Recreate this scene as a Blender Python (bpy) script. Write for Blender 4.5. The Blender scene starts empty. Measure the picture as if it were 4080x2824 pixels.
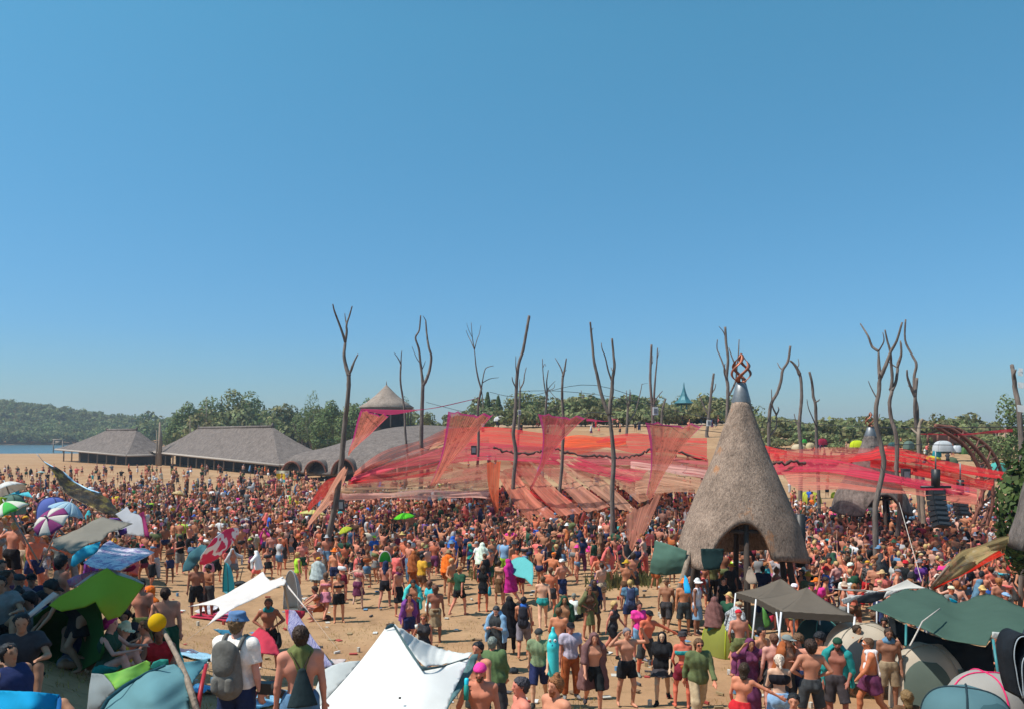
import bpy, bmesh, math, random
import numpy as np
from mathutils import Vector, Matrix, noise as mnoise
from mathutils.geometry import delaunay_2d_cdt
R = math.radians
SC = bpy.context.scene
COL = SC.collection
# --- camera, sky, sun, exposure
F, CX, HY, H = 3202.0, 2040.0, 1728.0, 6.3          # focal length in photo pixels, centre column, horizon row, eye height
cam_data = bpy.data.cameras.new("camera")
cam = bpy.data.objects.new("camera", cam_data)
COL.objects.link(cam)
cam.location = (0, 0, H)
cam.rotation_euler = (R(90), 0, 0)
cam_data.sensor_width = 36.0
cam_data.lens = 36.0 * F / 4080.0
cam_data.shift_y = (HY - 1412.0) / 4080.0
cam_data.clip_end = 6000.0
cam_data.clip_start = 0.1
SC.camera = cam
SUN_DIR = Vector((-0.50, -0.13, 0.86)).normalized()   # towards the sun
SUN_EL = math.asin(SUN_DIR.z)
SUN_AZ = math.atan2(SUN_DIR.x, SUN_DIR.y)
world = bpy.data.worlds.new("World")
SC.world = world
world.use_nodes = True
wn = world.node_tree
for n_ in list(wn.nodes):
 wn.nodes.remove(n_)
w_out = wn.nodes.new("ShaderNodeOutputWorld")
w_bg = wn.nodes.new("ShaderNodeBackground")
w_sky = wn.nodes.new("ShaderNodeTexSky")
w_sky.sky_type = 'NISHITA'
w_sky.sun_disc = False
w_sky.sun_elevation = SUN_EL
w_sky.sun_rotation = SUN_AZ
w_sky.altitude = 100.0
w_sky.air_density = 1.0
w_sky.dust_density = 0.6
w_sky.ozone_density = 3.5
w_bg.inputs["Strength"].default_value = 0.115
w_geo = wn.nodes.new("ShaderNodeNewGeometry")      # hazy horizon to clear blue overhead
w_sep = wn.nodes.new("ShaderNodeSeparateXYZ")
w_rmp = wn.nodes.new("ShaderNodeValToRGB")
w_mul = wn.nodes.new("ShaderNodeMix"); w_mul.data_type = 'RGBA'; w_mul.blend_type = 'MULTIPLY'; w_mul.inputs[0].default_value = 1.0
w_tc = wn.nodes.new("ShaderNodeTexCoord")
wn.links.new(w_tc.outputs["Generated"], w_sep.inputs[0])
wn.links.new(w_sep.outputs[2], w_rmp.inputs[0])
w_rmp.color_ramp.elements[0].position = 0.0; w_rmp.color_ramp.elements[0].color = (.44, .55, .63, 1)
w_rmp.color_ramp.elements[1].position = 0.45; w_rmp.color_ramp.elements[1].color = (.47, 1.02, .97, 1)
e_ = w_rmp.color_ramp.elements.new(0.12); e_.color = (.39, .66, .80, 1)
wn.links.new(w_sky.outputs[0], w_mul.inputs[6]); wn.links.new(w_rmp.outputs[0], w_mul.inputs[7])
wn.links.new(w_mul.outputs[2], w_bg.inputs[0])
wn.links.new(w_bg.outputs[0], w_out.inputs[0])
sun_data = bpy.data.lights.new("sun", 'SUN')
sun_data.energy = 4.2
sun_data.angle = R(0.5)
sun_data.color = (1.0, 0.93, 0.84)
sun = bpy.data.objects.new("sun", sun_data)
COL.objects.link(sun)
sun.location = (-30, -8, 60)
sun.rotation_euler = SUN_DIR.to_track_quat('Z', 'Y').to_euler()
SC.view_settings.view_transform = 'Standard'
SC.view_settings.look = 'None'
SC.view_settings.gamma = 1.0
SC.view_settings.exposure = 0.42
SC.view_settings.use_curve_mapping = False
SC.cycles.transparent_max_bounces = 24
SC.cycles.max_bounces = 6
SC.cycles.diffuse_bounces = 3
SC.cycles.glossy_bounces = 2
SC.cycles.transmission_bounces = 3
SC.cycles.use_denoising = True
SC.cycles.caustics_reflective = False
SC.cycles.caustics_refractive = False
# --- pixels to places
def P(px, py, Y):
 return Vector(((px - CX) / F * Y, Y, H - (py - HY) / F * Y))
def D(x, y):            # coordinates measured on the 2306 px wide view
 return (x * 1.7693, y * 1.7693)
def sstep(a, b, t):
 t = min(1.0, max(0.0, (t - a) / (b - a)))
 return t * t * (3 - 2 * t)
def softplus(t, w=1.6):
 v = t / w
 return w * (v if v > 20 else math.log1p(math.exp(v)))
def lerp_table(tab, a):
 if a <= tab[0][0]: return tab[0][1]
 for (a0, v0), (a1, v1) in zip(tab, tab[1:]):
  if a <= a1: return v0 + (v1 - v0) * (a - a0) / (a1 - a0)
 return tab[-1][1]
AMP = [(-.25, 0), (-.15, 1.5), (-.03, 7.5), (.27, 8.0), (.31, 5.4), (.62, 5.4)]
LHILL = [(-.75, 30), (-.62, 25), (-.56, 20), (-.52, 15), (-.48, 13), (-.45, 9), (-.42, 8), (-.38, 10), (-.3, 10), (-.1, 6), (.1, 5)]
BTAB = [(-10, 5.2), (0, 4.6), (5, 3.65), (8.5, 2.5), (10.7, 1.75), (13, 1.15), (16, .55), (19, .18), (22, .03), (25, 0)]
DBG = False
ANCH = [(-5.6, 9.1, -.45), (-2.6, 8.7, -.26), (-.44, 11.1, -.22), (.35, 10.0, -.48), (4.2, 12, -.7), (6.2, 12.4, -.6), (4.0, 14, -.25)]
def BASE(x, y):
 d = softplus(-(x + 2.0), 1.2)
 yp = y - (.85 * d + .020 * d * d)
 z = lerp_table(BTAB, yp)
 if y > 30: z *= 1 - sstep(30, 52, y)
 return min(z, 4.6)
def T(x, y):            # height of the ground
 z = BASE(x, y)
 if y < 30:
  for ax, ay, dz in ANCH:
   q = (x - ax) ** 2 + (y - ay) ** 2
   if q < 9: z += dz * math.exp(-q / .9)
 if y > 60:
  a = x / y
  z += lerp_table(AMP, a) * sstep(68, 140, y)
  if y > 250:
   lk = (1 - sstep(-.45, -.40, a))
   z += lk * (-2.0) * sstep(262, 290, y) * (1 - sstep(490, 515, y))
   if y > 360:
    z += lerp_table(LHILL, a) * (sstep(505, 640, y) if a < -.46 else sstep(330, 520, y))
 return z
def ray_ground(px, py, lift=0.0):
 """Where the ray through a pixel meets the ground raised by lift, farthest meeting first."""
 below = lambda t: (lambda p: p.z < T(p.x, p.y) + lift)(P(px, py, t))
 t = min(300.0, (H + 1.0) * F / max(1.0, py - HY))
 while t > 3 and below(t): t /= 1.015
 lo, hi = t, t * 1.015
 for _ in range(16):
  m = (lo + hi) / 2
  if below(m): hi = m
  else: lo = m
 q = P(px, py, lo)
 return Vector((q.x, q.y, T(q.x, q.y)))
# --- object helpers
def tag(o, label=None, cat=None, group=None, kind=None):
 if label: o["label"] = label
 if cat: o["category"] = cat
 if group: o["group"] = group
 if kind: o["kind"] = kind
 return o
def link(o, parent=None):
 COL.objects.link(o)
 if parent is not None:
  o.parent = parent
 return o
def empty(name, loc, label, cat, group=None, rz=0.0):
 o = bpy.data.objects.new(name, None)
 COL.objects.link(o)
 o.location = loc
 o.rotation_euler = (0, 0, rz)
 o.empty_display_size = 0.2
 return tag(o, label, cat, group)
def mesh_from(name, verts, faces, smooth=True):
 me = bpy.data.meshes.new(name)
 me.from_pydata([tuple(v) for v in verts], [], faces)
 me.update()
 if smooth:
  me.polygons.foreach_set("use_smooth", [True] * len(me.polygons))
 return me
def mobj(name, me, mat=None, parent=None, color=None, loc=None):
 if mat is not None and len(me.materials) == 0:
  me.materials.append(mat)
 o = bpy.data.objects.new(name, me)
 link(o, parent)
 if color is not None:
  o.color = (color[0], color[1], color[2], 1)
 if loc is not None:
  o.location = loc
 return o
class MB:
 """Collects shapes into one mesh."""
 def __init__(s): s.v = []; s.f = []
 def add(s, vs, fs):
  b = len(s.v)
  s.v += [Vector(v) for v in vs]
  s.f += [tuple(i + b for i in f) for f in fs]
  return s
 def box(s, c, sz, M=None):
  x, y, z = sz[0] / 2, sz[1] / 2, sz[2] / 2
  vs = [Vector((a, b, d)) for a in (-x, x) for b in (-y, y) for d in (-z, z)]
  if M is not None: vs = [M @ v for v in vs]
  vs = [v + Vector(c) for v in vs]
  return s.add(vs, [(0, 1, 3, 2), (4, 6, 7, 5), (0, 4, 5, 1), (2, 3, 7, 6), (0, 2, 6, 4), (1, 5, 7, 3)])
 def tube(s, pts, rad, n=8, cap=True, wob=0.0, rng=random):
  pts = [Vector(p) for p in pts]
  if not isinstance(rad, (list, tuple)): rad = [rad] * len(pts)
  vs, fs = [], []
  up = Vector((0.3, 1, 0.1)).normalized()
  for i, p in enumerate(pts):
   d = (pts[min(i + 1, len(pts) - 1)] - pts[max(i - 1, 0)])
   d = d.normalized() if d.length > 1e-9 else Vector((0, 0, 1))
   a = d.cross(up)
   if a.length < 1e-4: a = d.cross(Vector((1, 0, 0)))
   a.normalize(); b = d.cross(a)
   for k in range(n):
    t = 2 * math.pi * k / n
    r = rad[i] * (1 + (rng.uniform(-wob, wob) if wob else 0))
    vs.append(p + a * (math.cos(t) * r) + b * (math.sin(t) * r))
  for i in range(len(pts) - 1):
   for k in range(n):
    k2 = (k + 1) % n
    fs.append((i * n + k, i * n + k2, (i + 1) * n + k2, (i + 1) * n + k))
  if cap:
   fs.append(tuple(range(n - 1, -1, -1)))
   fs.append(tuple(range((len(pts) - 1) * n, len(pts) * n)))
  return s.add(vs, fs)
 def lathe(s, prof, n=24, c=(0, 0, 0), cap=False):
  vs, fs = [], []
  for (r, z) in prof:
   for k in range(n):
    t = 2 * math.pi * k / n
    vs.append((c[0] + r * math.cos(t), c[1] + r * math.sin(t), c[2] + z))
  for i in range(len(prof) - 1):
   for k in range(n):
    k2 = (k + 1) % n
    fs.append((i * n + k, i * n + k2, (i + 1) * n + k2, (i + 1) * n + k))
  if cap:
   fs.append(tuple(range(n - 1, -1, -1)))
   fs.append(tuple(range((len(prof) - 1) * n, len(prof) * n)))
  return s.add(vs, fs)
 def grid(s, fn, nu, nv, closed=False):
  vs = [fn(i / nu, j / nv) for i in range(nu + 1) for j in range(nv + 1)]
  fs = [(i * (nv + 1) + j, (i + 1) * (nv + 1) + j, (i + 1) * (nv + 1) + j + 1, i * (nv + 1) + j + 1) for i in range(nu) for j in range(nv)]
  return s.add(vs, fs)
 def build(s, name, mat, parent=None, color=None, smooth=True, loc=None):
  me = mesh_from(name, s.v, s.f, smooth)
  return mobj(name, me, mat, parent, color, loc)
def lathe_mesh_uv(*a): pass
# --- materials
MATS = {}
def srgb(h):
 h = h.lstrip('#')
 c = [int(h[i:i + 2], 16) / 255 for i in (0, 2, 4)]
 return tuple((x / 12.92 if x <= .04045 else ((x + .055) / 1.055) ** 2.4) for x in c)
def new_mat(name):
 m = bpy.data.materials.new(name)
 m.use_nodes = True
 nt = m.node_tree
 for n in list(nt.nodes): nt.nodes.remove(n)
 out = nt.nodes.new("ShaderNodeOutputMaterial")
 b = nt.nodes.new("ShaderNodeBsdfPrincipled")
 nt.links.new(b.outputs[0], out.inputs[0])
 MATS[name] = m
 return m, nt, b, out
def nd(nt, t, **kw):
 n = nt.nodes.new(t)
 for k, v in kw.items():
  if k.startswith('i_'):
   n.inputs[int(k[2:]) if k[2:].isdigit() else k[2:].replace('_', ' ')].default_value = v
  else: setattr(n, k, v)
 return n
def mixc(nt, a, b, fac, mode='MIX'):
 m = nt.nodes.new("ShaderNodeMix"); m.data_type = 'RGBA'; m.blend_type = mode
 for sock, v in ((m.inputs[0], fac), (m.inputs[6], a), (m.inputs[7], b)):
  if hasattr(v, 'is_output') or isinstance(v, bpy.types.NodeSocket): nt.links.new(v, sock)
  else: sock.default_value = v if not isinstance(v, tuple) else (v[0], v[1], v[2], 1)
 return m.outputs[2]
def ramp(nt, src, stops):
 r = nt.nodes.new("ShaderNodeValToRGB")
 el = r.color_ramp.elements
 while len(el) < len(stops): el.new(0.5)
 for e, (p, c) in zip(el, stops):
  e.position = p
  e.color = (c[0], c[1], c[2], 1) if isinstance(c, tuple) else (c, c, c, 1)
 nt.links.new(src, r.inputs[0])
 return r.outputs[0]
def noise_tex(nt, scale, detail=4, rough=0.6, coord='Object', stretch=None):
 tc = nt.nodes.new("ShaderNodeTexCoord")
 n = nd(nt, "ShaderNodeTexNoise")
 n.inputs["Scale"].default_value = scale
 n.inputs["Detail"].default_value = detail
 n.inputs["Roughness"].default_value = rough
 src = tc.outputs[coord]
 if stretch:
  mp = nt.nodes.new("ShaderNodeMapping")
  mp.inputs["Scale"].default_value = stretch
  nt.links.new(src, mp.inputs[0]); src = mp.outputs[0]
 nt.links.new(src, n.inputs[0])
 return n.outputs[0]
def bump(nt, b, h, strength=0.3, dist=0.05):
 n = nt.nodes.new("ShaderNodeBump")
 n.inputs["Strength"].default_value = strength
 n.inputs["Distance"].default_value = dist
 nt.links.new(h, n.inputs["Height"])
 nt.links.new(n.outputs[0], b.inputs["Normal"])
def simple_mat(name, col, rough=0.7, metal=0.0, var=0.15, scale=8.0, bmp=0.2, stretch=None, dist=0.03):
 m, nt, b, _ = new_mat(name)
 n = noise_tex(nt, scale, stretch=stretch)
 lo = tuple(c * (1 - var) for c in col); hi = tuple(min(1, c * (1 + var)) for c in col)
 nt.links.new(ramp(nt, n, [(0.3, lo), (0.7, hi)]), b.inputs["Base Color"])
 b.inputs["Roughness"].default_value = rough
 b.inputs["Metallic"].default_value = metal
 if bmp: bump(nt, b, n, bmp, dist)
 return m
def object_color_mat(name, rough=0.75, var=0.18, scale=14.0, bmp=0.3, translucent=0.0, attr=None, dist=0.02, spec=0.3):
 """Takes each object's own colour, with weave and wear from noise."""
 m, nt, b, out = new_mat(name)
 oi = nt.nodes.new("ShaderNodeObjectInfo")
 n = noise_tex(nt, scale)
 g = ramp(nt, n, [(0.25, 1 - var), (0.75, 1 + var)])
 c = mixc(nt, oi.outputs["Color"], g, 1.0, 'MULTIPLY')
 if attr:
  at = nt.nodes.new("ShaderNodeAttribute"); at.attribute_name = attr
  c = mixc(nt, c, at.outputs["Color"], 1.0, 'MULTIPLY')
 nt.links.new(c, b.inputs["Base Color"])
 b.inputs["Roughness"].default_value = rough
 b.inputs["Specular IOR Level"].default_value = spec
 if bmp: bump(nt, b, n, bmp, dist)
 if translucent:
  tr = nt.nodes.new("ShaderNodeBsdfTranslucent")
  nt.links.new(c, tr.inputs[0])
  mx = nt.nodes.new("ShaderNodeMixShader"); mx.inputs[0].default_value = translucent
  nt.links.new(b.outputs[0], mx.inputs[1]); nt.links.new(tr.outputs[0], mx.inputs[2])
  nt.links.new(mx.outputs[0], out.inputs[0])
 return m
M_SKIN = object_color_mat("skin", rough=0.62, var=0.12, scale=9, bmp=0.1, attr="tint")
M_CLOTH = object_color_mat("cloth", rough=0.85, var=0.22, scale=13, bmp=0.5, spec=0.15)
M_HAIR = object_color_mat("hair", rough=0.6, var=0.3, scale=40, bmp=0.6)
M_TENT = object_color_mat("tent_fabric", rough=0.85, var=0.06, scale=3.0, bmp=0.2, translucent=0.3, dist=0.03, spec=.1)
M_MARKED = object_color_mat("marked_fabric", rough=0.6, var=0.07, scale=3.0, bmp=0.3, translucent=0.25, attr="tint")
M_HARD = object_color_mat("hard_paint", rough=0.45, var=0.1, scale=5.0, bmp=0.05)
M_METAL = simple_mat("galvanised_metal", (.22, .23, .24), 0.5, 0.6, 0.2, 6, 0.1)
M_RUST = simple_mat("rusty_steel", (.20, .075, .05), 0.8, 0.2, 0.35, 5, 0.3)
M_COPPER = simple_mat("copper", (.34, .11, .06), 0.45, 0.35, 0.3, 4, 0.1)
M_BLACK = simple_mat("black_cabinet", (.02, .021, .023), 0.5, 0.0, 0.3, 6, 0.1)
M_ROPE = simple_mat("rope", (.5, .44, .38), 0.9, 0, 0.2, 20, 0.3)
M_BARK = simple_mat("bare_bark", (.16, .125, .105), 0.95, 0, 0.45, 3.0, 0.8, stretch=(3, 3, .5), dist=0.06)
M_WOOD = simple_mat("grey_wood", (.26, .20, .15), 0.9, 0, 0.35, 4.0, 0.6, stretch=(4, 4, .6))
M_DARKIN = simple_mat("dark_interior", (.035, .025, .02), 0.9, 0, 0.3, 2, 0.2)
def thatch_mat(name, base, patch=None, sc=1.0):
 m, nt, b, _ = new_mat(name)
 n1 = noise_tex(nt, 20 * sc, 6, 0.8, stretch=(1, 1, .35))
 n2 = noise_tex(nt, 1.1, 4, .7)
 n4 = noise_tex(nt, 5.5 * sc, 5, .8, stretch=(1, 1, .5))
 lo = tuple(c * .35 for c in base); hi = tuple(min(1, c * 1.7) for c in base)
 c = ramp(nt, n1, [(0.30, lo), (0.48, base), (0.72, hi)])
 c = mixc(nt, c, ramp(nt, n2, [(0.3, .72), (0.7, 1.2)]), 1.0, 'MULTIPLY')
 c = mixc(nt, c, ramp(nt, n4, [(0.34, .8), (0.5, 1.0), (.7, 1.1)]), 1.0, 'MULTIPLY')
 if patch:
  n3 = noise_tex(nt, .9, 5, 0.7, stretch=(1, 1, .6))
  c = mixc(nt, c, patch, ramp(nt, n3, [(0.60, 0.0), (0.66, 0.7)]))
 nt.links.new(c, b.inputs["Base Color"])
 b.inputs["Roughness"].default_value = 0.95
 b.inputs["Specular IOR Level"].default_value = 0.1
 mx_ = nt.nodes.new("ShaderNodeMath"); mx_.operation = 'ADD'; nt.links.new(n1, mx_.inputs[0]); nt.links.new(n4, mx_.inputs[1])
 bump(nt, b, mx_.outputs[0], .8, 0.06)
 return m
M_THATCH = thatch_mat("thatch", (.30, .218, .168), (.46, .20, .08))
M_THATCH_FAR = thatch_mat("grey_thatch", (.16, .132, .118), None, .25)
# --- people: one implicit surface per body, meshed with surface nets
def unit(v):
 v = np.asarray(v, float)
 return v / (np.linalg.norm(v) + 1e-12)
class Field:
 def __init__(s): s.pr = []; s.cuts = []
 def cone(s, a, b, ra, rb, front=None, flat=1.0, k=0.025, cut=0):
  s.pr.append((np.asarray(a, float), np.asarray(b, float), ra, rb, None if front is None else unit(front), flat, k, cut, False))
 def ball(s, c, r, front=None, flat=1.0, k=0.025):
  s.cone(c, np.asarray(c, float) + np.array((0, 0, 1e-4)), r, r, front, flat, k)
 def minus(s, a, b, ra, rb, k=0.01):
  s.pr.append((np.asarray(a, float), np.asarray(b, float), ra, rb, None, 1.0, k, 0, True))
 def plane(s, p, n):       # keeps the side against n
  s.cuts.append((np.asarray(p, float), unit(n)))
 def mesh(s, h):
  lo = np.min([np.minimum(p[0], p[1]) - max(p[2], p[3]) for p in s.pr if not p[8]], axis=0) - 2.5 * h
  hi = np.max([np.maximum(p[0], p[1]) + max(p[2], p[3]) for p in s.pr if not p[8]], axis=0) + 2.5 * h
  lo = np.floor(lo / h) * h
  n = np.ceil((hi - lo) / h).astype(int) + 1
  G = np.full(n, 1.0, np.float32)
  ax = [lo[i] + h * np.arange(n[i]) for i in range(3)]
  for a, b, ra, rb, fr, flat, k, cut, neg in s.pr:
   m = max(ra, rb) + k + 2 * h
   i0 = np.maximum(0, np.floor((np.minimum(a, b) - m - lo) / h).astype(int))
   i1 = np.minimum(n, np.ceil((np.maximum(a, b) + m - lo) / h).astype(int) + 1)
   if np.any(i1 <= i0): continue
   X = ax[0][i0[0]:i1[0], None, None]; Y = ax[1][None, i0[1]:i1[1], None]; Z = ax[2][None, None, i0[2]:i1[2]]
   d = b - a; L2 = float(d @ d); L = math.sqrt(L2)
   px, py, pz = X - a[0], Y - a[1], Z - a[2]
   if L2 < 1e-6: t = np.zeros((1, 1, 1))
   else: t = (px * d[0] + py * d[1] + pz * d[2]) / L2
   tc = np.clip(t, 0, 1)
   qx, qy, qz = px - tc * d[0], py - tc * d[1], pz - tc * d[2]
   if fr is not None and flat != 1.0:
    c = (qx * fr[0] + qy * fr[1] + qz * fr[2]) * (1 / flat - 1)
    qx, qy, qz = qx + c * fr[0], qy + c * fr[1], qz + c * fr[2]
   dist = np.sqrt(qx * qx + qy * qy + qz * qz) - (ra + (rb - ra) * tc)
   if cut and L > 0:
    if cut & 1: dist = np.maximum(dist, (t - 1) * L)
    if cut & 2: dist = np.maximum(dist, -t * L)
   sub = G[i0[0]:i1[0], i0[1]:i1[1], i0[2]:i1[2]]
   if neg:
    dist = -dist
    hh = np.clip(.5 - .5 * (dist - sub) / k, 0, 1)
    G[i0[0]:i1[0], i0[1]:i1[1], i0[2]:i1[2]] = dist + (sub - dist) * hh + k * hh * (1 - hh)
   else:
    hh = np.clip(.5 + .5 * (dist - sub) / k, 0, 1)
    G[i0[0]:i1[0], i0[1]:i1[1], i0[2]:i1[2]] = dist + (sub - dist) * hh - k * hh * (1 - hh)
  for p, nrm in s.cuts:
   dp = (ax[0][:, None, None] - p[0]) * nrm[0] + (ax[1][None, :, None] - p[1]) * nrm[1] + (ax[2][None, None, :] - p[2]) * nrm[2]
   G = np.maximum(G, dp)
  return surface_nets(G, lo, h)
def surface_nets(G, lo, h):
 G = np.asarray(G, np.float32)
 G[[0, -1], :, :] = 1; G[:, [0, -1], :] = 1; G[:, :, [0, -1]] = 1
 S = G < 0
 c = [S[i:S.shape[0] - 1 + i, j:S.shape[1] - 1 + j, k:S.shape[2] - 1 + k] for i in (0, 1) for j in (0, 1) for k in (0, 1)]
 any_ = np.logical_or.reduce(c); all_ = np.logical_and.reduce(c)
 mask = any_ & ~all_
 idx = -np.ones(mask.shape, np.int64)
 cells = np.argwhere(mask)
 idx[mask] = np.arange(len(cells))
 corners = np.array([(i, j, k) for i in (0, 1) for j in (0, 1) for k in (0, 1)])
 vals = np.stack([G[cells[:, 0] + o[0], cells[:, 1] + o[1], cells[:, 2] + o[2]] for o in corners], 1)
 acc = np.zeros((len(cells), 3)); cnt = np.zeros(len(cells))
 for a in range(8):
  for b in range(a + 1, 8):
   if np.abs(corners[a] - corners[b]).sum() != 1: continue
   va, vb = vals[:, a], vals[:, b]
   cr = (va < 0) != (vb < 0)
   t = np.where(cr, va / np.where(cr, va - vb, 1), 0)
   acc += np.where(cr[:, None], corners[a] + t[:, None] * (corners[b] - corners[a]), 0)
   cnt += cr
 V = lo + h * (cells + acc / cnt[:, None])
 quads = []
 for axis in range(3):
  u, w = [(1, 2), (2, 0), (0, 1)][axis]
  sl0 = [slice(None)] * 3; sl1 = [slice(None)] * 3
  sl0[axis] = slice(0, -1); sl1[axis] = slice(1, None)
  A, B = S[tuple(sl0)], S[tuple(sl1)]
  e = np.argwhere(A != B)
  inside_first = A[e[:, 0], e[:, 1], e[:, 2]]
  q = []
  for du, dw in ((1, 1), (0, 1), (0, 0), (1, 0)):
   ee = e.copy(); ee[:, u] -= du; ee[:, w] -= dw
   q.append(idx[ee[:, 0], ee[:, 1], ee[:, 2]])
  q = np.stack(q, 1)
  q[~inside_first] = q[~inside_first][:, ::-1]
  quads.append(q)
 Q = np.concatenate(quads)
 Q = Q[(Q >= 0).all(1)]
 return V, Q
def np_mesh(name, V, Q, tint=None):
 me = bpy.data.meshes.new(name)
 me.vertices.add(len(V)); me.vertices.foreach_set("co", V.astype(np.float32).ravel())
 me.loops.add(len(Q) * 4); me.loops.foreach_set("vertex_index", Q.astype(np.int32).ravel())
 me.polygons.add(len(Q)); me.polygons.foreach_set("loop_start", np.arange(0, len(Q) * 4, 4, dtype=np.int32))
 me.polygons.foreach_set("use_smooth", np.ones(len(Q), bool))
 me.update(calc_edges=True)
 if tint is not None:
  at = me.color_attributes.new("tint", 'FLOAT_COLOR', 'POINT')
  at.data.foreach_set("color", np.concatenate([tint, np.ones((len(tint), 1))], 1).astype(np.float32).ravel())
 return me
POSES = {
 'stand':  dict(uL=(.18, 0, -1), fL=(.05, .25, -1), uR=(.15, -.05, -1), fR=(.1, .2, -1), tL=(.12, .02, -1), cL=(.02, -.03, -1), tR=(.10, 0, -1), cR=(.0, -.03, -1)),
 'relax':  dict(uL=(.3, -.1, -1), fL=(-.3, .6, -.8), uR=(.15, 0, -1), fR=(.05, .15, -1), tL=(.2, .25, -1), cL=(.05, -.25, -1), tR=(.02, -.02, -1), cR=(0, -.03, -1), t=(.05, -.02)),
 'walk':   dict(uL=(.15, .45, -1), fL=(.0, .8, -.9), uR=(.15, -.45, -1), fR=(.05, -.15, -1), tL=(.04, -.35, -1), cL=(0, -.7, -1), tR=(.04, .45, -1), cR=(0, .05, -1), t=(0, .06)),
 'walkb':  dict(uL=(.15, -.4, -1), fL=(.0, -.1, -1), uR=(.15, .35, -1), fR=(.05, .7, -.7), tL=(.04, .5, -1), cL=(0, -.1, -1), tR=(.04, -.3, -1), cR=(0, -.9, -1), t=(0, .08)),
 'up':     dict(uL=(.6, .15, .8), fL=(.1, .1, 1), uR=(.7, .1, .7), fR=(0, .3, 1), tL=(.25, .15, -1), cL=(.05, -.3, -1), tR=(.2, .05, -1), cR=(.05, -.1, -1)),
 'upone':  dict(uL=(.4, .2, 1), fL=(.1, .0, 1), uR=(.5, 0, -1), fR=(.3, .7, -.2), tL=(.2, .2, -1), cL=(0, -.35, -1), tR=(.2, 0, -1), cR=(0, -.05, -1), t=(-.05, 0)),
 'groove': dict(uL=(.5, .1, -1), fL=(-.1, .9, .25), uR=(.55, .0, -1), fR=(-.2, .9, .0), tL=(.28, .4, -1), cL=(0, -.5, -1), tR=(.25, .2, -1), cR=(.1, -.3, -1), t=(.06, .1)),
 'groove2':dict(uL=(.9, .1, -.5), fL=(.2, .8, .5), uR=(.6, -.2, -1), fR=(.4, .6, -.6), tL=(.15, .5, -1), cL=(0, -.8, -1), tR=(.2, -.05, -1), cR=(.05, -.1, -1), t=(-.08, .1)),
 'phone':  dict(uL=(.2, .25, -1), fL=(-.55, .8, .35), uR=(.2, .25, -1), fR=(-.55, .8, .3), tL=(.12, .02, -1), cL=(0, -.03, -1), tR=(.1, .1, -1), cR=(0, -.2, -1), hd=(0, 25)),
 'cross':  dict(uL=(.2, .2, -1), fL=(-.95, .55, .05), uR=(.2, .2, -1), fR=(-.95, .6, -.05), tL=(.14, .02, -1), cL=(0, -.03, -1), tR=(.12, .04, -1), cR=(0, -.1, -1)),
 'hips':   dict(uL=(.75, -.25, -1), fL=(-.8, .45, -.5), uR=(.75, -.25, -1), fR=(-.8, .45, -.5), tL=(.2, .02, -1), cL=(.05, -.03, -1), tR=(.2, .05, -1), cR=(.05, -.1, -1)),
 'brow':   dict(uL=(.75, .35, .15), fL=(-.75, .25, .75), uR=(.15, 0, -1), fR=(.05, .2, -1), tL=(.12, .02, -1), cL=(0, -.03, -1), tR=(.12, .12, -1), cR=(0, -.2, -1)),
 'shield': dict(uL=(.8, .4, .1), fL=(-.6, .2, 1), uR=(.8, .4, .0), fR=(-.65, .3, .9), tL=(.12, .2, -1), cL=(0, -.2, -1), tR=(.12, -.12, -1), cR=(0, -.3, -1)),
 'drink':  dict(uL=(.2, 0, -1), fL=(.05, .2, -1), uR=(.35, .35, -.9), fR=(-.45, .35, 1), tL=(.12, .02, -1), cL=(0, -.03, -1), tR=(.12, .02, -1), cR=(0, -.1, -1)),
 'reach':  dict(uL=(1, .1, -.35), fL=(1, .3, -.45), uR=(.25, .1, -1), fR=(-.1, .5, -.9), tL=(.25, .2, -1), cL=(.05, -.2, -1), tR=(.15, -.1, -1), cR=(0, -.2, -1), t=(.1, .08)),
 'reachr': dict(uR=(1, .1, -.35), fR=(1, .3, -.45), uL=(.25, .1, -1), fL=(-.1, .5, -.9), tR=(.25, .2, -1), cR=(.05, -.2, -1), tL=(.15, -.1, -1), cL=(0, -.2, -1), t=(-.1, .08)),
 'bend':   dict(uL=(.1, .5, -1), fL=(0, .7, -.8), uR=(.1, .6, -1), fR=(0, .7, -.9), tL=(.1, .55, -1), cL=(0, -.5, -1), tR=(.1, -.25, -1), cR=(0, -.45, -1), t=(0, .9), hd=(0, 10)),
 'sit':    dict(uL=(.3, .6, -.6), fL=(-.35, .9, .1), uR=(.3, .6, -.6), fR=(-.35, .9, .1), tL=(.25, 1, .55), cL=(-.05, .45, -1), tR=(.2, 1, .6), cR=(-.05, .4, -1), t=(0, .12), seat=True),
 'cross_legged': dict(uL=(.35, .3, -1), fL=(-.3, .9, -.3), uR=(.35, .3, -1), fR=(-.3, .9, -.3), tL=(.8, .8, .12), cL=(-.9, .05, -.25), tR=(.8, .8, .12), cR=(-.9, .2, -.2), t=(0, .15), seat=True, hd=(0, 15)),
 'lounge': dict(uL=(.3, -.7, -.8), fL=(.05, -.3, -1), uR=(.3, -.7, -.8), fR=(.05, -.3, -1), tL=(.15, 1, .3), cL=(0, .8, -.6), tR=(.2, 1, .02), cR=(.05, 1, -.08), t=(0, -.45), seat=True),
 'squat':  dict(uL=(.3, .7, -.5), fL=(-.2, .7, -.5), uR=(.3, .7, -.5), fR=(-.2, .7, -.5), tL=(.35, 1, .1), cL=(0, -.35, -1), tR=(.35, 1, .1), cR=(0, -.35, -1), t=(0, .3)),
}
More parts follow.
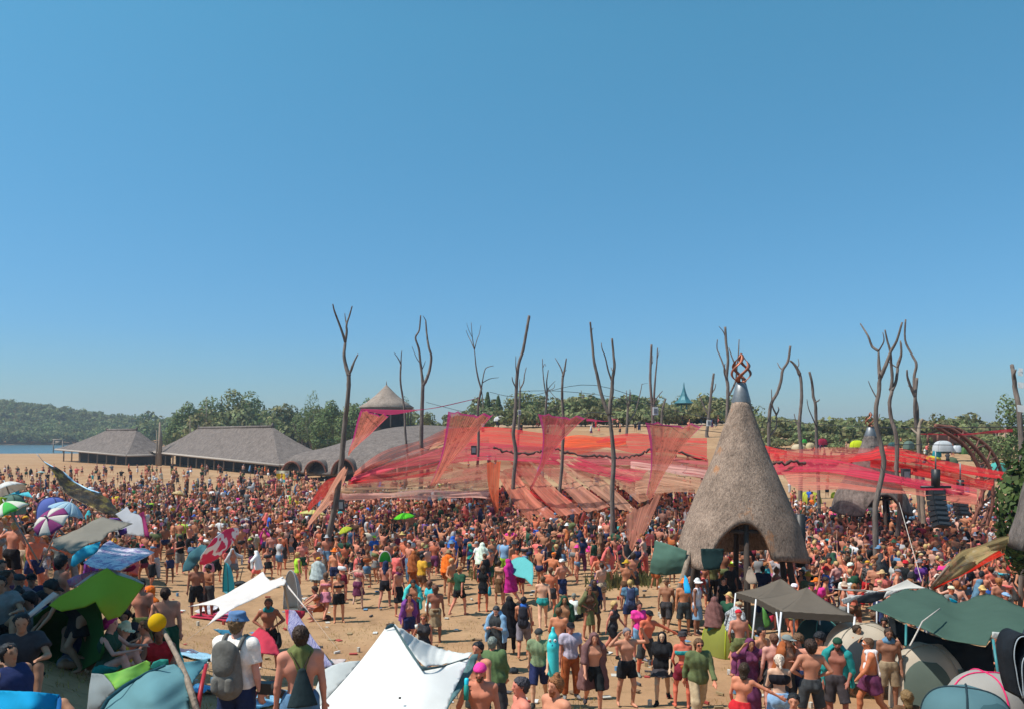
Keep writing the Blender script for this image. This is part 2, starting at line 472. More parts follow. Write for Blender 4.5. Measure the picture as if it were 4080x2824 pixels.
class Rig:
 def __init__(s, sex, pose, height=None, build=1.0):
  po = POSES[pose]
  s.sex, s.po = sex, po
  Ht = height or (1.77 if sex == 'm' else 1.67)
  k = Ht / 1.77; s.k = k; s.H = Ht; s.w = build
  tx, ty = po.get('t', (0, 0))
  s.u = unit((tx, -ty, 1))                 # facing -Y
  s.r = unit(np.array((1, 0, 0)) - s.u * s.u[0])   # right side of the picture when facing the camera = figure's left
  s.f = np.cross(s.r, -s.u); s.f = unit(s.f)
  if s.f[1] > 0: s.f = -s.f
  m = sex == 'm'
  s.sw = (.185 if m else .158) * k; s.hw = (.088 if m else .094) * k
  s.P = np.array((0, 0, 0.0))
  s.C = s.P + s.u * .36 * k
  s.S = s.P + s.u * .49 * k
  s.N = s.P + s.u * .53 * k
  yaw, pitch = po.get('hd', (0, 0))
  a = R(yaw); p = R(pitch)
  base_u = unit(s.u + np.array((0, 0, 1.2)))
  hf = unit(s.f - base_u * (s.f @ base_u)); hr = np.cross(hf, base_u) * 1.0
  hr = unit(hr)
  hf2 = hf * math.cos(a) + hr * math.sin(a); hr2 = unit(np.cross(hf2, base_u))
  s.hf = unit(hf2 * math.cos(p) - base_u * math.sin(p)); s.hu = unit(np.cross(hr2, s.hf)); s.hr = hr2
  if s.hu[2] < 0: s.hu = -s.hu
  s.Hd = s.N + base_u * .145 * k + s.hf * .015 * k
  s.j = {}
  def dirv(d, sg): return unit(s_r * d[0] * sg + s_f * d[1] + s_z * d[2])
  lean = np.array((0, 0, 1.0))
  for side, sg in (('L', 1), ('R', -1)):
   s_r, s_f, s_z = s.r, unit((0, -1, 0)), np.array((0, 0, 1.0))
   sh = s.S + s.r * sg * s.sw - s.u * .02 * k
   if ty > .5: s_f, s_z = unit((0, -1, 0)), np.array((0, 0, 1.0))
   el = sh + dirv(po['u' + side], sg) * .285 * k
   wd = dirv(po['f' + side], sg)
   wr = el + wd * .255 * k
   hp = s.P + s.r * sg * s.hw - s.u * .02 * k
   s_r = np.array((1, 0, 0.0))
   kn = hp + dirv(po['t' + side], sg) * .43 * k
   cd = dirv(po['c' + side], sg)
   an = kn + cd * .41 * k
   fd = unit((sg * .25, -1, 0)) if cd[2] < -.3 else unit(np.array((0, -.35, .9)) + cd * .2)
   s.j[side] = dict(sh=sh, el=el, wr=wr, wd=wd, hp=hp, kn=kn, an=an, fd=fd)
  zmin = min(s.j[q]['an'][2] for q in 'LR') - .075 * k
  if po.get('seat'): zmin = min(zmin, s.P[2] - .12 * k)
  off = np.array((0, 0, -zmin))
  for n_ in ('P', 'C', 'S', 'N', 'Hd'): setattr(s, n_, getattr(s, n_) + off)
  for q in 'LR':
   for n_ in ('sh', 'el', 'wr', 'hp', 'kn', 'an'): s.j[q][n_] = s.j[q][n_] + off
  s.top = s.Hd[2] + .12 * k
 def body(s, h, fingers=False):
  k, w, F_ = s.k, s.w, Field()
  m = s.sex == 'm'
  P_, u, r, f = s.P, s.u, s.r, s.f
  wd = w * (1.0 if m else .92)
  F_.cone(P_ + r * .06 * k, P_ - r * .06 * k, .105 * k * w, .105 * k * w, f, .95, .04)
  F_.cone(P_ + u * .04 * k, P_ + u * .24 * k, .125 * k * wd, (.128 if m else .10) * k * wd, f, .74 * (1 if w < 1.15 else 1.25), .05)
  F_.cone(s.C + r * .062 * k, s.C - r * .062 * k, .125 * k * wd, .125 * k * wd, f, .82, .05)
  F_.cone(s.S + r * s.sw * .72 - u * .01, s.S - r * s.sw * .72 - u * .01, .062 * k * wd, .062 * k * wd, f, .95, .05)
  F_.cone(s.S - f * .01 * k, s.Hd - s.hu * .06 * k, .058 * k, .05 * k, None, 1, .03)
  for sg in (1, -1):
   F_.ball(P_ + r * sg * .065 * k - f * .045 * k - u * .05 * k, .085 * k * w, None, 1, .03)
   if not m: F_.ball(s.C + r * sg * .065 * k + f * .085 * k - u * .01 * k, .052 * k, None, 1, .03)
   elif h < .02: F_.cone(s.C + r * sg * .04 * k + f * .06 * k, s.C + r * sg * .11 * k + f * .055 * k + u * .02, .05 * k, .045 * k, None, 1, .03)
  if w > 1.15: F_.ball(P_ + u * .14 * k + f * .06 * k, .13 * k * w * .8, None, 1, .05)
  hu, hf, hr, Hd = s.hu, s.hf, s.hr, s.Hd
  F_.cone(Hd + hu * .03 * k - hf * .022 * k, Hd + hu * .03 * k + hf * .018 * k, .080 * k, .076 * k, hr, .95, .03)
  F_.cone(Hd - hu * .0 * k + hf * .035 * k, Hd - hu * .078 * k + hf * .048 * k, .058 * k, .036 * k, hr, 1.0, .03)
  F_.cone(Hd + hu * .015 * k + hf * .088 * k, Hd - hu * .022 * k + hf * .103 * k, .010 * k, .016 * k, None, 1, .014)
  for sg in (1, -1):
   F_.cone(Hd + hr * sg * .076 * k - hf * .005 * k + hu * .012 * k, Hd + hr * sg * .074 * k - hf * .002 * k - hu * .03 * k, .016 * k, .011 * k, hr, .55, .008)
  if h < .02:
   for sg in (1, -1): F_.minus(Hd + hr * sg * .03 * k + hf * .104 * k + hu * .012 * k, Hd + hr * sg * .034 * k + hf * .104 * k + hu * .012 * k, .014 * k, .014 * k, .014)
   F_.cone(Hd - hu * .052 * k + hf * .088 * k + hr * .015 * k, Hd - hu * .052 * k + hf * .088 * k - hr * .015 * k, .009 * k, .009 * k, None, 1, .008)
  for q, sg in (('L', 1), ('R', -1)):
   J = s.j[q]
   am = (1.0 if m else .84) * (.5 + .5 * w)
   F_.ball(J['sh'], .058 * k * am, None, 1, .04)
   F_.cone(J['sh'], J['el'], .050 * k * am, .037 * k * am, None, 1, .03)
   mid = J['el'] * .7 + J['wr'] * .3
   F_.cone(J['el'], mid, .037 * k * am, .039 * k * am, None, 1, .012)
   F_.cone(mid, J['wr'], .037 * k * am, .024 * k * am, None, 1, .012)
   lm = .5 + .5 * w
   F_.cone(J['hp'], J['kn'], (.088 if m else .092) * k * lm, .054 * k * lm, None, 1, .035)
   cm = J['kn'] * .68 + J['an'] * .32 + np.array((0, .012, 0)) * k
   F_.cone(J['kn'], cm, .053 * k * lm, .054 * k * lm, None, 1, .02)
   F_.cone(cm, J['an'], .052 * k * lm, .034 * k, None, 1, .02)
   fd = J['fd']; an = J['an']
   dn = np.array((0, 0, -1.0)) if abs(fd[2]) < .5 else unit(np.array((0, -1, -.2)))
   F_.cone(an - fd * .03 * k + dn * .04 * k, an + fd * .075 * k + dn * .045 * k, .034 * k, .03 * k, None, 1, .03)
   F_.cone(an + fd * .075 * k + dn * .045 * k, an + fd * .15 * k + dn * .055 * k, .034 * k, .022 * k, dn, .8, .02)
   w_ = J['wd']; wr = J['wr']
   side = unit(np.cross(w_, np.array((.3 * sg, 1, .2)))); pal = unit(np.cross(w_, side))
   F_.cone(wr, wr + w_ * .035 * k, .023 * k, .028 * k, pal, .7, .012)
   F_.cone(wr + w_ * .03 * k, wr + w_ * .085 * k, .036 * k, .038 * k, pal, .42, .012)
   if fingers:
    for i, (o, L) in enumerate(((-.028, .068), (-.0095, .08), (.0095, .075), (.027, .058))):
     b0 = wr + w_ * .09 * k + side * o * k
     d1 = unit(w_ + side * o * 3 + pal * .25); d2 = unit(w_ + side * o + pal * .75)
     b1 = b0 + d1 * L * .55 * k; b2 = b1 + d2 * L * .5 * k
     F_.cone(b0, b1, .0095 * k, .0088 * k, None, 1, .004); F_.cone(b1, b2, .0088 * k, .0075 * k, None, 1, .004)
    b0 = wr + w_ * .03 * k - side * .03 * k
    b1 = b0 + unit(w_ - side * .8 + pal * .4) * .04 * k
    F_.cone(b0, b1, .013 * k, .0105 * k, None, 1, .008); F_.cone(b1, b1 + unit(w_ - side * .2 + pal * .5) * .032 * k, .0105 * k, .0085 * k, None, 1, .005)
   else:
    F_.cone(wr + w_ * .085 * k, wr + w_ * .15 * k + pal * .02 * k, .034 * k, .022 * k, pal, .4, .01)
    F_.cone(wr + w_ * .03 * k - side * .03 * k, wr + w_ * .08 * k - side * .055 * k, .013 * k, .010 * k, None, 1, .008)
  V, Q = F_.mesh(h)
  tint = np.ones((len(V), 3))
  rel = V - Hd; a = rel @ hr; b = rel @ hf; c = rel @ hu
  eye = (np.abs(np.abs(a) - .032 * k) < .014 * k) & (np.abs(c - .012 * k) < .010 * k) & (b > .06 * k)
  brow = (np.abs(np.abs(a) - .032 * k) < .018 * k) & (np.abs(c - .034 * k) < .008 * k) & (b > .06 * k)
  lip = (np.abs(a) < .022 * k) & (np.abs(c + .052 * k) < .009 * k) & (b > .06 * k)
  tint[eye] = (.42, .38, .4); tint[brow] = (.5, .45, .42); tint[lip] = (.95, .6, .6)
  return V, Q, tint
 def part(s, kind, h):
  k, w, F_ = s.k, s.w, Field()
  m = s.sex == 'm'
  P_, u, r, f = s.P, s.u, s.r, s.f
  hu, hf, hr, Hd = s.hu, s.hf, s.hr, s.Hd
  z = np.array((0, 0, 1.0))
  g = .016 + h * .25         # how far cloth stands off the skin
  if w > 1.15: g += .012
  def pelvis(e=0.0):
   F_.cone(P_ + r * .06 * k, P_ - r * .06 * k, (.105 * w + g + e) * k, (.105 * w + g + e) * k, f, .95, .04)
   F_.cone(P_ + u * .02 * k, P_ + u * .10 * k, (.125 * w + g) * k, (.122 * w + g) * k, f, .82, .04)
   for sg in (1, -1): F_.ball(P_ + r * sg * .065 * k - f * .045 * k - u * .05 * k, (.088 * w + g) * k, None, 1, .03)
   F_.plane(P_ + u * .10 * k, u)
  def torso(top=.47, bottom=.0, e=0.0):
   e += g
   wd = w * (1.0 if m else .92)
   F_.cone(P_ + u * bottom * k, P_ + u * .24 * k, (.128 * wd + e) * k, ((.128 if m else .105) * wd + e) * k, f, .8, .05)
   F_.cone(s.C + r * .062 * k, s.C - r * .062 * k, (.125 * wd + e) * k, (.125 * wd + e) * k, f, .86, .05)
   if not m:
    for sg in (1, -1): F_.ball(s.C + r * sg * .065 * k + f * .085 * k - u * .01 * k, (.052 + e) * k, None, 1, .03)
   if w > 1.15: F_.ball(P_ + u * .14 * k + f * .06 * k, (.13 * w * .8 + e) * k, None, 1, .05)
   F_.plane(P_ + u * (bottom - .04) * k, -u)
  if kind in ('shorts', 'long_shorts', 'trousers', 'briefs', 'leggings'):
   pelvis(.004)
   T1 = {'shorts': .62, 'long_shorts': .98, 'trousers': 1, 'briefs': .12, 'leggings': 1}[kind]
   ex = {'shorts': .02, 'long_shorts': .024, 'trousers': .02, 'briefs': 0, 'leggings': .0}[kind]
   for q in 'LR':
    J = s.j[q]
    kn = J['hp'] + (J['kn'] - J['hp']) * T1
    rb = (.088 - .034 * T1) * w + g + ex
    F_.cone(J['hp'], kn, (.090 * w + g) * k, rb * k, None, 1, .03, cut=0 if T1 == 1 else 1)
    if kind in ('trousers', 'leggings'):
     an = J['kn'] + (J['an'] - J['kn']) * .93
     F_.cone(J['kn'], an, (.054 + g + ex) * k, (.038 + g + ex) * k, None, 1, .02, cut=1)
  elif kind in ('skirt', 'long_skirt', 'sarong'):
   pelvis()
   L = {'skirt': .34, 'long_skirt': .80, 'sarong': .55}[kind]
   zt = P_[2]
   kc = (s.j['L']['kn'] + s.j['R']['kn']) / 2; ac = (s.j['L']['an'] + s.j['R']['an']) / 2
   pts = [P_ + u * .03, P_ * .45 + kc * .55 if L < .4 else kc]
   spread = abs(s.j['L']['kn'][1] - s.j['R']['kn'][1]) / 2 + .07
   F_.cone(pts[0], pts[1], .13 * k * w, (.15 + spread * .6) * k, f, .95, .03, cut=1 if L < .79 else 0)
   if L > .79: F_.cone(kc, kc * .3 + ac * .7, (.15 + spread * .6) * k, (.19 + spread * .6) * k, f, .95, .03, cut=1)
  elif kind in ('tshirt', 'shirt', 'long_sleeve', 'jacket', 'vest', 'tank', 'poncho'):
   e = {'shirt': .018, 'jacket': .03, 'poncho': .05}.get(kind, .006)
   torso(bottom=-.05 if kind in ('shirt', 'jacket', 'poncho') else .02, e=e)
   F_.cone(P_ + r * .05 * k + u * .02, P_ - r * .05 * k + u * .02, (.11 * w + g + e) * k, (.11 * w + g + e) * k, f, .95, .04)
   wdt = .70 if kind in ('vest', 'tank') else .75
   F_.cone(s.S + r * s.sw * wdt - u * .015, s.S - r * s.sw * wdt - u * .015, (.062 + g * .7) * k, (.062 + g * .7) * k, f, .95, .05)
   if kind not in ('vest', 'tank'):
    for q in 'LR':
     J = s.j[q]
     tt = 1.0 if kind in ('long_sleeve', 'jacket') else .72 if kind == 'shirt' else .9 if kind == 'poncho' else .58
     F_.ball(J['sh'], (.058 + g) * k, None, 1, .04)
     eb = J['sh'] + (J['el'] - J['sh']) * tt
     F_.cone(J['sh'], eb, (.052 + g) * k, (.042 + g + (.015 if tt < 1 else 0)) * k, None, 1, .03, cut=0 if tt == 1 else 1)
     if tt == 1: F_.cone(J['el'], J['el'] + (J['wr'] - J['el']) * .92, (.04 + g) * k, (.028 + g) * k, None, 1, .01, cut=1)
  elif kind in ('bikini_top', 'crop_top'):
   torso(bottom=.0)
   F_.cuts = []
   hh = .04 if kind == 'bikini_top' else .085
   F_.plane(s.C + u * hh * k, u); F_.plane(s.C - u * (hh + .015) * k, -u)
  elif kind == 'dress':
   torso(bottom=.0)
   F_.cuts = [(s.S - u * .03 * k, u)]
   kc = (s.j['L']['kn'] + s.j['R']['kn']) / 2
   F_.cone(P_ + u * .05, P_ * .35 + kc * .65, .14 * k * w, .23 * k, f, .9, .04, cut=1)
  elif kind in ('short_hair', 'long_hair', 'bun', 'dreads', 'curly', 'ponytail'):
   e = {'short_hair': .010, 'curly': .034, 'dreads': .024}.get(kind, .015)
   F_.cone(Hd + hu * .033 * k - hf * .03 * k, Hd + hu * .036 * k + hf * .006 * k, (.080 + e) * k, (.078 + e) * k, hr, .97, .02)
   F_.cone(Hd + hu * .01 * k - hf * .035 * k, Hd - hu * .04 * k - hf * .035 * k, (.068 + e) * k, (.055 + e) * k, None, 1, .02)
   F_.plane(Hd + hu * .05 * k + hf * .066 * k, unit(hf * 1.0 - hu * .75))
   F_.plane(Hd - hu * .0 * k + hf * (.015 if kind == 'short_hair' else .03) * k, unit(hf - hu * .9))
   if kind in ('long_hair', 'dreads'):
    F_.cone(Hd - hf * .05 * k - hu * .02, s.S - f * .09 * k - u * (.08 if kind == 'long_hair' else .2) * k, .075 * k, .07 * k, f, .55, .03)
    for sg in (1, -1): F_.cone(Hd + hr * sg * .07 * k - hf * .03 * k, s.S + r * sg * .07 * k - f * .03 * k, .035 * k, .03 * k, None, 1, .02)
   if kind == 'bun': F_.ball(Hd + hu * .13 * k - hf * .03 * k, .042 * k, None, 1, .015)
   if kind == 'ponytail': F_.cone(Hd - hf * .11 * k + hu * .03, Hd - hf * .13 * k - hu * .16 * k, .035 * k, .018 * k, None, 1, .02)
  elif kind in ('sun_hat', 'bucket_hat', 'cap', 'beanie', 'bandana', 'cone_hat', 'hood'):
   c = Hd + hu * .055 * k
   if kind != 'cone_hat':
    e = .016 if kind != 'sun_hat' else .02
    F_.cone(Hd + hu * .033 * k - hf * .025 * k, Hd + hu * .036 * k + hf * .016 * k, (.080 + e) * k, (.080 + e) * k, hr, .97, .015)
    if kind != 'hood': F_.plane(Hd + hu * .035 * k, -unit(hu + hf * .15))
   if kind == 'sun_hat':
    F_.cone(c - hu * .02, c - hu * .001, .19 * k, .17 * k, None, 1, .012, cut=3); F_.cone(c, c + hu * .05, .10 * k, .08 * k, None, 1, .01)
   if kind == 'bucket_hat': F_.cone(c - hu * .05, c + hu * .02, .145 * k, .105 * k, None, 1, .01, cut=3); F_.cone(c, c + hu * .085, .102 * k, .088 * k, None, 1, .012, cut=1)
   if kind == 'cap': F_.cone(c - hu * .012 + hf * .06 * k, c - hu * .014 + hf * .15 * k, .07 * k, .06 * k, hu, .16, .01)
   if kind == 'cone_hat':
    F_.cone(c - hu * .02, c + hu * .13, .23 * k, .012 * k, None, 1, .005, cut=3)
   if kind == 'hood':
    F_.cone(Hd - hf * .02, s.S + u * .0, .10 * k, .12 * k, None, 1, .03)
    F_.plane(Hd + hf * .055 * k, unit(hf + hu * .05))
  elif kind == 'beard':
   F_.cone(Hd - hu * .05 * k + hf * .045 * k, Hd - hu * .09 * k + hf * .06 * k, .052 * k, .035 * k, None, 1, .01)
   F_.plane(Hd - hu * .045 * k + hf * .05 * k, unit(hu - hf * .3))
  elif kind == 'neck_scarf':
   F_.cone(s.S + r * .07 * k + u * .02, s.S - r * .07 * k + u * .02, .075 * k, .075 * k, None, 1, .03)
   F_.cone(s.N, s.N + u * .03, .085 * k, .08 * k, None, 1, .03)
   F_.cone(s.S - f * .07 * k, s.S - f * .11 * k - u * .14 * k, .09 * k, .05 * k, f, .4, .03)
  elif kind == 'towel':      # over one shoulder
   F_.cone(s.S + r * .11 * k - f * .09 * k, s.S + r * .13 * k - f * .13 * k - u * .35 * k, .07 * k, .09 * k, f, .25, .02)
   F_.cone(s.S + r * .11 * k + f * .07 * k, s.S + r * .12 * k + f * .13 * k - u * .25 * k, .07 * k, .08 * k, f, .25, .02)
   F_.cone(s.S + r * .11 * k + u * .055 - f * .09 * k, s.S + r * .11 * k + u * .055 + f * .07 * k, .05 * k, .05 * k, None, 1, .03)
  elif kind in ('cape', 'veil', 'long_cape'):
   L = {'cape': .55, 'veil': .62, 'long_cape': .95}[kind]
   wdt = .30 if kind != 'long_cape' else .36
   bt = s.S - z * L * k * .95 - f * .12 * k
   F_.cone(s.S - f * .05 * k, bt, .19 * k, wdt * k, f, .62, .03, cut=1)
   F_.cone(s.S + r * s.sw * .8, s.S - r * s.sw * .8, .085 * k, .085 * k, None, 1, .04)
   for q, sg in (('L', 1), ('R', -1)):
    J = s.j[q]
    F_.cone(J['sh'], J['el'], .085 * k, .085 * k, None, 1, .04)
    F_.cone(J['el'] - z * .02, J['el'] - z * L * .6 * k - f * .04 * k, .07 * k, .10 * k, r, .5, .04, cut=1)
   if kind in ('veil', 'long_cape'):
    F_.cone(Hd + hu * .033 * k - hf * .03 * k, Hd + hu * .036 * k + hf * .01 * k, .10 * k, .098 * k, hr, .97, .02)
    F_.cone(Hd - hf * .03 * k, s.S - f * .03 * k, .10 * k, .15 * k, None, 1, .04)
   F_.minus(s.S + f * .10 * k + u * .02, P_ + f * .19 * k - z * .1, .13 * k, .17 * k, .02)
   F_.minus(P_ + f * .19 * k - z * .1, P_ + f * .22 * k - z * .75, .17 * k, .2 * k, .02)
   F_.minus(Hd + hf * .09 * k + hu * .02, Hd + hf * .12 * k - hu * .10, .065 * k, .09 * k, .02)
  elif kind == 'sunglasses':
   for sg in (1, -1):
    F_.cone(Hd + hr * sg * .034 * k + hf * .094 * k + hu * .012 * k, Hd + hr * sg * .036 * k + hf * .092 * k + hu * .012 * k, .022 * k, .022 * k, hf, .4, .004)
    F_.cone(Hd + hr * sg * .06 * k + hf * .08 * k + hu * .016 * k, Hd + hr * sg * .08 * k + hf * .0 * k + hu * .014 * k, .006 * k, .006 * k, None, 1, .004)
   F_.cone(Hd - hr * .02 * k + hf * .1 * k + hu * .014 * k, Hd + hr * .02 * k + hf * .1 * k + hu * .014 * k, .006 * k, .006 * k, None, 1, .004)
   return F_.mesh(min(h, .011))
  elif kind == 'waist_pouch':
   F_.cone(P_ - f * .13 * k + u * .04 + r * .04, P_ - f * .13 * k + u * .04 - r * .06, .05 * k, .05 * k, f, .6, .01)
   F_.cone(P_ + u * .05, P_ + u * .07, .155 * k * w, .155 * k * w, f, .85, .01, cut=3)
  elif kind in ('shoeL', 'shoeR'):
   for q in kind[-1]:
    fd = s.j[q]['fd']; an = s.j[q]['an']; dn = np.array((0, 0, -1.0)) if abs(fd[2]) < .5 else unit(np.array((0, -1, -.2)))
    F_.cone(an - fd * .04 * k + dn * .035 * k, an + fd * .08 * k + dn * .04 * k, .045 * k, .042 * k, None, 1, .03)
    F_.cone(an + fd * .08 * k + dn * .045 * k, an + fd * .16 * k + dn * .05 * k, .042 * k, .032 * k, None, 1, .02)
    F_.cone(an, an - dn * .03 * k, .045 * k, .042 * k, None, 1, .02)
    F_.plane(np.array((0, 0, 0.002)), (0, 0, -1)) if abs(fd[2]) < .5 and not s.po.get('seat') else None
  return F_.mesh(h)
_RIG, _PM = {}, {}
def get_part(sex, pose, kind, h, build=1.0, height=None, fingers=False):
 key = (sex, pose, kind, h, build, height, fingers)
 if key not in _PM:
  rk = (sex, pose, build, height)
  if rk not in _RIG: _RIG[rk] = Rig(sex, pose, height, build)
  rg = _RIG[rk]
  if kind == 'body':
   V, Q, t = rg.body(h, fingers); _PM[key] = np_mesh("person_body", V, Q, t)
   _PM[key].materials.append(M_SKIN)
  else:
   V, Q = rg.part(kind, h)
   if kind in HAIRS or kind == 'beard': V = V + np.random.default_rng(3).normal(0, .0045 if h < .02 else .006, V.shape)
   elif kind not in HATS and kind[:4] != 'shoe' and kind != 'sunglasses' and len(V):      # soft folds in the cloth
    ang = np.arctan2(V[:, 1], V[:, 0]); f_ = 1 + .035 * np.sin(ang * 9 + V[:, 2] * 9) + .02 * np.sin(V[:, 2] * 31 + ang * 3)
    V = V * np.stack([f_, f_, np.ones(len(V))], 1)
   _PM[key] = np_mesh(kind, V, Q)
   _PM[key].materials.append(M_HAIR if kind in HAIRS or kind == 'beard' else M_CLOTH)
 return _PM[key]
HAIRS = ('short_hair', 'long_hair', 'bun', 'dreads', 'curly', 'ponytail')
HATS = ('sun_hat', 'bucket_hat', 'cap', 'beanie', 'bandana', 'cone_hat', 'hood')
# --- ground, lake, hills
def ground_mesh():
 ys = [-25, -15, -8, -3]
 y = 0.0
 while y < 2600:
  ys.append(y); y += max(0.5, y * 0.022)
 NX = 170
 vs, fs = [], []
 for y in ys:
  W = 34 + 0.95 * max(0, y)
  for i in range(NX + 1):
   t = i / NX * 2 - 1
   x = W * t
   z = T(x, y)
   if y < 60: z += 0.05 * mnoise.noise(Vector((x * .35, y * .35, 0)))
   elif y > 250: z += 1.2 * mnoise.noise(Vector((x * .02, y * .02, 3)))*min(1,(y-250)/200)
   vs.append((x, y, z - 0.01))
 for j in range(len(ys) - 1):
  for i in range(NX):
   a = j * (NX + 1) + i
   fs.append((a, a + 1, a + NX + 2, a + NX + 1))
 return mesh_from("ground", vs, fs)
m, nt, b, _ = new_mat("dry_ground")
n1 = noise_tex(nt, .16, 5, .6)
n2 = noise_tex(nt, 3.0, 6, .7)
n5 = noise_tex(nt, .8, 6, .8)
n3 = noise_tex(nt, .05, 3, .5, stretch=(.35, 1.6, 1))
c = ramp(nt, n1, [(0.3, (.34, .205, .115)), (0.55, (.40, .25, .14)), (0.75, (.43, .285, .165))])
c = mixc(nt, c, (.24, .17, .09), ramp(nt, n2, [(0.52, 0.0), (0.70, 0.55)]))
c = mixc(nt, c, ramp(nt, n5, [(.35, .74), (.5, 1.0), (.68, 1.12)]), 1.0, 'MULTIPLY')
c = mixc(nt, c, (.31, .165, .085), ramp(nt, n3, [(0.52, 0.0), (0.62, 0.55)]))
nt.links.new(c, b.inputs["Base Color"])
b.inputs["Roughness"].default_value = 1.0
b.inputs["Specular IOR Level"].default_value = 0.05
bump(nt, b, n2, 0.7, 0.05)
M_GROUND = m
tag(mobj("ground", ground_mesh(), M_GROUND), kind="structure")
m, nt, b, _ = new_mat("lake_water")
b.inputs["Base Color"].default_value = (.045, .10, .12, 1)
b.inputs["Roughness"].default_value = 0.22
bump(nt, b, noise_tex(nt, .8, 4), 0.5, 0.1)
M_WATER = m
w = MB(); w.add([(-420, 255, -.35), (-90, 255, -.35), (-170, 540, -.35), (-520, 540, -.35)], [(0, 1, 2, 3)])
tag(w.build("lake", M_WATER, smooth=False), kind="structure")
# --- foliage
def leaf_mat(name, lo, hi, sc=.12):
 m, nt, b, out = new_mat(name)
 at = nt.nodes.new("ShaderNodeAttribute"); at.attribute_name = "tint"
 n = noise_tex(nt, sc, 3)
 c = ramp(nt, n, [(0.35, lo), (0.65, hi)])
 c = mixc(nt, c, at.outputs["Color"], 1.0, 'MULTIPLY')
 nt.links.new(c, b.inputs["Base Color"])
 b.inputs["Roughness"].default_value = 0.7
 b.inputs["Specular IOR Level"].default_value = 0.2
 tr = nt.nodes.new("ShaderNodeBsdfTranslucent"); nt.links.new(c, tr.inputs[0])
 mx = nt.nodes.new("ShaderNodeMixShader"); mx.inputs[0].default_value = .3
 nt.links.new(b.outputs[0], mx.inputs[1]); nt.links.new(tr.outputs[0], mx.inputs[2]); nt.links.new(mx.outputs[0], out.inputs[0])
 return m
M_LEAF = leaf_mat("green_leaves", (.13, .18, .065), (.20, .245, .095))
M_LEAF2 = leaf_mat("olive_leaves", (.175, .185, .075), (.22, .235, .10))
M_LEAF3 = leaf_mat("dark_leaves", (.045, .085, .025), (.09, .13, .04), .9)
M_FOREST = leaf_mat("forest_leaves", (.125, .17, .06), (.19, .215, .08), .03)
M_REED = leaf_mat("reed_green", (.16, .17, .06), (.26, .24, .10), 1.0)
def leaf_quads(C, Nrm, size, rng, tint=None):
 n = len(C)
 a = np.cross(Nrm, rng.normal(size=(n, 3))); a /= np.linalg.norm(a, axis=1)[:, None] + 1e-9
 b = np.cross(Nrm, a); b /= np.linalg.norm(b, axis=1)[:, None] + 1e-9
 s = size * rng.uniform(.6, 1.3, (n, 1))
 V = np.stack([C - a * s, C + b * s * .7, C + a * s, C - b * s * .7], 1).reshape(-1, 3)
 Q = np.arange(n * 4).reshape(n, 4)
 t = rng.uniform(.65, 1.3, (n, 1)) * np.array([[1, 1, 1]]) + rng.normal(0, .06, (n, 3)) if tint is None else tint
 return V, Q, np.repeat(t, 4, 0)
def crown_points(rad, n, rng, lobes=9, squash=1.0):
 """Leaf positions on uneven lobes that fill an egg-shaped crown."""
 rx, ry, rz = rad
 cs, rs = [], []
 for i in range(lobes):
  v = rng.normal(size=3); v /= np.linalg.norm(v)
  v *= rng.uniform(.35, .75)
  if v[2] < -.3: v[2] *= .5
  cs.append(v); rs.append(rng.uniform(.28, .50))
 cs = np.array(cs); rs = np.array(rs)
 k = rng.integers(0, lobes, n)
 v = rng.normal(size=(n, 3)); v /= np.linalg.norm(v, axis=1)[:, None]
 rr = rng.uniform(.72, 1.08, (n, 1)) ** .6
 p = cs[k] + v * rs[k][:, None] * rr
 return p * np.array([[rx, ry, rz]]), v + rng.normal(0, .35, (n, 3))
def tree(px, top, Y, wpx, label, group, mat=None, base=None, nleaf=1100, leaf=None, lobes=10, name="tree", seed=0, kindword="tree", trunk_h=.22, xyz=None, hgt=None, wid=None):
 rng = np.random.default_rng(seed * 7 + 13)
 if xyz is None:
  x = (px - CX) / F * Y; g = T(x, Y)
  ztop = H - (top - HY) / F * Y
  hgt = max(1.5, ztop - g); wid = wpx / F * Y
  xyz = (x, Y, g)
 e = empty(name, xyz, label, kindword, group)
 th = hgt * trunk_h
 rz = (hgt - th) / 2 * 1.02
 Pp, Nn = crown_points((wid / 2 * 1.05, wid / 2 * 1.0, rz * 1.08), nleaf, rng, lobes)
 Pp[:, 2] += th + rz
 s = leaf or max(.14, wid * .036)
 V, Q, t = leaf_quads(Pp, Nn, s, rng)
 cm = np_mesh("crown", V, Q, t)
 cm.polygons.foreach_set("use_smooth", np.zeros(len(Q), bool))
 mobj("crown", cm, mat or M_LEAF, e)
 tb = MB(); r0 = max(.10, hgt * .018)
 tb.tube([(0, 0, -.3), (r0 * .5, 0, th * .6), (0, r0, th + rz * .5), (r0, 0, th + rz * 1.2)], [r0 * 1.3, r0, r0 * .7, r0 * .3], 7)
 for i in range(5):
  a = i * 1.3 + seed; L = wid * .33
  tb.tube([(0, 0, th * (.7 + .12 * i)), (math.cos(a) * L * .5, math.sin(a) * L * .5, th + rz * (.35 + .1 * i)), (math.cos(a) * L, math.sin(a) * L, th + rz * (.8 + .12 * i))], [r0 * .6, r0 * .4, r0 * .15], 5)
 tb.build("trunk", M_BARK, e)
 return e
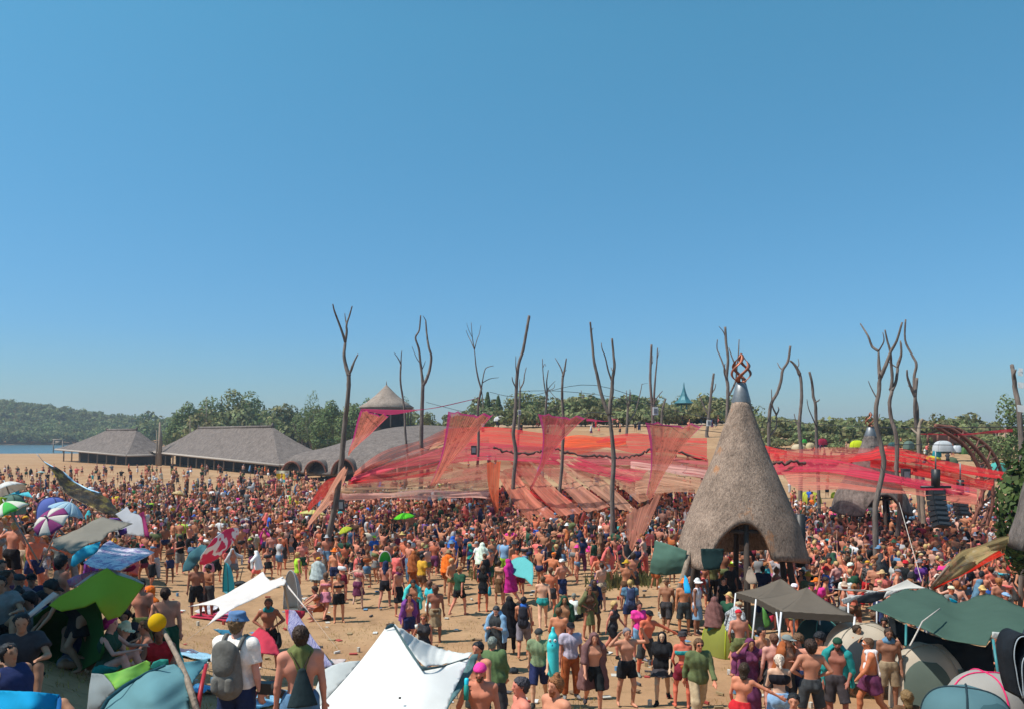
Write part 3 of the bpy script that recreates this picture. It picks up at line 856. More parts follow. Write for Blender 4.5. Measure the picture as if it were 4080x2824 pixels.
TREES = [  # display x, top y, distance, width, words, material
 (385, 930, 215, 62, 'low round tree right of the dirt slope, at the left end of the tree belt', 0),
 (432, 912, 215, 75, 'dense green tree behind the left slope of the big grey roof', 0),
 (480, 895, 220, 80, 'tall green tree above the upper left corner of the big grey roof', 0),
 (532, 880, 222, 85, 'broad tree with the highest rounded crown behind the big grey roof', 1),
 (585, 881, 220, 80, 'round green tree behind the middle of the big grey roof ridge', 0),
 (635, 896, 214, 70, 'olive green tree behind the right part of the big roof ridge', 1),
 (680, 905, 205, 55, 'small green tree just left of the spindly open tree', 0),
 (702, 884, 190, 38, 'spindly open tree with an airy crown standing above its neighbours', 0),
 (738, 905, 180, 70, 'full green tree left of the tallest forked pole', 0),
 (728, 950, 165, 75, 'lower bushy tree at the right end of the big grey roof', 0),
 (790, 898, 170, 80, 'leafy green tree directly behind the tallest forked pole', 0),
 (845, 878, 172, 62, 'green tree peeking out left of the thatched tower roof', 0),
 (912, 892, 165, 40, 'green tree peeking out right of the thatched tower roof', 0),
 (965, 930, 165, 60, 'low scrubby tree right of the thatched tower', 1),
 (1020, 930, 165, 60, 'low scrubby tree behind the thin pole with the fan of twigs', 1),
 (1200, 905, 160, 60, 'green shrubby tree between the tall curved pole and the twin twiggy poles', 0),
 (1258, 893, 158, 80, 'brownish green tree behind the twin twiggy poles', 1),
 (1318, 890, 160, 80, 'olive green tree just left of the great forked pole', 1),
 (1375, 905, 158, 60, 'hazy green tree behind the great forked pole', 0),
 (1430, 886, 165, 75, 'open pale green tree left of the twin straight poles', 0),
 (1500, 915, 170, 60, 'light green tree left of the teal tower', 0),
 (1590, 896, 168, 80, 'bright green tree right of the teal tower', 0),
 (1635, 915, 160, 60, 'low olive tree left of the copper flame finial', 1),
 (1742, 952, 135, 60, 'dark green bush right of the cone roof tip', 1),
 (1800, 955, 138, 55, 'green bush behind the two bent poles', 0),
 (1882, 942, 140, 92, 'wide airy olive bush on the right hill crest', 1),
 (1955, 962, 140, 60, 'low green bush left of the small copper flame', 1),
 (2010, 960, 138, 60, 'low green bush between the two tall winding poles', 1),
 (2085, 975, 130, 70, 'low olive bush behind the stub with a bent top', 1),
 (2215, 975, 90, 70, 'olive tree behind the rusty arch', 1),
 (2275, 896, 75, 80, 'airy green tree rising behind the dark tree at the right edge', 0),
]
for i, (dx, dy, Y, w, lab, mt) in enumerate(TREES):
 x_, y_ = D(dx, dy)
 tree(x_, y_, Y, w * 1.7693 * 1.12, lab, "trees behind the festival ground", (M_LEAF, M_LEAF2)[mt], seed=i, nleaf=2300, trunk_h=.12 if Y > 130 else .2)
for i, dx in enumerate((1098, 1122)):   # two dark conifers
 rng = np.random.default_rng(90 + i)
 x_, y_ = D(dx, (884, 892)[i]); Y = 160; X = (x_ - CX) / F * Y; g = T(X, Y); hh = H - (y_ - HY) / F * Y - g
 e = empty("conifer_tree", (X, Y, g), ("taller dark conifer with ragged top behind the nets", "shorter dark conifer right beside the taller one")[i], "conifer", "pair of dark conifers")
 n = 900; t = rng.uniform(0, 1, n); a = rng.uniform(0, 6.28, n); rr = (1 - t) * 1.5 * rng.uniform(.5, 1.1, n) + .15
 Pp = np.stack([np.cos(a) * rr, np.sin(a) * rr, hh * (.12 + .9 * t)], 1)
 V, Q, tt = leaf_quads(Pp, np.stack([np.cos(a), np.sin(a), np.full(n, .6)], 1), .22, rng)
 mobj("crown", np_mesh("crown", V, Q, tt), M_LEAF3, e)
 MB().tube([(0, 0, -.2), (0, 0, hh)], [.15, .03], 6).build("trunk", M_BARK, e)
tree(0, 0, 0, 0, 'dark glossy green tree at the right edge beside the rusty arch', None, M_LEAF3, nleaf=11000, leaf=.115, lobes=16, seed=77, xyz=(15.5, 22.5, T(15.5, 22.5)), hgt=7.0, wid=2.7, trunk_h=.16)
tree(0, 0, 0, 0, 'large tree whose shade falls on the people sitting at the lower left', None, M_LEAF3, nleaf=15000, leaf=.20, lobes=18, seed=5, xyz=(-18.3, 8.4, T(-18.3, 8.4)), hgt=19.0, wid=9.5, trunk_h=.5, name="shade_tree")  # out-of-view tree, added so its crown shades the lower left
def forest(name, spots, mat, size, nleaf, seed, label, cat):
 rng = np.random.default_rng(seed)
 Vs, Qs, Ts, off = [], [], [], 0
 for (x, y, hgt, wid) in spots:
  Pp, Nn = crown_points((wid / 2, wid / 2, hgt / 2), nleaf, rng, 6)
  Pp += np.array([[x, y, T(x, y) + hgt * .5]])
  V, Q, t = leaf_quads(Pp, Nn, size * wid, rng)
  t = t * rng.uniform(.7, 1.25) * np.array([[rng.uniform(.9, 1.15), 1, 1]])
  Vs.append(V); Qs.append(Q + off); Ts.append(t); off += len(V)
 me = np_mesh(name, np.concatenate(Vs), np.concatenate(Qs), np.concatenate(Ts))
 me.polygons.foreach_set("use_smooth", np.zeros(len(me.polygons), bool))
 return tag(mobj(name, me, mat), label, cat, kind="stuff")
rr = random.Random(4)
sp = []
for i in range(820):
 Y = rr.uniform(512, 690); a = rr.uniform(-.68, -.46)
 if -.575 < a < -.49 and 560 < Y < 640 and rr.random() < .45: continue
 sp.append((a * Y, Y, rr.uniform(5, 10), rr.uniform(8, 15)))
for i in range(70):
 a = -.68 + i * .0031; Y = 512 + rr.uniform(-4, 10)
 sp.append((a * Y, Y, rr.uniform(5, 9), rr.uniform(7, 12)))
for i in range(60):
 a = rr.uniform(-.56, -.44); Y = rr.uniform(655, 690)
 sp.append((a * Y, Y, rr.uniform(6, 12), rr.uniform(9, 15)))
for i in range(110):
 a = rr.uniform(-.47, -.375); Y = rr.uniform(360, 470)
 if -.455 < a < -.43 and Y < 410: continue
 sp.append((a * Y, Y, rr.uniform(8, 15), rr.uniform(9, 15)))
forest("far_forest", sp, M_FOREST, .075, 170, 3, "hazy wooded hills on the far shore of the lake", "forest")
sp = []
for i in range(190):
 a = rr.uniform(-.40, -.13); Y = rr.uniform(205, 260)
 sp.append((a * Y, Y, rr.uniform(9, 14.5), rr.uniform(8, 13)))
for i in range(170):
 a = rr.uniform(-.06, .60); Y = rr.uniform(150, 185) if a < .3 else rr.uniform(128, 150)
 sp.append((a * Y, Y, rr.uniform(4, 7.5) if a < .3 else rr.uniform(2.4, 4.4), rr.uniform(5, 8)))
for i in range(95):
 a = rr.uniform(-.09, .27); Y = rr.uniform(132, 150)
 sp.append((a * Y, Y, rr.uniform(1.6, 3.6), rr.uniform(4, 7.5)))
for i in range(45):
 a = rr.uniform(.31, .60); Y = rr.uniform(112, 128)
 sp.append((a * Y, Y, rr.uniform(1.2, 2.4), rr.uniform(3, 6)))
forest("background_thicket", sp, M_LEAF2, .06, 260, 9, "continuous scrub filling the gaps behind the trees", "thicket")
def tufts(spots, name, label):
 rng = np.random.default_rng(21)
 Vs, Qs, Ts, off = [], [], [], 0
 for (px, py, w, hh) in spots:
  g = ray_ground(px, py); n = 300; W = w / F * g.y; HH = hh / F * g.y * .6
  x = rng.normal(0, W * .3, n); y = rng.normal(0, W * .35, n); t = rng.uniform(.3, 1, n) * HH
  lean = rng.normal(0, .16, (n, 2)) * HH
  wd = .015 + .0006 * g.y
  a = np.stack([g.x + x - wd, g.y + y, np.full(n, g.z)], 1); b = np.stack([g.x + x + wd, g.y + y, np.full(n, g.z)], 1)
  c = np.stack([g.x + x + lean[:, 0] + wd * .3, g.y + y + lean[:, 1], g.z + t], 1); d = c - np.array([[wd * .6, 0, 0]])
  V = np.stack([a, b, c, d], 1).reshape(-1, 3)
  Vs.append(V); Qs.append(np.arange(n * 4).reshape(n, 4) + off); off += n * 4
  Ts.append(np.repeat(rng.uniform(.6, 1.3, (n, 1)) * np.ones((1, 3)), 4, 0))
 me = np_mesh(name, np.concatenate(Vs), np.concatenate(Qs), np.concatenate(Ts))
 return tag(mobj(name, me, M_REED), label, "reeds", kind="stuff")
tufts([(1150, 2160, 110, 75), (1540, 2215, 110, 90), (1600, 2190, 90, 90), (1985, 2300, 180, 90), (2420, 2330, 110, 90), (2560, 2320, 110, 80), (3620, 2345, 140, 60), (3760, 2190, 110, 60), (3790, 2400, 120, 50), (2010, 2250, 100, 90), (3985, 2320, 70, 60)],
  "reeds", "clumps of green reeds growing among the dancers")
def dry_grass():
 rng = np.random.default_rng(8); n = 15000
 Y = rng.uniform(8, 27, n); a = rng.uniform(-.64, .64, n); X = a * Y
 k = np.array([mnoise.noise(Vector((x * .5, y * .5, 7))) + (.35 if x < -2 else .05) for x, y in zip(X, Y)])
 X, Y = X[k > .12], Y[k > .12]; n = len(X)
 Z = np.array([T(x, y) for x, y in zip(X, Y)]) - .01
 hh = rng.uniform(.03, .10, n); d = rng.normal(0, .05, (n, 2)); w = .006
 a_ = np.stack([X - w, Y, Z], 1); b_ = np.stack([X + w, Y, Z], 1); c_ = np.stack([X + d[:, 0] + w * .3, Y + d[:, 1], Z + hh], 1); e_ = c_ - np.array([[w * .6, 0, 0]])
 V = np.stack([a_, b_, c_, e_], 1).reshape(-1, 3)
 me = np_mesh("dry_grass", V, np.arange(n * 4).reshape(n, 4), np.repeat(rng.uniform(.6, 1.3, (n, 1)) * np.array([[1.6, 1.15, .8]]), 4, 0))
 tag(mobj("dry_grass", me, M_REED), "short dry straw-coloured grass on the near slope", "grass", kind="stuff")
dry_grass()
# --- thatched halls
def roof_solid(mb, E, Rg, th=.35):
 """Hipped roof shell from four eave corners (front left, front right, back right, back left) and two ridge ends."""
 E = [Vector(p) for p in E]; Rg = [Vector(p) for p in Rg]
 def sheet(dz):
  n = 14
  def quadpatch(a, b, c, d, nu=n, nv=8):
   def f(u, v):
    lo = a.lerp(b, u); hi = d.lerp(c, u)
    p = lo.lerp(hi, v)
    sag = -0.35 * math.sin(math.pi * v)
    return p + Vector((0, 0, sag + dz + .10 * mnoise.noise(p * .25)))
   mb.grid(f, nu, nv)
  quadpatch(E[0], E[1], Rg[1], Rg[0]); quadpatch(E[1], E[2], Rg[1], Rg[1]); quadpatch(E[2], E[3], Rg[0], Rg[1]); quadpatch(E[3], E[0], Rg[0], Rg[0])
 sheet(0); sheet(-th)
 loop = E + [E[0]]
 for a, b in zip(loop, loop[1:]):
  mb.add([a, b, b - Vector((0, 0, th)), a - Vector((0, 0, th))], [(0, 1, 2, 3)])
 return mb
def hall(name, A, B, depth, ridge_z, insL, insR, label, eave, npost):
 """A, B: front eave corners (world)."""
 A, B = Vector(A), Vector(B)
 d = (B - A); d.z = 0; L = d.length; d.normalize()
 n = Vector((-d.y, d.x, 0))
 if n.y < 0: n = -n
 e = empty(name, ((A.x + B.x) / 2, (A.y + B.y) / 2, 0), label, "thatched hall", "thatched halls")
 o = Vector(e.location)
 A, B = A - o, B - o
 E = [A, B, B + n * depth, A + n * depth]
 E[2].z = E[1].z; E[3].z = E[0].z
 Rg = [A + n * depth / 2 + d * insL, B + n * depth / 2 - d * insR]
 Rg[0].z = Rg[1].z = ridge_z
 roof = roof_solid(MB(), E, Rg).build("roof", M_THATCH_FAR, e)
 ed = MB(); ed.tube([E[0] + Vector((0, -.1, -.15)), E[1] + Vector((0, -.1, -.15))], .2, 6); ed.tube([E[1] + Vector((.1, 0, -.15)), E[2] + Vector((.1, 0, -.15))], .2, 6); ed.build("eave_edge", simple_mat("pale_eave", (.38, .32, .27), .95) if "pale_eave" not in MATS else MATS["pale_eave"], e)
 rp = MB(); rp.tube([Rg[0] + Vector((0, 0, .05)), Rg[1] + Vector((0, 0, .05))], .22, 8)
 for q in Rg: rp.tube([q, q + Vector((0, 0, .7))], [.35, .05], 8)
 rp.build("ridge_cap", M_THATCH_FAR, roof)
 for i in range(npost):
  t = (i + .5) / npost
  p = A.lerp(B, t) + n * .9
  g = T(p.x + o.x, p.y + o.y)
  q = MB(); q.tube([(p.x, p.y, g - .2), (p.x + .1, p.y, p.z + .1)], [.16, .13], 7); q.build("post", M_WOOD, e)
 w = MB()      # near-black walls painting in the shaded interior under the roof
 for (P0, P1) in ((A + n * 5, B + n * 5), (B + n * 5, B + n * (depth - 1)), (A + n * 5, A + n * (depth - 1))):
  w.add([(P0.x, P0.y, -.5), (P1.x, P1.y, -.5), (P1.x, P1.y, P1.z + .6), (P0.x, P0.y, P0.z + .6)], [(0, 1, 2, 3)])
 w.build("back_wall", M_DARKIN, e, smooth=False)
 return e
hall("thatched_hall", P(221, 1786, 186), P(504, 1811, 160), 10, 7.2, 16.5, 7, "smaller grey thatched hall near the lake, left of the bigger one", 0, 8)
hall("thatched_hall", P(600, 1796, 166), P(1115, 1848, 118), 10, 7.5, 14, 14, "big grey thatched hall with cracked roof, in front of the green trees", 0, 14)
def sculpt(name, rows, mat, parent, th=.3, sub=4):
 """Smooth sheet through rows of points (x, y, z), given thickness."""
 nu, nv = len(rows) - 1, len(rows[0]) - 1
 G = [[Vector(p) for p in r] for r in rows]
 def cr(p0, p1, p2, p3, t):
  return 0.5 * ((2 * p1) + (-p0 + p2) * t + (2 * p0 - 5 * p1 + 4 * p2 - p3) * t * t + (-p0 + 3 * p1 - 3 * p2 + p3) * t * t * t)
 def row_at(r, v):
  j = min(int(v), nv - 1); t = v - j
  g = lambda q: r[max(0, min(nv, q))]
  return cr(g(j - 1), g(j), g(j + 1), g(j + 2), t)
 mb = MB()
 def f(u, v):
  uu, vv = u * nu, v * nv
  i = min(int(uu), nu - 1); t = uu - i
  rr_ = [row_at(G[max(0, min(nu, q))], vv) for q in (i - 1, i, i + 1, i + 2)]
  return cr(*rr_, t)
 mb.grid(f, nu * sub, nv * sub)
 o = mb.build(name, mat, parent)
 if th:
  md = o.modifiers.new("thickness", 'SOLIDIFY'); md.thickness = th; md.offset = 0
 return o
bt = empty("arched_thatched_building", (0, 0, 0), "swooping grey thatched building with low brown arches, behind the nets' left edge", "thatched building")
def rowp(*pts): return [P(x, y, Y) for x, y, Y in pts]
sculpt("roof", [
 rowp((1128, 1862, 112), (1165, 1822, 114), (1230, 1800, 116), (1300, 1790, 120), (1370, 1780, 126)),
 rowp((1215, 1885, 108), (1240, 1830, 111), (1310, 1790, 115), (1380, 1760, 120), (1430, 1745, 126)),
 rowp((1300, 1890, 105), (1340, 1830, 108), (1410, 1765, 113), (1470, 1730, 119), (1520, 1715, 126)),
 rowp((1420, 1880, 103), (1450, 1815, 106), (1510, 1750, 112), (1560, 1715, 118), (1600, 1700, 126)),
 rowp((1560, 1840, 103), (1570, 1790, 106), (1610, 1742, 112), (1660, 1712, 118), (1700, 1697, 126)),
 rowp((1700, 1800, 104), (1720, 1770, 108), (1760, 1735, 113), (1800, 1715, 119), (1840, 1705, 126))], M_THATCH_FAR, bt, .4)
for (cx_, wpx, top, bot, Y) in ((1168, 78, 1834, 1880, 109.5), (1262, 92, 1830, 1884, 106), (1372, 100, 1822, 1890, 103)):
 mb = MB(); r = wpx / 2 / F * Y; hh = (bot - top) / F * Y; c0 = P(cx_, bot, Y)
 inn = MB()
 def hood(u, v, k=1.0):
  a = math.pi * u
  return (c0.x - math.cos(a) * r * k, c0.y - .8 + v * 7, c0.z + math.sin(a) * hh * k)
 mb.grid(lambda u, v: hood(u, v), 14, 3)
 o = mb.build("arch_hood", M_THATCH_FAR, bt); o.modifiers.new("thickness", 'SOLIDIFY').thickness = .25
 inn.tube([hood(i / 14, 0, .93) for i in range(15)], .14, 6).build("arch_rib", M_RUST, bt)
 MB().tube([hood(i / 14, .3, .9) for i in range(15)], .1, 6).build("arch_rib", M_RUST, bt)
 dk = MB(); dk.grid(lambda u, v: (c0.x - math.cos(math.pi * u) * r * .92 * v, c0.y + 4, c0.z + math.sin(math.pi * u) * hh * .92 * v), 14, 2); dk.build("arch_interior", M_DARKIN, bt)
tw = empty("round_thatched_tower", P(1540, 1700, 127), "round tower with a conical thatched roof and dark walls", "tower")
o_ = Vector(tw.location)
tw.location.z = 0
zt = lambda py: H - (py - HY) / F * 127
rr_ = 107 / F * 127
rp = MB().lathe([(.02, zt(1530)), (.25, zt(1537)), (rr_ * .42, zt(1575)), (rr_ * .75, zt(1603)), (rr_ * 1.02, zt(1621)), (rr_, zt(1626)), (rr_ * .6, zt(1612))], 36)
rf = rp.build("roof", thatch_mat("tower_thatch", (.29, .23, .19)), tw)
MB().tube([(0, 0, zt(1532)), (0, 0, zt(1515))], [.1, .02], 6).build("finial", M_WOOD, rf)
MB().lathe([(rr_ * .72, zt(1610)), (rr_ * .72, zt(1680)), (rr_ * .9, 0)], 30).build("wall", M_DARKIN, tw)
MB().lathe([(rr_ * .97, zt(1632)), (rr_ * .97, zt(1627)), (rr_ * .9, zt(1627)), (rr_ * .9, zt(1634))], 30).build("eave_beam", M_WOOD, tw)
for i in range(10):
 a = i * math.pi / 5
 MB().tube([(math.cos(a) * rr_ * .9, math.sin(a) * rr_ * .9, zt(1700)), (math.cos(a) * rr_ * .92, math.sin(a) * rr_ * .92, zt(1625))], .12, 6).build("post", M_WOOD, tw)
pg = empty("pagoda_tower", (0, 0, 0), "teal tower with a concave spire roof on slim posts, right of centre among the trees", "tower")
Yp = 150; cx_ = (2725 - CX) / F * Yp; pg.location = (cx_, Yp, 0); zp = lambda py: H - (py - HY) / F * Yp
M_TEAL = simple_mat("teal_roof", (.04, .16, .19), .5, .2, .25, 3, .2)
k = Yp / F
prof = [(1 * k, zp(1522)), (3 * k, zp(1540)), (8 * k, zp(1560)), (15 * k, zp(1578)), (24 * k, zp(1592)), (40 * k, zp(1605)), (38 * k, zp(1608)), (20 * k, zp(1600))]
MB().lathe(prof, 8).build("roof", M_TEAL, pg, smooth=False)
MB().lathe([(30 * k, zp(1606)), (30 * k, zp(1611)), (26 * k, zp(1611)), (26 * k, zp(1606))], 8).build("eave_beam", M_TEAL, pg)
for i in range(8):
 a = i * math.pi / 4 + .2
 MB().tube([(math.cos(a) * 26 * k, math.sin(a) * 26 * k, zp(1612)), (math.cos(a) * 28 * k, math.sin(a) * 28 * k, zp(1648))], .10, 6).build("post", M_TEAL, pg)
MB().lathe([(.1, zp(1646)), (32 * k, zp(1646)), (32 * k, zp(1652)), (24 * k, zp(1654)), (26 * k, 0)], 8).build("platform", M_DARKIN, pg)
for i in range(8):
 a = i * math.pi / 4
 MB().tube([(math.cos(a) * 26 * k, math.sin(a) * 26 * k, zp(1650)), (math.cos(a) * 66 * k, math.sin(a) * 40 * k, zp(1680))], .12, 6).build("brace", simple_mat("purple_brace", (.14, .06, .09), .8) if i == 0 else MATS["purple_brace"], pg)
fr = empty("wooden_frame", ray_ground(232, 1808), "tall open wooden frame standing near the lake shore", "frame")
g_ = fr.location; k = g_.y / F
for s_ in (-1, 1): MB().tube([(s_ * 20 * k, 0, -.2), (s_ * 18 * k, 0, 68 * k)], .22, 6).build("post", M_WOOD, fr)
MB().tube([(-22 * k, 0, 68 * k), (22 * k, 0, 67 * k)], .24, 6).build("crossbeam", M_WOOD, fr)
MB().box((0, 0, 56 * k), (22 * k, .3, 18 * k)).build("hanging_board", M_WOOD, fr)
for i, (px, top, lab) in enumerate(((635, 1680, "thick grey dead trunk rising between the two thatched halls"), (622, 1712, "thin dead stem left of the thick grey trunk"), (755, 1655, "slim bare mast above the left slope of the big thatched roof"), (820, 1578, "bare dead tree top poking above the green trees"))):
 Y = (160, 162, 200, 214)[i]; c0 = P(px, top, Y)
 tag(MB().tube([(c0.x, Y, 0), (c0.x + .2, Y, c0.z * .6), (c0.x + .1, Y, c0.z)], [.45, .4, .15] if i < 1 else [.2, .15, .06], 7).build("dead_trunk", M_WOOD), lab, "dead tree", "dead stems near the halls")
# --- bare tree-trunk poles
Z2 = lambda x, y: (1020 + x / 1.8775, 1150 + y / 1.8775)
Z3 = lambda x, y: (2040 + x / 1.995, 1200 + y / 1.995)
Z4 = lambda x, y: (3060 + x / 1.995, 1200 + y / 1.995)
CA = lambda x, y: (1360 + x / 3.257, 1950 + y / 3.257)
CB = lambda x, y: (2040 + x / 3.257, 2000 + y / 3.257)
CC = lambda x, y: (2700 + x / 3.257, 2000 + y / 3.257)
CD_ = lambda x, y: (3380 + x / 3.257, 2000 + y / 3.257)
CE = lambda x, y: (3380 + x / 3.257, 2334 + y / 3.257)
CL = lambda x, y: (x / 3.257, 1850 + y / 3.257)
CM = lambda x, y: (x / 3.257, 2334 + y / 3.257)
CN = lambda x, y: (680 + x / 3.257, 2000 + y / 3.257)
CO = lambda x, y: (680 + x / 3.257, 2334 + y / 3.257)
def smooth_line(pts, rad, n=4):
 P_, R_ = [], []
 m = len(pts)
 for i in range(m - 1):
  p0, p1, p2, p3 = pts[max(0, i - 1)], pts[i], pts[i + 1], pts[min(m - 1, i + 2)]
  for j in range(n):
   t = j / n
   P_.append(0.5 * ((2 * p1) + (-p0 + p2) * t + (2 * p0 - 5 * p1 + 4 * p2 - p3) * t * t + (-p0 + 3 * p1 - 3 * p2 + p3) * t * t * t))
   R_.append(rad[i] * (1 - t) + rad[i + 1] * t)
 P_.append(pts[-1]); R_.append(rad[-1])
 return P_, R_
def pole(zf, base, trunk, branches, wpx, label, Y=None, mat=None, seed=1, group="bare tree-trunk poles"):
 """trunk and branches are photo-pixel polylines from the bottom up; wpx = trunk width in photo pixels."""
 rng = random.Random(seed)
 if Y is None: g = ray_ground(*base)
 else:
  x = (base[0] - CX) / F * Y; g = Vector((x, Y, T(x, Y)))
 Y = g.y
 e = empty("bare_pole", g, label, "pole", group)
 def line(pts, w0, w1, dy):
  n = len(pts); out, rad = [], []
  for i, (x, y) in enumerate(pts):
   q = P(x, y, Y) - g
   t = i / max(1, n - 1)
   q.y = dy * t * (1 + .3 * math.sin(i * 2.1 + seed))
   out.append(q); rad.append((w0 + (w1 - w0) * t) / 2 / F * Y)
  return out, rad
 tp = [zf(*p) for p in trunk]
 L, rd = line(tp, wpx, wpx * .62, rng.uniform(-.5, .5))
 L = [Vector((0, 0, -.3))] + L; rd = [rd[0] * 1.12] + rd
 sp_, sr = smooth_line(L, rd)
 wood = list(sp_)
 MB().tube(sp_, sr, 9, wob=.10, rng=rng).build("trunk", mat or M_BARK, e)
 for b in branches:
  w0 = wpx * (b[0] if isinstance(b[0], float) else .5)
  pts = b[1:] if isinstance(b[0], float) else b
  L, rd = line([zf(*p) for p in pts], w0, w0 * .42, rng.uniform(-.8, .8))
  near = min(wood, key=lambda q: (q.x - L[0].x) ** 2 + (q.z - L[0].z) ** 2)
  for q in L: q.y += near.y
  if math.hypot(near.x - L[0].x, near.z - L[0].z) < wpx / F * Y * 3: L[0] = near.copy()
  sp2, sr2 = smooth_line(L, rd); wood += sp2
  MB().tube(sp2, sr2, 7, wob=.08, rng=rng).build("limb", mat or M_BARK, e)
 return e
pole(Z2, (1288, 2273), [(545, 1850), (590, 1640), (620, 1470), (645, 1300), (660, 1130), (672, 980), (695, 850), (704, 720), (703, 640)],
  [(.72, (703, 650), (680, 590), (662, 500), (662, 400), (655, 380)), (.45, (658, 395), (645, 330), (610, 230), (598, 170), (590, 128)), (.45, (662, 400), (670, 320), (668, 265), (685, 190), (704, 120)),
  (.25, (668, 270), (655, 220), (648, 175)), (.5, (705, 645), (718, 610), (740, 550), (765, 492)), (.16, (708, 630), (711, 570))], 25,
  "tall leaning trunk pole forked three ways, nearest one at the left edge of the nets", seed=1)
pole(Z2, (1582, 2045), [(1065, 1690), (1095, 1560), (1125, 1380), (1130, 1250), (1115, 1080), (1108, 920), (1090, 800), (1076, 680), (1078, 560)],
  [(.5, (1078, 560), (1060, 520), (1034, 480)), (.5, (1078, 560), (1082, 500), (1090, 462))], 11, "slender pole with a small fork beside the thatched tower roof", seed=2)
pole(Z2, (1660, 2050), [(1200, 1700), (1225, 1590), (1240, 1300), (1238, 1100), (1243, 900), (1250, 760), (1250, 710)],
  [(.62, (1250, 720), (1245, 660), (1232, 560), (1218, 450), (1194, 370), (1220, 310), (1230, 200)), (.7, (1252, 730), (1275, 680), (1297, 610), (1310, 510), (1290, 430), (1272, 330), (1265, 235)),
  (.2, (1225, 560), (1205, 520), (1180, 445)), (.2, (1246, 620), (1258, 570), (1265, 535)), (.2, (1265, 240), (1255, 215), (1245, 200))], 20,
  "stout pole splitting into two curved horns that nearly meet at the top", seed=3)
pole(Z2, (1882, 2065), [(1620, 1710), (1640, 1500), (1662, 1250), (1665, 1050), (1660, 900), (1678, 790), (1688, 740)],
  [(.6, (1688, 745), (1665, 680), (1648, 590), (1642, 530), (1635, 460)), (.3, (1635, 465), (1610, 400), (1585, 350), (1570, 310)), (.35, (1636, 460), (1620, 370), (1612, 260)), (.3, (1640, 460), (1655, 380), (1668, 340), (1682, 272)),
  (.2, (1615, 380), (1595, 320), (1582, 275)), (.4, (1690, 735), (1700, 660), (1716, 600), (1745, 583), (1778, 576)), (.3, (1702, 702), (1750, 672), (1816, 660)), (.35, (1690, 750), (1700, 850), (1698, 915))], 13,
  "pole with a fan of thin twigs on top and two side branches curving right", seed=4)
pole(Z3, (2032, 2110), [(-20, 1830), (-20, 1700), (5, 1500), (15, 1380), (30, 1200), (10, 1050), (25, 900), (32, 760), (38, 620), (52, 500), (85, 400), (105, 300), (122, 200), (137, 115)],
  [(.3, (36, 600), (30, 520), (30, 440)), (.35, (22, 700), (8, 640), (0, 600))], 17, "single long curved pole tapering to a bare point, in the middle of the nets", seed=5)
pole(Z3, (2070, 1960), [(40, 1300), (50, 1050), (58, 920), (62, 780), (65, 690)], [(.6, (65, 690), (92, 640), (100, 580), (115, 520)), (.4, (65, 700), (60, 650), (62, 612))], 11,
  "thin forked pole just right of the long curved pole", Y=90, seed=6)
pole(Z3, (2172, 1940), [(240, 1480), (255, 1100), (265, 900), (275, 770), (280, 700)], [(.5, (275, 760), (255, 660), (245, 560), (240, 460)), (.6, (280, 710), (275, 640), (288, 545)), (.3, (290, 700), (315, 660), (345, 630)), (.3, (300, 720), (330, 690), (338, 655)), (.25, (262, 540), (258, 500), (268, 520)), (.3, (278, 880), (300, 860), (385, 815)), (.25, (285, 690), (340, 760), (390, 790))], 12,
  "twiggy pole with a brush of crooked branches, left of the short forked one", seed=7)
pole(Z3, (2221, 2113), [(355, 1820), (365, 1640), (395, 1320), (402, 1150), (408, 950), (398, 780), (396, 690), (402, 600)], [(.75, (402, 600), (415, 550), (430, 455)), (.4, (402, 590), (390, 540), (365, 490), (343, 452)), (.2, (418, 560), (432, 545))], 15,
  "short thick pole with a Y fork, right of the twiggy one", seed=8)
pole(Z3, (2439, 2245), [(795, 2085), (800, 1800), (796, 1500), (808, 1300), (802, 1150), (785, 1000), (772, 900), (765, 860)],
  [(.8, (770, 905), (740, 830), (705, 710), (685, 610), (655, 480), (642, 330), (633, 230), (625, 162)), (.9, (775, 900), (780, 820), (795, 720), (800, 620), (815, 520), (808, 420), (797, 295)), (.35, (788, 635), (765, 550), (740, 450), (712, 380), (708, 335)), (.25, (800, 560), (792, 520)), (.2, (640, 235), (652, 207))], 21,
  "great V-shaped pole forking at net height with long twin horns", seed=9)
pole(Z3, (2590, 2030), [(1128, 1600), (1125, 1200), (1120, 950), (1112, 800), (1100, 640), (1105, 470), (1110, 345)], [(.7, (1125, 940), (1128, 760), (1135, 600), (1145, 500), (1150, 375)), (.25, (1145, 480), (1158, 430), (1168, 395)), (.4, (1130, 800), (1150, 760), (1180, 715)), (.3, (1108, 520), (1122, 480), (1128, 425))], 14,
  "close pair of straight trunks with cut tops and a small white box", seed=10)
pole(Z3, (2632, 1900), [(1185, 1400), (1190, 940), (1195, 860), (1222, 770)], [], 11, "short leaning stub right of the close straight trunks", seed=11)
pole(Z3, (2318, 1712), [(548, 1020), (555, 900), (565, 760), (572, 740)], [(.5, (555, 850), (552, 780), (550, 705))], 12, "small dead trunk on the far hill behind the second pink sail", seed=12)
pole(Z3, (2495, 1735), [(910, 1060), (915, 960), (920, 850), (928, 800)], [(.5, (920, 850), (908, 780), (905, 708)), (.5, (928, 800), (930, 750), (932, 700)), (.5, (930, 810), (942, 760), (945, 718)), (.5, (925, 960), (975, 890), (1005, 790), (1030, 690), (1038, 650)), (.2, (1035, 655), (1060, 650), (1090, 645))], 12,
  "dead tree with three stumpy tops and a long slanting limb", seed=13)
pole(Z3, (2825, 1740), [(1548, 1060), (1558, 960), (1570, 850), (1578, 740), (1590, 650), (1600, 572)], [(.6, (1550, 900), (1525, 830), (1500, 770), (1485, 738)), (.4, (1585, 740), (1605, 690), (1608, 655))], 14,
  "dead pale trunk with a low stubby arm left of the cone roof", seed=14)
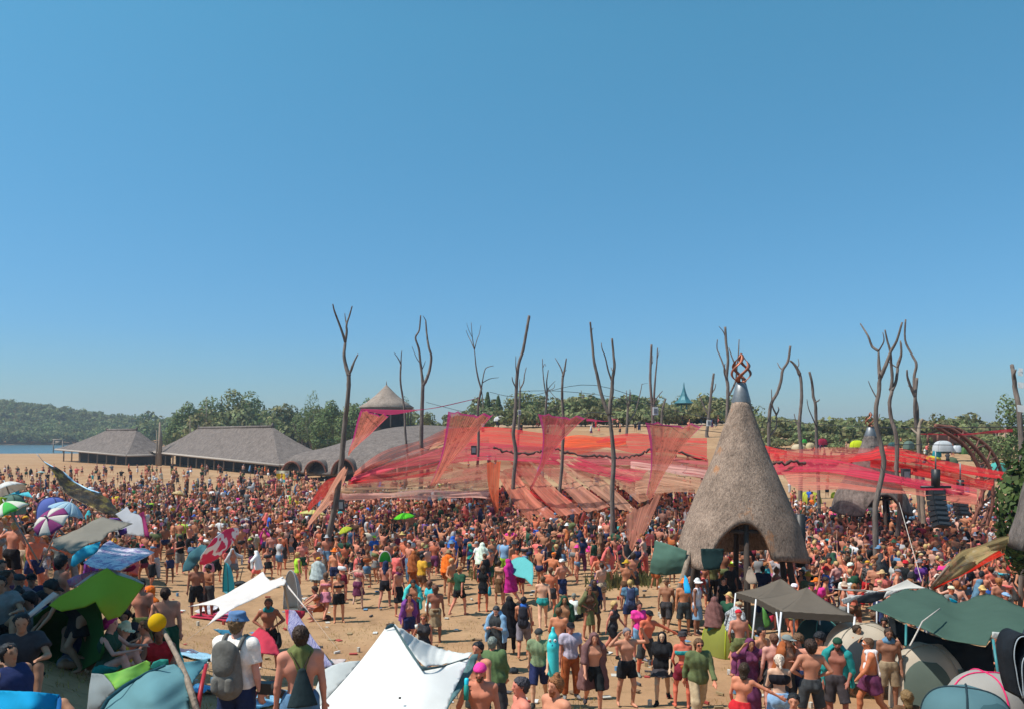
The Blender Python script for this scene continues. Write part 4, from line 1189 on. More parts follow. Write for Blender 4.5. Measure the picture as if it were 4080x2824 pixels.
pole(Z3, (2910, 1990), [(1700, 1400), (1712, 900), (1720, 680), (1712, 600), (1722, 460), (1712, 330), (1707, 200)],
  [(.55, (1716, 640), (1700, 540), (1672, 440), (1650, 370), (1650, 298)), (.35, (1712, 290), (1690, 240), (1652, 198)), (.6, (1760, 760), (1775, 640), (1780, 520), (1785, 440), (1795, 310)), (.5, (1778, 520), (1750, 465), (1720, 370)), (.5, (1705, 640), (1685, 560), (1680, 500))], 15,
  "cluster of crossing bare stems behind the copper flame", seed=15)
pole(Z4, (3080, 1990), [(-5, 1500), (5, 1150), (10, 900), (30, 800), (70, 730), (98, 640), (115, 545), (155, 480), (172, 358)],
  [(.45, (112, 550), (97, 520), (98, 482)), (.6, (35, 1100), (65, 1000), (68, 900)), (.5, (68, 905), (90, 860), (92, 835)), (.5, (65, 905), (35, 840), (18, 780), (15, 700))], 15,
  "thick leaning pole curving right at the top, just right of the cone roof", seed=16)
pole(Z4, (3192, 2046), [(255, 1690), (262, 1300), (262, 1150), (248, 1000), (258, 880), (268, 760), (262, 620), (245, 560)], [(.9, (250, 580), (230, 530), (200, 490), (175, 470)), (.3, (243, 530), (250, 500), (250, 452)), (.4, (248, 990), (225, 950), (215, 890))], 17,
  "pole whose top bends left like a hook, first of two side by side", seed=17)
pole(Z4, (3276, 2123), [(415, 1850), (400, 1500), (385, 1150), (378, 950), (368, 820), (352, 760), (345, 680), (328, 620), (315, 562)], [(.5, (375, 800), (378, 790), (380, 780)), (.4, (372, 990), (340, 930), (300, 850), (282, 780))], 14,
  "slim straight pole right of the hooked one, with a thin stem crossing it", seed=18)
pole(Z4, (3487, 2335), [(865, 2240), (860, 1990), (855, 1720), (862, 1600), (905, 1420), (925, 1270), (900, 1110), (872, 970), (868, 840), (895, 720), (903, 640), (908, 590)],
  [(.75, (905, 610), (912, 500), (912, 390)), (.5, (912, 395), (880, 350), (852, 270), (840, 200), (838, 148)), (.75, (905, 600), (940, 500), (975, 400), (1005, 320), (1028, 180)), (.3, (918, 385), (922, 320), (908, 250)), (.25, (862, 760), (840, 690), (815, 628)), (.25, (895, 980), (925, 920), (940, 888)), (.3, (885, 600), (886, 568))], 23,
  "tall winding pole in front of the right nets, nearest of the right group", seed=19)
pole(Z4, (3561, 2261), [(1010, 2030), (1050, 1700), (1052, 1500), (1035, 1350), (1040, 1200), (1030, 1050), (1005, 920), (990, 800), (1005, 720), (1012, 690)],
  [(.7, (1008, 700), (1012, 600), (1000, 500), (975, 400), (950, 310), (933, 228)), (.7, (1010, 710), (1045, 640), (1062, 540), (1075, 480), (1100, 410), (1095, 305)), (.4, (1062, 520), (1068, 430), (1050, 332)), (.3, (1055, 525), (1020, 480), (1000, 440)), (.2, (1020, 880), (1035, 852))], 20,
  "winding pole forking into two crossing limbs, carrying a floodlight box", seed=20)
pole(Z4, (3668, 2172), [(1225, 1920), (1200, 1600), (1178, 1300), (1195, 1150), (1172, 1000), (1152, 880), (1145, 760), (1165, 610)],
  [(.7, (1140, 740), (1110, 690), (1075, 610), (1062, 550)), (.8, (1185, 1000), (1180, 860), (1172, 760), (1175, 600), (1188, 500), (1165, 420), (1125, 300), (1115, 140)), (.3, (1138, 720), (1132, 690), (1130, 665))], 19,
  "tall pole with one stem rising much higher than its cut neighbour", seed=21)
pole(Z4, (3690, 2190), [(1245, 1950), (1240, 1750), (1235, 1500), (1215, 1200), (1215, 1060), (1240, 980), (1265, 930)], [(.6, (1220, 1050), (1200, 1035), (1195, 1000))], 19,
  "pale split trunk with a short bent stub on top, behind the speaker stack", seed=22, mat=M_WOOD)
pole(Z4, (4066, 2300), [(2025, 1500), (2015, 900), (2005, 700), (1990, 600), (2000, 495)], [(.6, (1990, 620), (1978, 580), (1975, 540))], 22,
  "thick cut trunk with paper scraps at the right edge, rising above the dark tree", Y=27, seed=23)
for i, (px, py, top, w, lab) in enumerate(((2163, 1975, 1870, 9, "short post under the nets left of the Y forked pole"), (2300, 1905, 1865, 8, "short post under the tan net strips"), (2490, 1990, 1880, 8, "short post under the pale pink net"), (2930, 1990, 1900, 8, "short post close to the cone hut"), (3340, 2110, 1950, 10, "post in front of the small far hut"))):
 g = ray_ground(px, py); q = P(px, top, g.y)
 tag(MB().tube([(g.x, g.y, g.z - .2), (q.x, q.y, q.z)], w / 2 / F * g.y, 7).build("support_post", M_BARK), lab, "post", "short posts under the nets")
# --- stretched nets
def net_mat(name, alpha_lo, alpha_hi, streak=22, border=None, spots=None):
 m, nt, b, out = new_mat(name)
 uv = nt.nodes.new("ShaderNodeUVMap"); uv.uv_map = "UVMap"
 mp = nt.nodes.new("ShaderNodeMapping"); mp.inputs["Scale"].default_value = (1.2, streak, 1)
 nt.links.new(uv.outputs[0], mp.inputs[0])
 oi = nt.nodes.new("ShaderNodeObjectInfo")
 ad = nt.nodes.new("ShaderNodeVectorMath"); ad.operation = 'ADD'
 nt.links.new(mp.outputs[0], ad.inputs[0]); nt.links.new(oi.outputs["Random"], ad.inputs[1])
 n = nd(nt, "ShaderNodeTexNoise"); n.inputs["Scale"].default_value = 1.0; n.inputs["Detail"].default_value = 5
 nt.links.new(ad.outputs[0], n.inputs[0])
 c = mixc(nt, oi.outputs["Color"], ramp(nt, n.outputs[0], [(.3, .7), (.7, 1.35)]), 1.0, 'MULTIPLY')
 al = ramp(nt, n.outputs[0], [(.35, alpha_lo), (.65, alpha_hi)])
 if spots:
  n2 = noise_tex(nt, 5.0, 4, .8)
  c = mixc(nt, c, spots, ramp(nt, n2, [(.56, 0.0), (.62, .75)]))
 if border:
  sx = nt.nodes.new("ShaderNodeSeparateXYZ"); nt.links.new(uv.outputs[0], sx.inputs[0])
  def edge(src, lim):
   a = nt.nodes.new("ShaderNodeMath"); a.operation = 'LESS_THAN'; a.inputs[1].default_value = lim; nt.links.new(src, a.inputs[0]); return a.outputs[0]
  def edge2(src, lim):
   a = nt.nodes.new("ShaderNodeMath"); a.operation = 'GREATER_THAN'; a.inputs[1].default_value = lim; nt.links.new(src, a.inputs[0]); return a.outputs[0]
  def mx(a_, b_):
   a = nt.nodes.new("ShaderNodeMath"); a.operation = 'MAXIMUM'; nt.links.new(a_, a.inputs[0]); nt.links.new(b_, a.inputs[1]); return a.outputs[0]
  e = mx(mx(edge(sx.outputs[1], .07), edge2(sx.outputs[1], .93)), edge(sx.outputs[0], .035))
  c = mixc(nt, c, border, e)
  al2 = nt.nodes.new("ShaderNodeMath"); al2.operation = 'MAXIMUM'; nt.links.new(al, al2.inputs[0])
  sc = nt.nodes.new("ShaderNodeMath"); sc.operation = 'MULTIPLY'; sc.inputs[1].default_value = .85; nt.links.new(e, sc.inputs[0]); nt.links.new(sc.outputs[0], al2.inputs[1])
  al = al2.outputs[0]
 nt.links.new(c, b.inputs["Base Color"]); b.inputs["Roughness"].default_value = .8; b.inputs["Specular IOR Level"].default_value = .1
 tr = nt.nodes.new("ShaderNodeBsdfTranslucent"); nt.links.new(c, tr.inputs[0])
 m1 = nt.nodes.new("ShaderNodeMixShader"); m1.inputs[0].default_value = .5
 nt.links.new(b.outputs[0], m1.inputs[1]); nt.links.new(tr.outputs[0], m1.inputs[2])
 tp = nt.nodes.new("ShaderNodeBsdfTransparent")
 m2 = nt.nodes.new("ShaderNodeMixShader"); nt.links.new(al, m2.inputs[0]); nt.links.new(tp.outputs[0], m2.inputs[1]); nt.links.new(m1.outputs[0], m2.inputs[2])
 nt.links.new(m2.outputs[0], out.inputs[0])
 return m
M_NET = net_mat("stretch_net", .42, .97)
M_NET_THIN = net_mat("sheer_net", .25, .85, 22)
M_UNDER = net_mat("under_net", .12, .66, 9)
M_PANEL = net_mat("net_panel", .55, .86, 8)
M_SAIL = net_mat("crochet_sail", .55, .98, 40, border=(.62, .05, .22), spots=(.16, .06, .03))
M_SAIL_PLAIN = net_mat("plain_sail", .7, .99, 18)
def curve_at(pts, t):
 n = len(pts) - 1
 s = min(max(t, 0), 1) * n; i = min(int(s), n - 1); f = s - i
 p0, p1, p2, p3 = pts[max(0, i - 1)], pts[i], pts[i + 1], pts[min(n, i + 2)]
 return 0.5 * ((2 * p1) + (-p0 + p2) * f + (2 * p0 - 5 * p1 + 4 * p2 - p3) * f * f + (-p0 + 3 * p1 - 3 * p2 + p3) * f * f * f)
def strip(name, top, bot, color, mat, label, cat, group, nu=40, nv=8, fold=.12, seed=0, th=0.0):
 A = [P(x, y, Y) for x, y, Y in top]; B = [P(x, y, Y) for x, y, Y in bot]
 vs, fs, uvs = [], [], []
 for i in range(nu + 1):
  for j in range(nv + 1):
   u, v = i / nu, j / nv
   p = curve_at(A, u).lerp(curve_at(B, u), v)
   s = math.sin(math.pi * v)
   p = p + Vector((0, 0, fold * (mnoise.noise(Vector((u * 2.5 + seed, v * 7, seed))) - .5 * s)))
   vs.append(p); uvs.append((u, v))
 for i in range(nu):
  for j in range(nv):
   a = i * (nv + 1) + j
   fs.append((a, a + nv + 1, a + nv + 2, a + 1))
 me = mesh_from(name, vs, fs)
 uvl = me.uv_layers.new(name="UVMap")
 for l in me.loops: uvl.data[l.index].uv = uvs[l.vertex_index]
 o = mobj(name, me, mat, None, color)
 return tag(o, label, cat, group)
RED, CRIM, PINK, SALM, TAN, ORNG, PALE = (.72, .045, .05), (.62, .05, .10), (.82, .12, .18), (.74, .24, .18), (.60, .34, .22), (.85, .13, .04), (.78, .45, .38)
def dd(l): return [(*D(x, y), Y) for x, y, Y in l]
NETG = "stretched net strips over the dance floor"
NETS = [
 ([(800, 1060, 44), (880, 1010, 54), (960, 982, 66), (1012, 962, 76)], [(795, 1070, 44), (890, 1030, 54), (970, 1008, 64), (1020, 992, 72)], SALM, M_NET, "uppermost salmon net strip fanning right from the leaning pole"),
 ([(792, 1071, 42), (900, 1036, 54), (1012, 1000, 68)], [(790, 1080, 42), (900, 1052, 51), (1015, 1032, 64)], PINK, M_NET, "hot pink net strip second from the top in the left fan"),
 ([(786, 1080, 42), (900, 1056, 50), (1020, 1036, 62)], [(780, 1092, 41), (900, 1078, 48), (1020, 1060, 58)], RED, M_NET, "red net strip low in the left fan above the tan ones"),
 ([(776, 1090, 40), (920, 1076, 47), (1110, 1042, 60)], [(766, 1100, 40), (920, 1097, 45), (1110, 1070, 55)], TAN, M_NET_THIN, "tan sheer net strip in the left fan"),
 ([(760, 1098, 38), (930, 1098, 44), (1120, 1076, 53)], [(750, 1109, 38), (930, 1110, 43), (1120, 1100, 50)], (.50, .33, .21), M_NET_THIN, "sandy sheer net strip just above the pale pink hem"),
 ([(745, 1107, 37), (930, 1107, 42), (1100, 1098, 48)], [(742, 1120, 37), (930, 1118, 42), (1100, 1120, 47)], PALE, M_NET, "pale pink hem strip at the lower left of the nets"),
 ([(1000, 966, 76), (1110, 962, 76), (1200, 972, 76), (1290, 984, 74), (1350, 985, 73), (1430, 974, 73), (1500, 982, 72), (1592, 986, 70)],
 [(1000, 1010, 66), (1110, 1000, 66), (1200, 1008, 66), (1290, 1012, 65), (1350, 1006, 65), (1430, 1018, 63), (1500, 1016, 62), (1592, 1036, 60)], RED, M_NET, "long bright red net band along the back of the dance floor"),
 ([(1268, 984, 72), (1330, 980, 72), (1410, 988, 72)], [(1268, 1020, 63), (1330, 1016, 64), (1410, 998, 67)], ORNG, M_NET, "orange red net piece draped over the red band"),  # highlight on the red net put into this strip's colour
 ([(1000, 998, 67), (1110, 998, 66), (1260, 1008, 66)], [(1000, 1042, 58), (1110, 1036, 58), (1260, 1045, 58)], CRIM, M_NET, "crimson net strip under the left half of the red band"),
 ([(1300, 1012, 65), (1430, 1020, 63), (1595, 1034, 61)], [(1300, 1045, 58), (1430, 1052, 57), (1595, 1078, 54)], (.55, .13, .14), M_NET, "rose net strip under the right half of the red band"),
 ([(1420, 1038, 58), (1500, 1046, 57), (1595, 1055, 56)], [(1420, 1052, 56), (1500, 1060, 55), (1595, 1078, 54)], PALE, M_NET, "pale shiny net strip left of the cone roof"),
 ([(1430, 1050, 56), (1500, 1062, 54), (1600, 1085, 50)], [(1430, 1112, 46), (1500, 1108, 46), (1585, 1104, 46)], TAN, M_NET_THIN, "tan sheer panel between the fourth pink sail and the cone roof"),
 ([(1020, 1040, 60), (1060, 1045, 59), (1110, 1038, 59)], [(1010, 1120, 47), (1050, 1118, 47), (1100, 1116, 47)], (.5, .2, .14), M_NET_THIN, "rust coloured sheer panel left of the hanging orange sail"),
 ([(1720, 1000, 60), (1850, 1022, 56), (1950, 1016, 52), (1985, 1003, 51), (2050, 1012, 50), (2150, 1042, 48), (2268, 1064, 47)],
 [(1720, 1036, 56), (1850, 1046, 52), (1950, 1034, 49), (1990, 1030, 48), (2050, 1038, 48), (2150, 1060, 46), (2268, 1080, 45)], RED, M_NET, "bright red net strip right of the cone roof, topmost one"),
 ([(1960, 1030, 50), (2050, 1044, 49), (2150, 1064, 47), (2238, 1084, 45)], [(1960, 1048, 48), (2050, 1066, 47), (2150, 1086, 45), (2228, 1100, 44)], (.62, .04, .04), M_NET, "second red net strip at right, below the topmost one"),
 ([(1740, 1044, 54), (1850, 1036, 52), (1960, 1050, 48), (2050, 1070, 46), (2200, 1102, 43)], [(1752, 1062, 52), (1850, 1062, 50), (1960, 1074, 47), (2050, 1090, 44), (2200, 1116, 42)], CRIM, M_NET, "crimson pink net strip at right, third from the top"),
 ([(1758, 1060, 52), (1900, 1064, 50), (2050, 1086, 46), (2200, 1114, 42)], [(1795, 1100, 46), (1900, 1100, 46), (2050, 1112, 43), (2200, 1126, 41)], SALM, M_NET_THIN, "lowest salmon sheer strip right of the cone roof"),
]
for i, (a, b_, c_, m_, lab) in enumerate(NETS):
 if a[0][0] > 1700: a, b_ = [[(x, y, Y * .8) for x, y, Y in l] for l in (a, b_)]
 strip("net_strip", dd(a), dd(b_), c_, m_, lab, "net", NETG, fold=.25, seed=i * 3.7)
ZK = lambda x, y: (2040 + x / 1.1304, 1434 + y / 1.1304)
def zk(l): return [(*ZK(x, y), Y) for x, y, Y in l]
DIAG = [
 ([(-60, 520, 56), (0, 630, 50), (85, 732, 45)], [(10, 500, 57), (90, 600, 51), (205, 702, 45.5)], (.70, .23, .15), "first"),
 ([(-10, 455, 60), (100, 585, 52), (212, 700, 45.4)], [(60, 445, 61), (190, 570, 53), (322, 682, 46)], (.68, .24, .16), "second"),
 ([(85, 450, 60), (220, 570, 53), (330, 680, 46)], [(170, 438, 61), (310, 560, 53), (442, 655, 46.5)], (.64, .28, .19), "third"),
 ([(190, 445, 60), (330, 560, 53), (446, 652, 46.5)], [(280, 440, 61), (440, 560, 53), (572, 690, 45)], (.62, .33, .22), "fourth"),
 ([(300, 450, 60), (450, 545, 53), (575, 640, 47)], [(400, 450, 61), (560, 520, 54), (690, 590, 48)], (.62, .32, .21), "fifth"),
 ([(430, 470, 60), (580, 530, 54), (700, 600, 48)], [(560, 470, 61), (680, 500, 56), (840, 575, 49)], (.58, .31, .2), "sixth")]
for i, (q, q2, c_, w_) in enumerate(DIAG):
 strip("net_strip", zk(q), zk(q2), c_, M_PANEL, w_ + " wide salmon tan panel counted rightward from the long curved pole", "net", NETG, nu=26, nv=10, fold=.13, seed=40 + i)
strip("net_strip", dd([(1100, 1002, 66), (1350, 1008, 65), (1595, 1036, 61)]), dd([(1100, 1075, 54), (1350, 1080, 54), (1598, 1100, 50)]), (.40, .10, .085), M_UNDER, "broad dark rose sheer layer lying under the red band", "net", NETG, fold=.3, seed=71)  # crimson shadow area under the nets put into this sheet's colour
strip("net_strip", dd([(820, 1050, 48), (960, 1010, 60), (1100, 985, 70)]), dd([(790, 1095, 40), (960, 1090, 46), (1110, 1085, 52)]), (.50, .15, .12), M_UNDER, "broad rose sheer layer under the left fan of strips", "net", NETG, fold=.3, seed=72)
strip("net_strip", dd([(1730, 1010, 48), (1960, 1008, 42), (2250, 1062, 38)]), dd([(1780, 1090, 39), (1960, 1090, 37), (2210, 1118, 34)]), (.50, .12, .11), M_UNDER, "broad rose sheer layer under the right strips", "net", NETG, fold=.3, seed=73)
for i, (x0, y0, x1, y1, yt, c_, lab) in enumerate(((1120, 1058, 1250, 1150, 62, RED, "dark red strip glimpsed beneath the diagonal tan strips at left"), (1200, 1030, 1420, 1085, 63, CRIM, "crimson strip passing under the diagonal tan strips"), (1300, 1030, 1440, 1110, 62, PALE, "pale strip passing under the last diagonal tan strips"))):
 strip("net_strip", dd([(x0, y0, yt), (x1, y1, 50)]), dd([(x0 + 40, y0 - 12, yt + 2), (x1 + 40, y1 - 22, 52)]), c_, M_NET_THIN, lab, "net", NETG, nu=20, fold=.3, seed=60 + i)
for (l_, lab) in (([(1110, 1008), (1150, 1018), (1210, 1018), (1240, 1008), (1290, 1022), (1350, 1025), (1400, 1030), (1450, 1018), (1480, 1008), (1530, 1018), (1590, 1035)], "ragged dark edge rope hanging across the middle of the nets"), ([(1735, 1046), (1800, 1040), (1860, 1048), (1900, 1038), (1960, 1030)], "ragged dark edge rope under the right nets")):
 pts = [P(*D(x, y), 61 if x < 1700 else 42) for x, y in l_]
 A_ = []; rg = random.Random(5)
 for i in range(len(pts) * 9): A_.append(curve_at(pts, i / (len(pts) * 9 - 1)) + Vector((0, 0, rg.uniform(-.10, .10))))
 tag(MB().tube(A_, [rg.uniform(.04, .13) for _ in A_], 5).build("twig_rope", simple_mat("dark_twigs", (.09, .045, .035), .9) if "dark_twigs" not in MATS else MATS["dark_twigs"]), lab, "rope")
def z3l(l, Y, f=Z3): return [(*f(x, y), Y + (k * .5)) for k, (x, y) in enumerate(l)]
SG = "pink edged triangular sails"
SALC = (.62, .18, .12)
strip("triangular_sail", z3l([(785, 900), (745, 1040), (715, 1140), (690, 1225)], 44, Z2), z3l([(1003, 942), (900, 1030), (800, 1130), (692, 1228)], 45, Z2), SALC, M_SAIL, "leftmost pink edged triangular sail, next to the leaning pole", "sail", SG, nv=14, fold=.2)
strip("triangular_sail", z3l([(1438, 915), (1410, 1130), (1355, 1330), (1255, 1590)], 46, Z2), z3l([(1778, 935), (1600, 1140), (1450, 1310), (1262, 1592)], 47, Z2), SALC, M_SAIL, "second pink edged sail with a long tail, in front of the twiggy fan pole", "sail", SG, nv=14, fold=.2)
strip("triangular_sail", z3l([(205, 893), (245, 1080), (215, 1300), (150, 1470)], 46), z3l([(603, 912), (400, 1090), (290, 1250), (158, 1472)], 47), (.50, .09, .09), M_SAIL, "third pink edged sail, left of the great V pole", "sail", SG, nv=14, fold=.2)
strip("triangular_sail", z3l([(1058, 960), (1098, 1150), (1100, 1350), (1068, 1540)], 40), z3l([(1525, 975), (1350, 1160), (1210, 1370), (1110, 1560)], 41), SALC, M_SAIL, "fourth pink edged sail, largest, left of the cone roof", "sail", SG, nv=14, fold=.2)
strip("sail_tail", z3l([(1480, 150), (1485, 400), (1492, 725)], 37, CB), z3l([(1965, -160), (1740, 330), (1500, 735)], 38, CB), (.60, .25, .17), M_SAIL_PLAIN, "salmon twisted cloth tapering to the ground left of the green tarp", "sail", None, nv=14, fold=.3)
strip("sail_tail", z3l([(660, 1330), (560, 1480), (478, 1600), (390, 1745)], 36, Z2), z3l([(690, 1335), (640, 1480), (560, 1600), (395, 1752)], 37, Z2), (.64, .30, .2), M_SAIL_PLAIN, "salmon sail tail stretched from the leaning pole down to the left", "sail", "left sail tails", nv=10, fold=.2)
strip("sail_tail", z3l([(640, 1400), (500, 1460), (420, 1560), (385, 1640)], 40, Z2), z3l([(650, 1430), (560, 1500), (470, 1590), (395, 1650)], 41, Z2), (.45, .05, .04), M_SAIL_PLAIN, "dark red sail tail behind the salmon one at the leaning pole", "sail", "left sail tails", nv=10, fold=.2)
strip("hanging_sail", [(*D(1096, 1040), 50), (*D(1100, 1095), 49), (*D(1120, 1168), 48)], [(*D(1128, 1036), 50), (*D(1124, 1090), 49), (*D(1122, 1170), 48)], (.62, .12, .05), M_SAIL_PLAIN, "orange sail hanging straight down between the nets", "sail", None, nv=8, fold=.2)
strip("pink_ribbon", [(*Z2(785, 895), 44), (*Z2(1000, 905), 50), (*Z2(1220, 898), 58), (*Z2(1400, 872), 58), (*Z2(1670, 812), 58)], [(*Z2(785, 903), 44), (*Z2(1000, 940), 50), (*Z2(1220, 906), 58), (*Z2(1400, 878), 58), (*Z2(1670, 816), 58)], (.6, .06, .16), M_SAIL_PLAIN, "magenta ribbon strung across the upper left between poles", "ribbon", None, nv=4, fold=.05)
strip("pink_ribbon", [(*Z3(590, 930), 47), (*Z3(720, 945), 44), (*Z3(830, 930), 40)], [(*Z3(590, 950), 47), (*Z3(720, 952), 44), (*Z3(830, 934), 40)], (.6, .06, .16), M_SAIL_PLAIN, "short magenta ribbon tied to the great V pole", "ribbon", None, nv=4, fold=.05)
strip("red_ribbon", [(*Z4(1180, 1050), 45), (*Z4(1500, 1052), 42), (*Z4(1720, 1030), 38), (*Z4(1945, 1010), 30)], [(*Z4(1180, 1056), 45), (*Z4(1500, 1062), 42), (*Z4(1720, 1052), 38), (*Z4(1945, 1035), 30)], (.5, .04, .06), M_SAIL_PLAIN, "narrow red ribbon above the rusty arch running to the dark tree", "ribbon", None, nv=4, fold=.05)
CABLES = [
 ([(1103, 882, 58), (1180, 893, 53), (1350, 868, 52), (1560, 950, 60)], "thin cable sagging between the central poles"),
 ([(1165, 880, 53), (1260, 880, 52), (1390, 895, 50), (1655, 955, 40)], "thin cable running down to the cone roof"),
 ([(1440, 952, 39), (1640, 975, 45), (1720, 990, 60)], "thin cable from the great V pole to the right"),
 ([(1730, 945, 50), (1850, 955, 48), (2010, 962, 40), (2290, 960, 30)], "long level cable across the right group of poles"),
 ([(960, 905, 62), (1060, 930, 55), (1115, 935, 48)], "thin cable holding the second pink edged sail"),
 ([(1300, 935, 45), (1340, 928, 42), (1387, 938, 40)], "thin cable holding the third pink edged sail"),
 ([(1960, 1005, 33), (2030, 1000, 38), (2200, 1002, 43)], "thin cable from the winding poles to the rusty arch"),
]
for i, (l_, lab) in enumerate(CABLES):
 pts = [P(*D(x, y), Y) for x, y, Y in l_]
 tag(MB().tube([curve_at(pts, t / 20) for t in range(21)], .018, 5).build("cable", M_BLACK), lab, "cable", "thin cables between the poles")
for (a, b_, lab) in ((CD_(660, 0), CD_(950, 1020), "pale guy rope slanting down past the right winding pole"), (CD_(2280, 150), CD_(1880, 470), "pale rope running down to the khaki and red sail"), (CB(1770, 425), CB(1490, 735), "pale guy rope beside the salmon twisted cloth")):
 Ya = 30 if a[0] > 3000 else 38
 tag(MB().tube([P(*a, Ya), P(*b_, Ya - 6)], .012, 6).build("guy_rope", M_ROPE), lab, "rope", "pale guy ropes")
# --- cone huts
def flame(parent_loc, hgt, label, group, name="copper_flame"):
 e = empty(name, parent_loc, label, "sculpture", group)
 for i in range(4):
  mb = MB(); a0 = i * math.pi / 2 + .4
  pts = []
  N_ = 26
  vs, fs = [], []
  for j in range(N_ + 1):
   t = j / N_
   r = hgt * .31 * math.sin(math.pi * min(1, t ** .75 * 1.0)) ** .8 * (1 if t < .55 else 1 - .35 * (t - .55) / .45)
   a = a0 + t * 3.4
   c = Vector((math.cos(a) * r, math.sin(a) * r, t * hgt))
   wd = hgt * .115 * (1 - .8 * t ** 3) * (.5 + .5 * min(1, t * 5))
   tn = Vector((math.cos(a), math.sin(a), 0)); sd = Vector((-math.sin(a), math.cos(a), .35)).normalized()
   pts.append((c, sd, tn, wd))
  for (c, sd, tn, wd) in pts:
   for s1, s2 in ((-1, -.18), (1, -.18), (1, .18), (-1, .18)): vs.append(c + sd * wd * s1 + tn * wd * s2)
  for j in range(N_):
   for q in range(4): fs.append((j * 4 + q, j * 4 + (q + 1) % 4, (j + 1) * 4 + (q + 1) % 4, (j + 1) * 4 + q))
  mb.add(vs, fs).build("flame_blade", M_COPPER, e)
 MB().lathe([(hgt * .12, -.02), (hgt * .07, hgt * .05), (.01, hgt * .06)], 16).build("flame_base", M_COPPER, e)
 return e
def cone_hut(loc, s, rot, label, flabel, with_flame=True, mat=None):
 prof = [(7.37, .31), (7.0, .42), (6.6, .54), (5.95, .76), (5.2, 1.06), (4.46, 1.38), (3.71, 1.70), (3.27, 1.88), (2.75, 2.02), (2.3, 2.13)]
 e = empty("cone_hut", loc, label, "thatched hut", "cone roofed thatched huts", rz=rot)
 def rad(z):
  for (z0, r0), (z1, r1) in zip(prof, prof[1:]):
   if z <= z0 and z >= z1: return r1 + (r0 - r1) * (z - z1) / (z0 - z1)
  return prof[-1][1] + (prof[-1][0] - z) * .18
 def hem(a):
  z = 2.18
  for k, ca in enumerate((-1.86, .25, 2.35)):
   dlt = (a - ca + math.pi) % (2 * math.pi) - math.pi
   wv, hv = ((.50, 1.33), (.45, .75), (.5, 1.2))[k]
   if abs(dlt) < wv: z += hv * math.sqrt(max(0, 1 - (dlt / wv) ** 2)) ** 1.1
  return z - .14 * math.cos(3 * a + 1.0) - .08*math.sin(a*2)
 NA, NZ = 120, 30
 for layer in (0, 1):
  pass
 vs, fs = [], []
 for i in range(NA):
  a = 2 * math.pi * i / NA
  zb = hem(a)
  for j in range(NZ + 1):
   t = j / NZ
   z = 7.37 + (zb - 7.37) * t
   r = rad(z) + .04 * mnoise.noise(Vector((math.cos(a) * 2, math.sin(a) * 2, z * 1.5)))
   vs.append((math.cos(a) * r * s, math.sin(a) * r * s, z * s))
 for i in range(NA):
  i2 = (i + 1) % NA
  for j in range(NZ): fs.append((i * (NZ + 1) + j, i * (NZ + 1) + j + 1, i2 * (NZ + 1) + j + 1, i2 * (NZ + 1) + j))
 me = mesh_from("roof", vs, fs)
 o = mobj("roof", me, mat or M_THATCH, e)
 md = o.modifiers.new("thickness", 'SOLIDIFY'); md.thickness = .17 * s; md.offset = -1
 MB().lathe([(.31 * s, 7.33 * s), (.32 * s, 7.40 * s), (.24 * s, 7.7 * s), (.165 * s, 8.0 * s), (.14 * s, 8.02 * s), (.01, 8.02 * s)], 24).build("metal_cap", M_METAL, e)
 for i in range(6):
  a = i * math.pi / 3 + .35
  MB().tube([(math.cos(a) * 1.95 * s, math.sin(a) * 1.95 * s, -.4), (math.cos(a) * 1.75 * s, math.sin(a) * 1.75 * s, 1.4 * s), (math.cos(a) * 1.45 * s, math.sin(a) * 1.45 * s, 3.6 * s)], [.12 * s, .1 * s, .08 * s], 8).build("post", simple_mat("dark_post", (.05, .035, .028), .9) if "dark_post" not in MATS else MATS["dark_post"], e)
 rg = MB()
 rg.tube([(math.cos(a) * 1.5 * s, math.sin(a) * 1.5 * s, 3.2 * s) for a in [k * math.pi / 8 for k in range(17)]], .07 * s, 6)
 rg.build("ring_beam", MATS["dark_post"], e)
 MB().tube([(0, 0, 2.6 * s), (0, 0, 6.8 * s)], .08 * s, 6).build("king_post", MATS["dark_post"], e)
 if with_flame:
  flame(Vector(loc) + Vector((0, 0, 8.0 * s)), 1.0 * s, flabel, "copper flame finials")
 return e
Yc = 27.0
cone_hut(((1669 * 1.7693 - CX) / F * Yc, Yc, 0), 1.0, 0.0, "large bell-shaped thatched hut with an arched opening and metal cap, nearest one", "large copper flame sculpture on top of the nearest cone hut")
Yc = 46.0
cone_hut(((3468 - CX) / F * Yc, Yc, 0), .84, 2.3, "smaller grey cone hut half hidden behind the right nets", "small copper flame above the far cone hut behind the winding pole", mat=M_THATCH_FAR).scale = (1.22, 1.22, 1)
e_ = cone_hut((15.4, 19.0, T(15.4, 19) + .3), 1.45, 1.2, "big cone hut cut off by the right edge, only its thatch eave showing", "", with_flame=False, mat=M_THATCH_FAR)
MB().box((.1, 0, 2.2), (.5, .5, 3.4)).box((-.5, .3, 2.9), (.5, .35, .7)).build("sound_cabinet", M_BLACK, None)
o_ = bpy.data.objects["sound_cabinet"]; o_.location = Vector((10.2, 28.6, 1.3)) ; o_.scale=(.55,.55,.55)
tag(o_, "black speaker column just right of the large cone hut", "speaker")
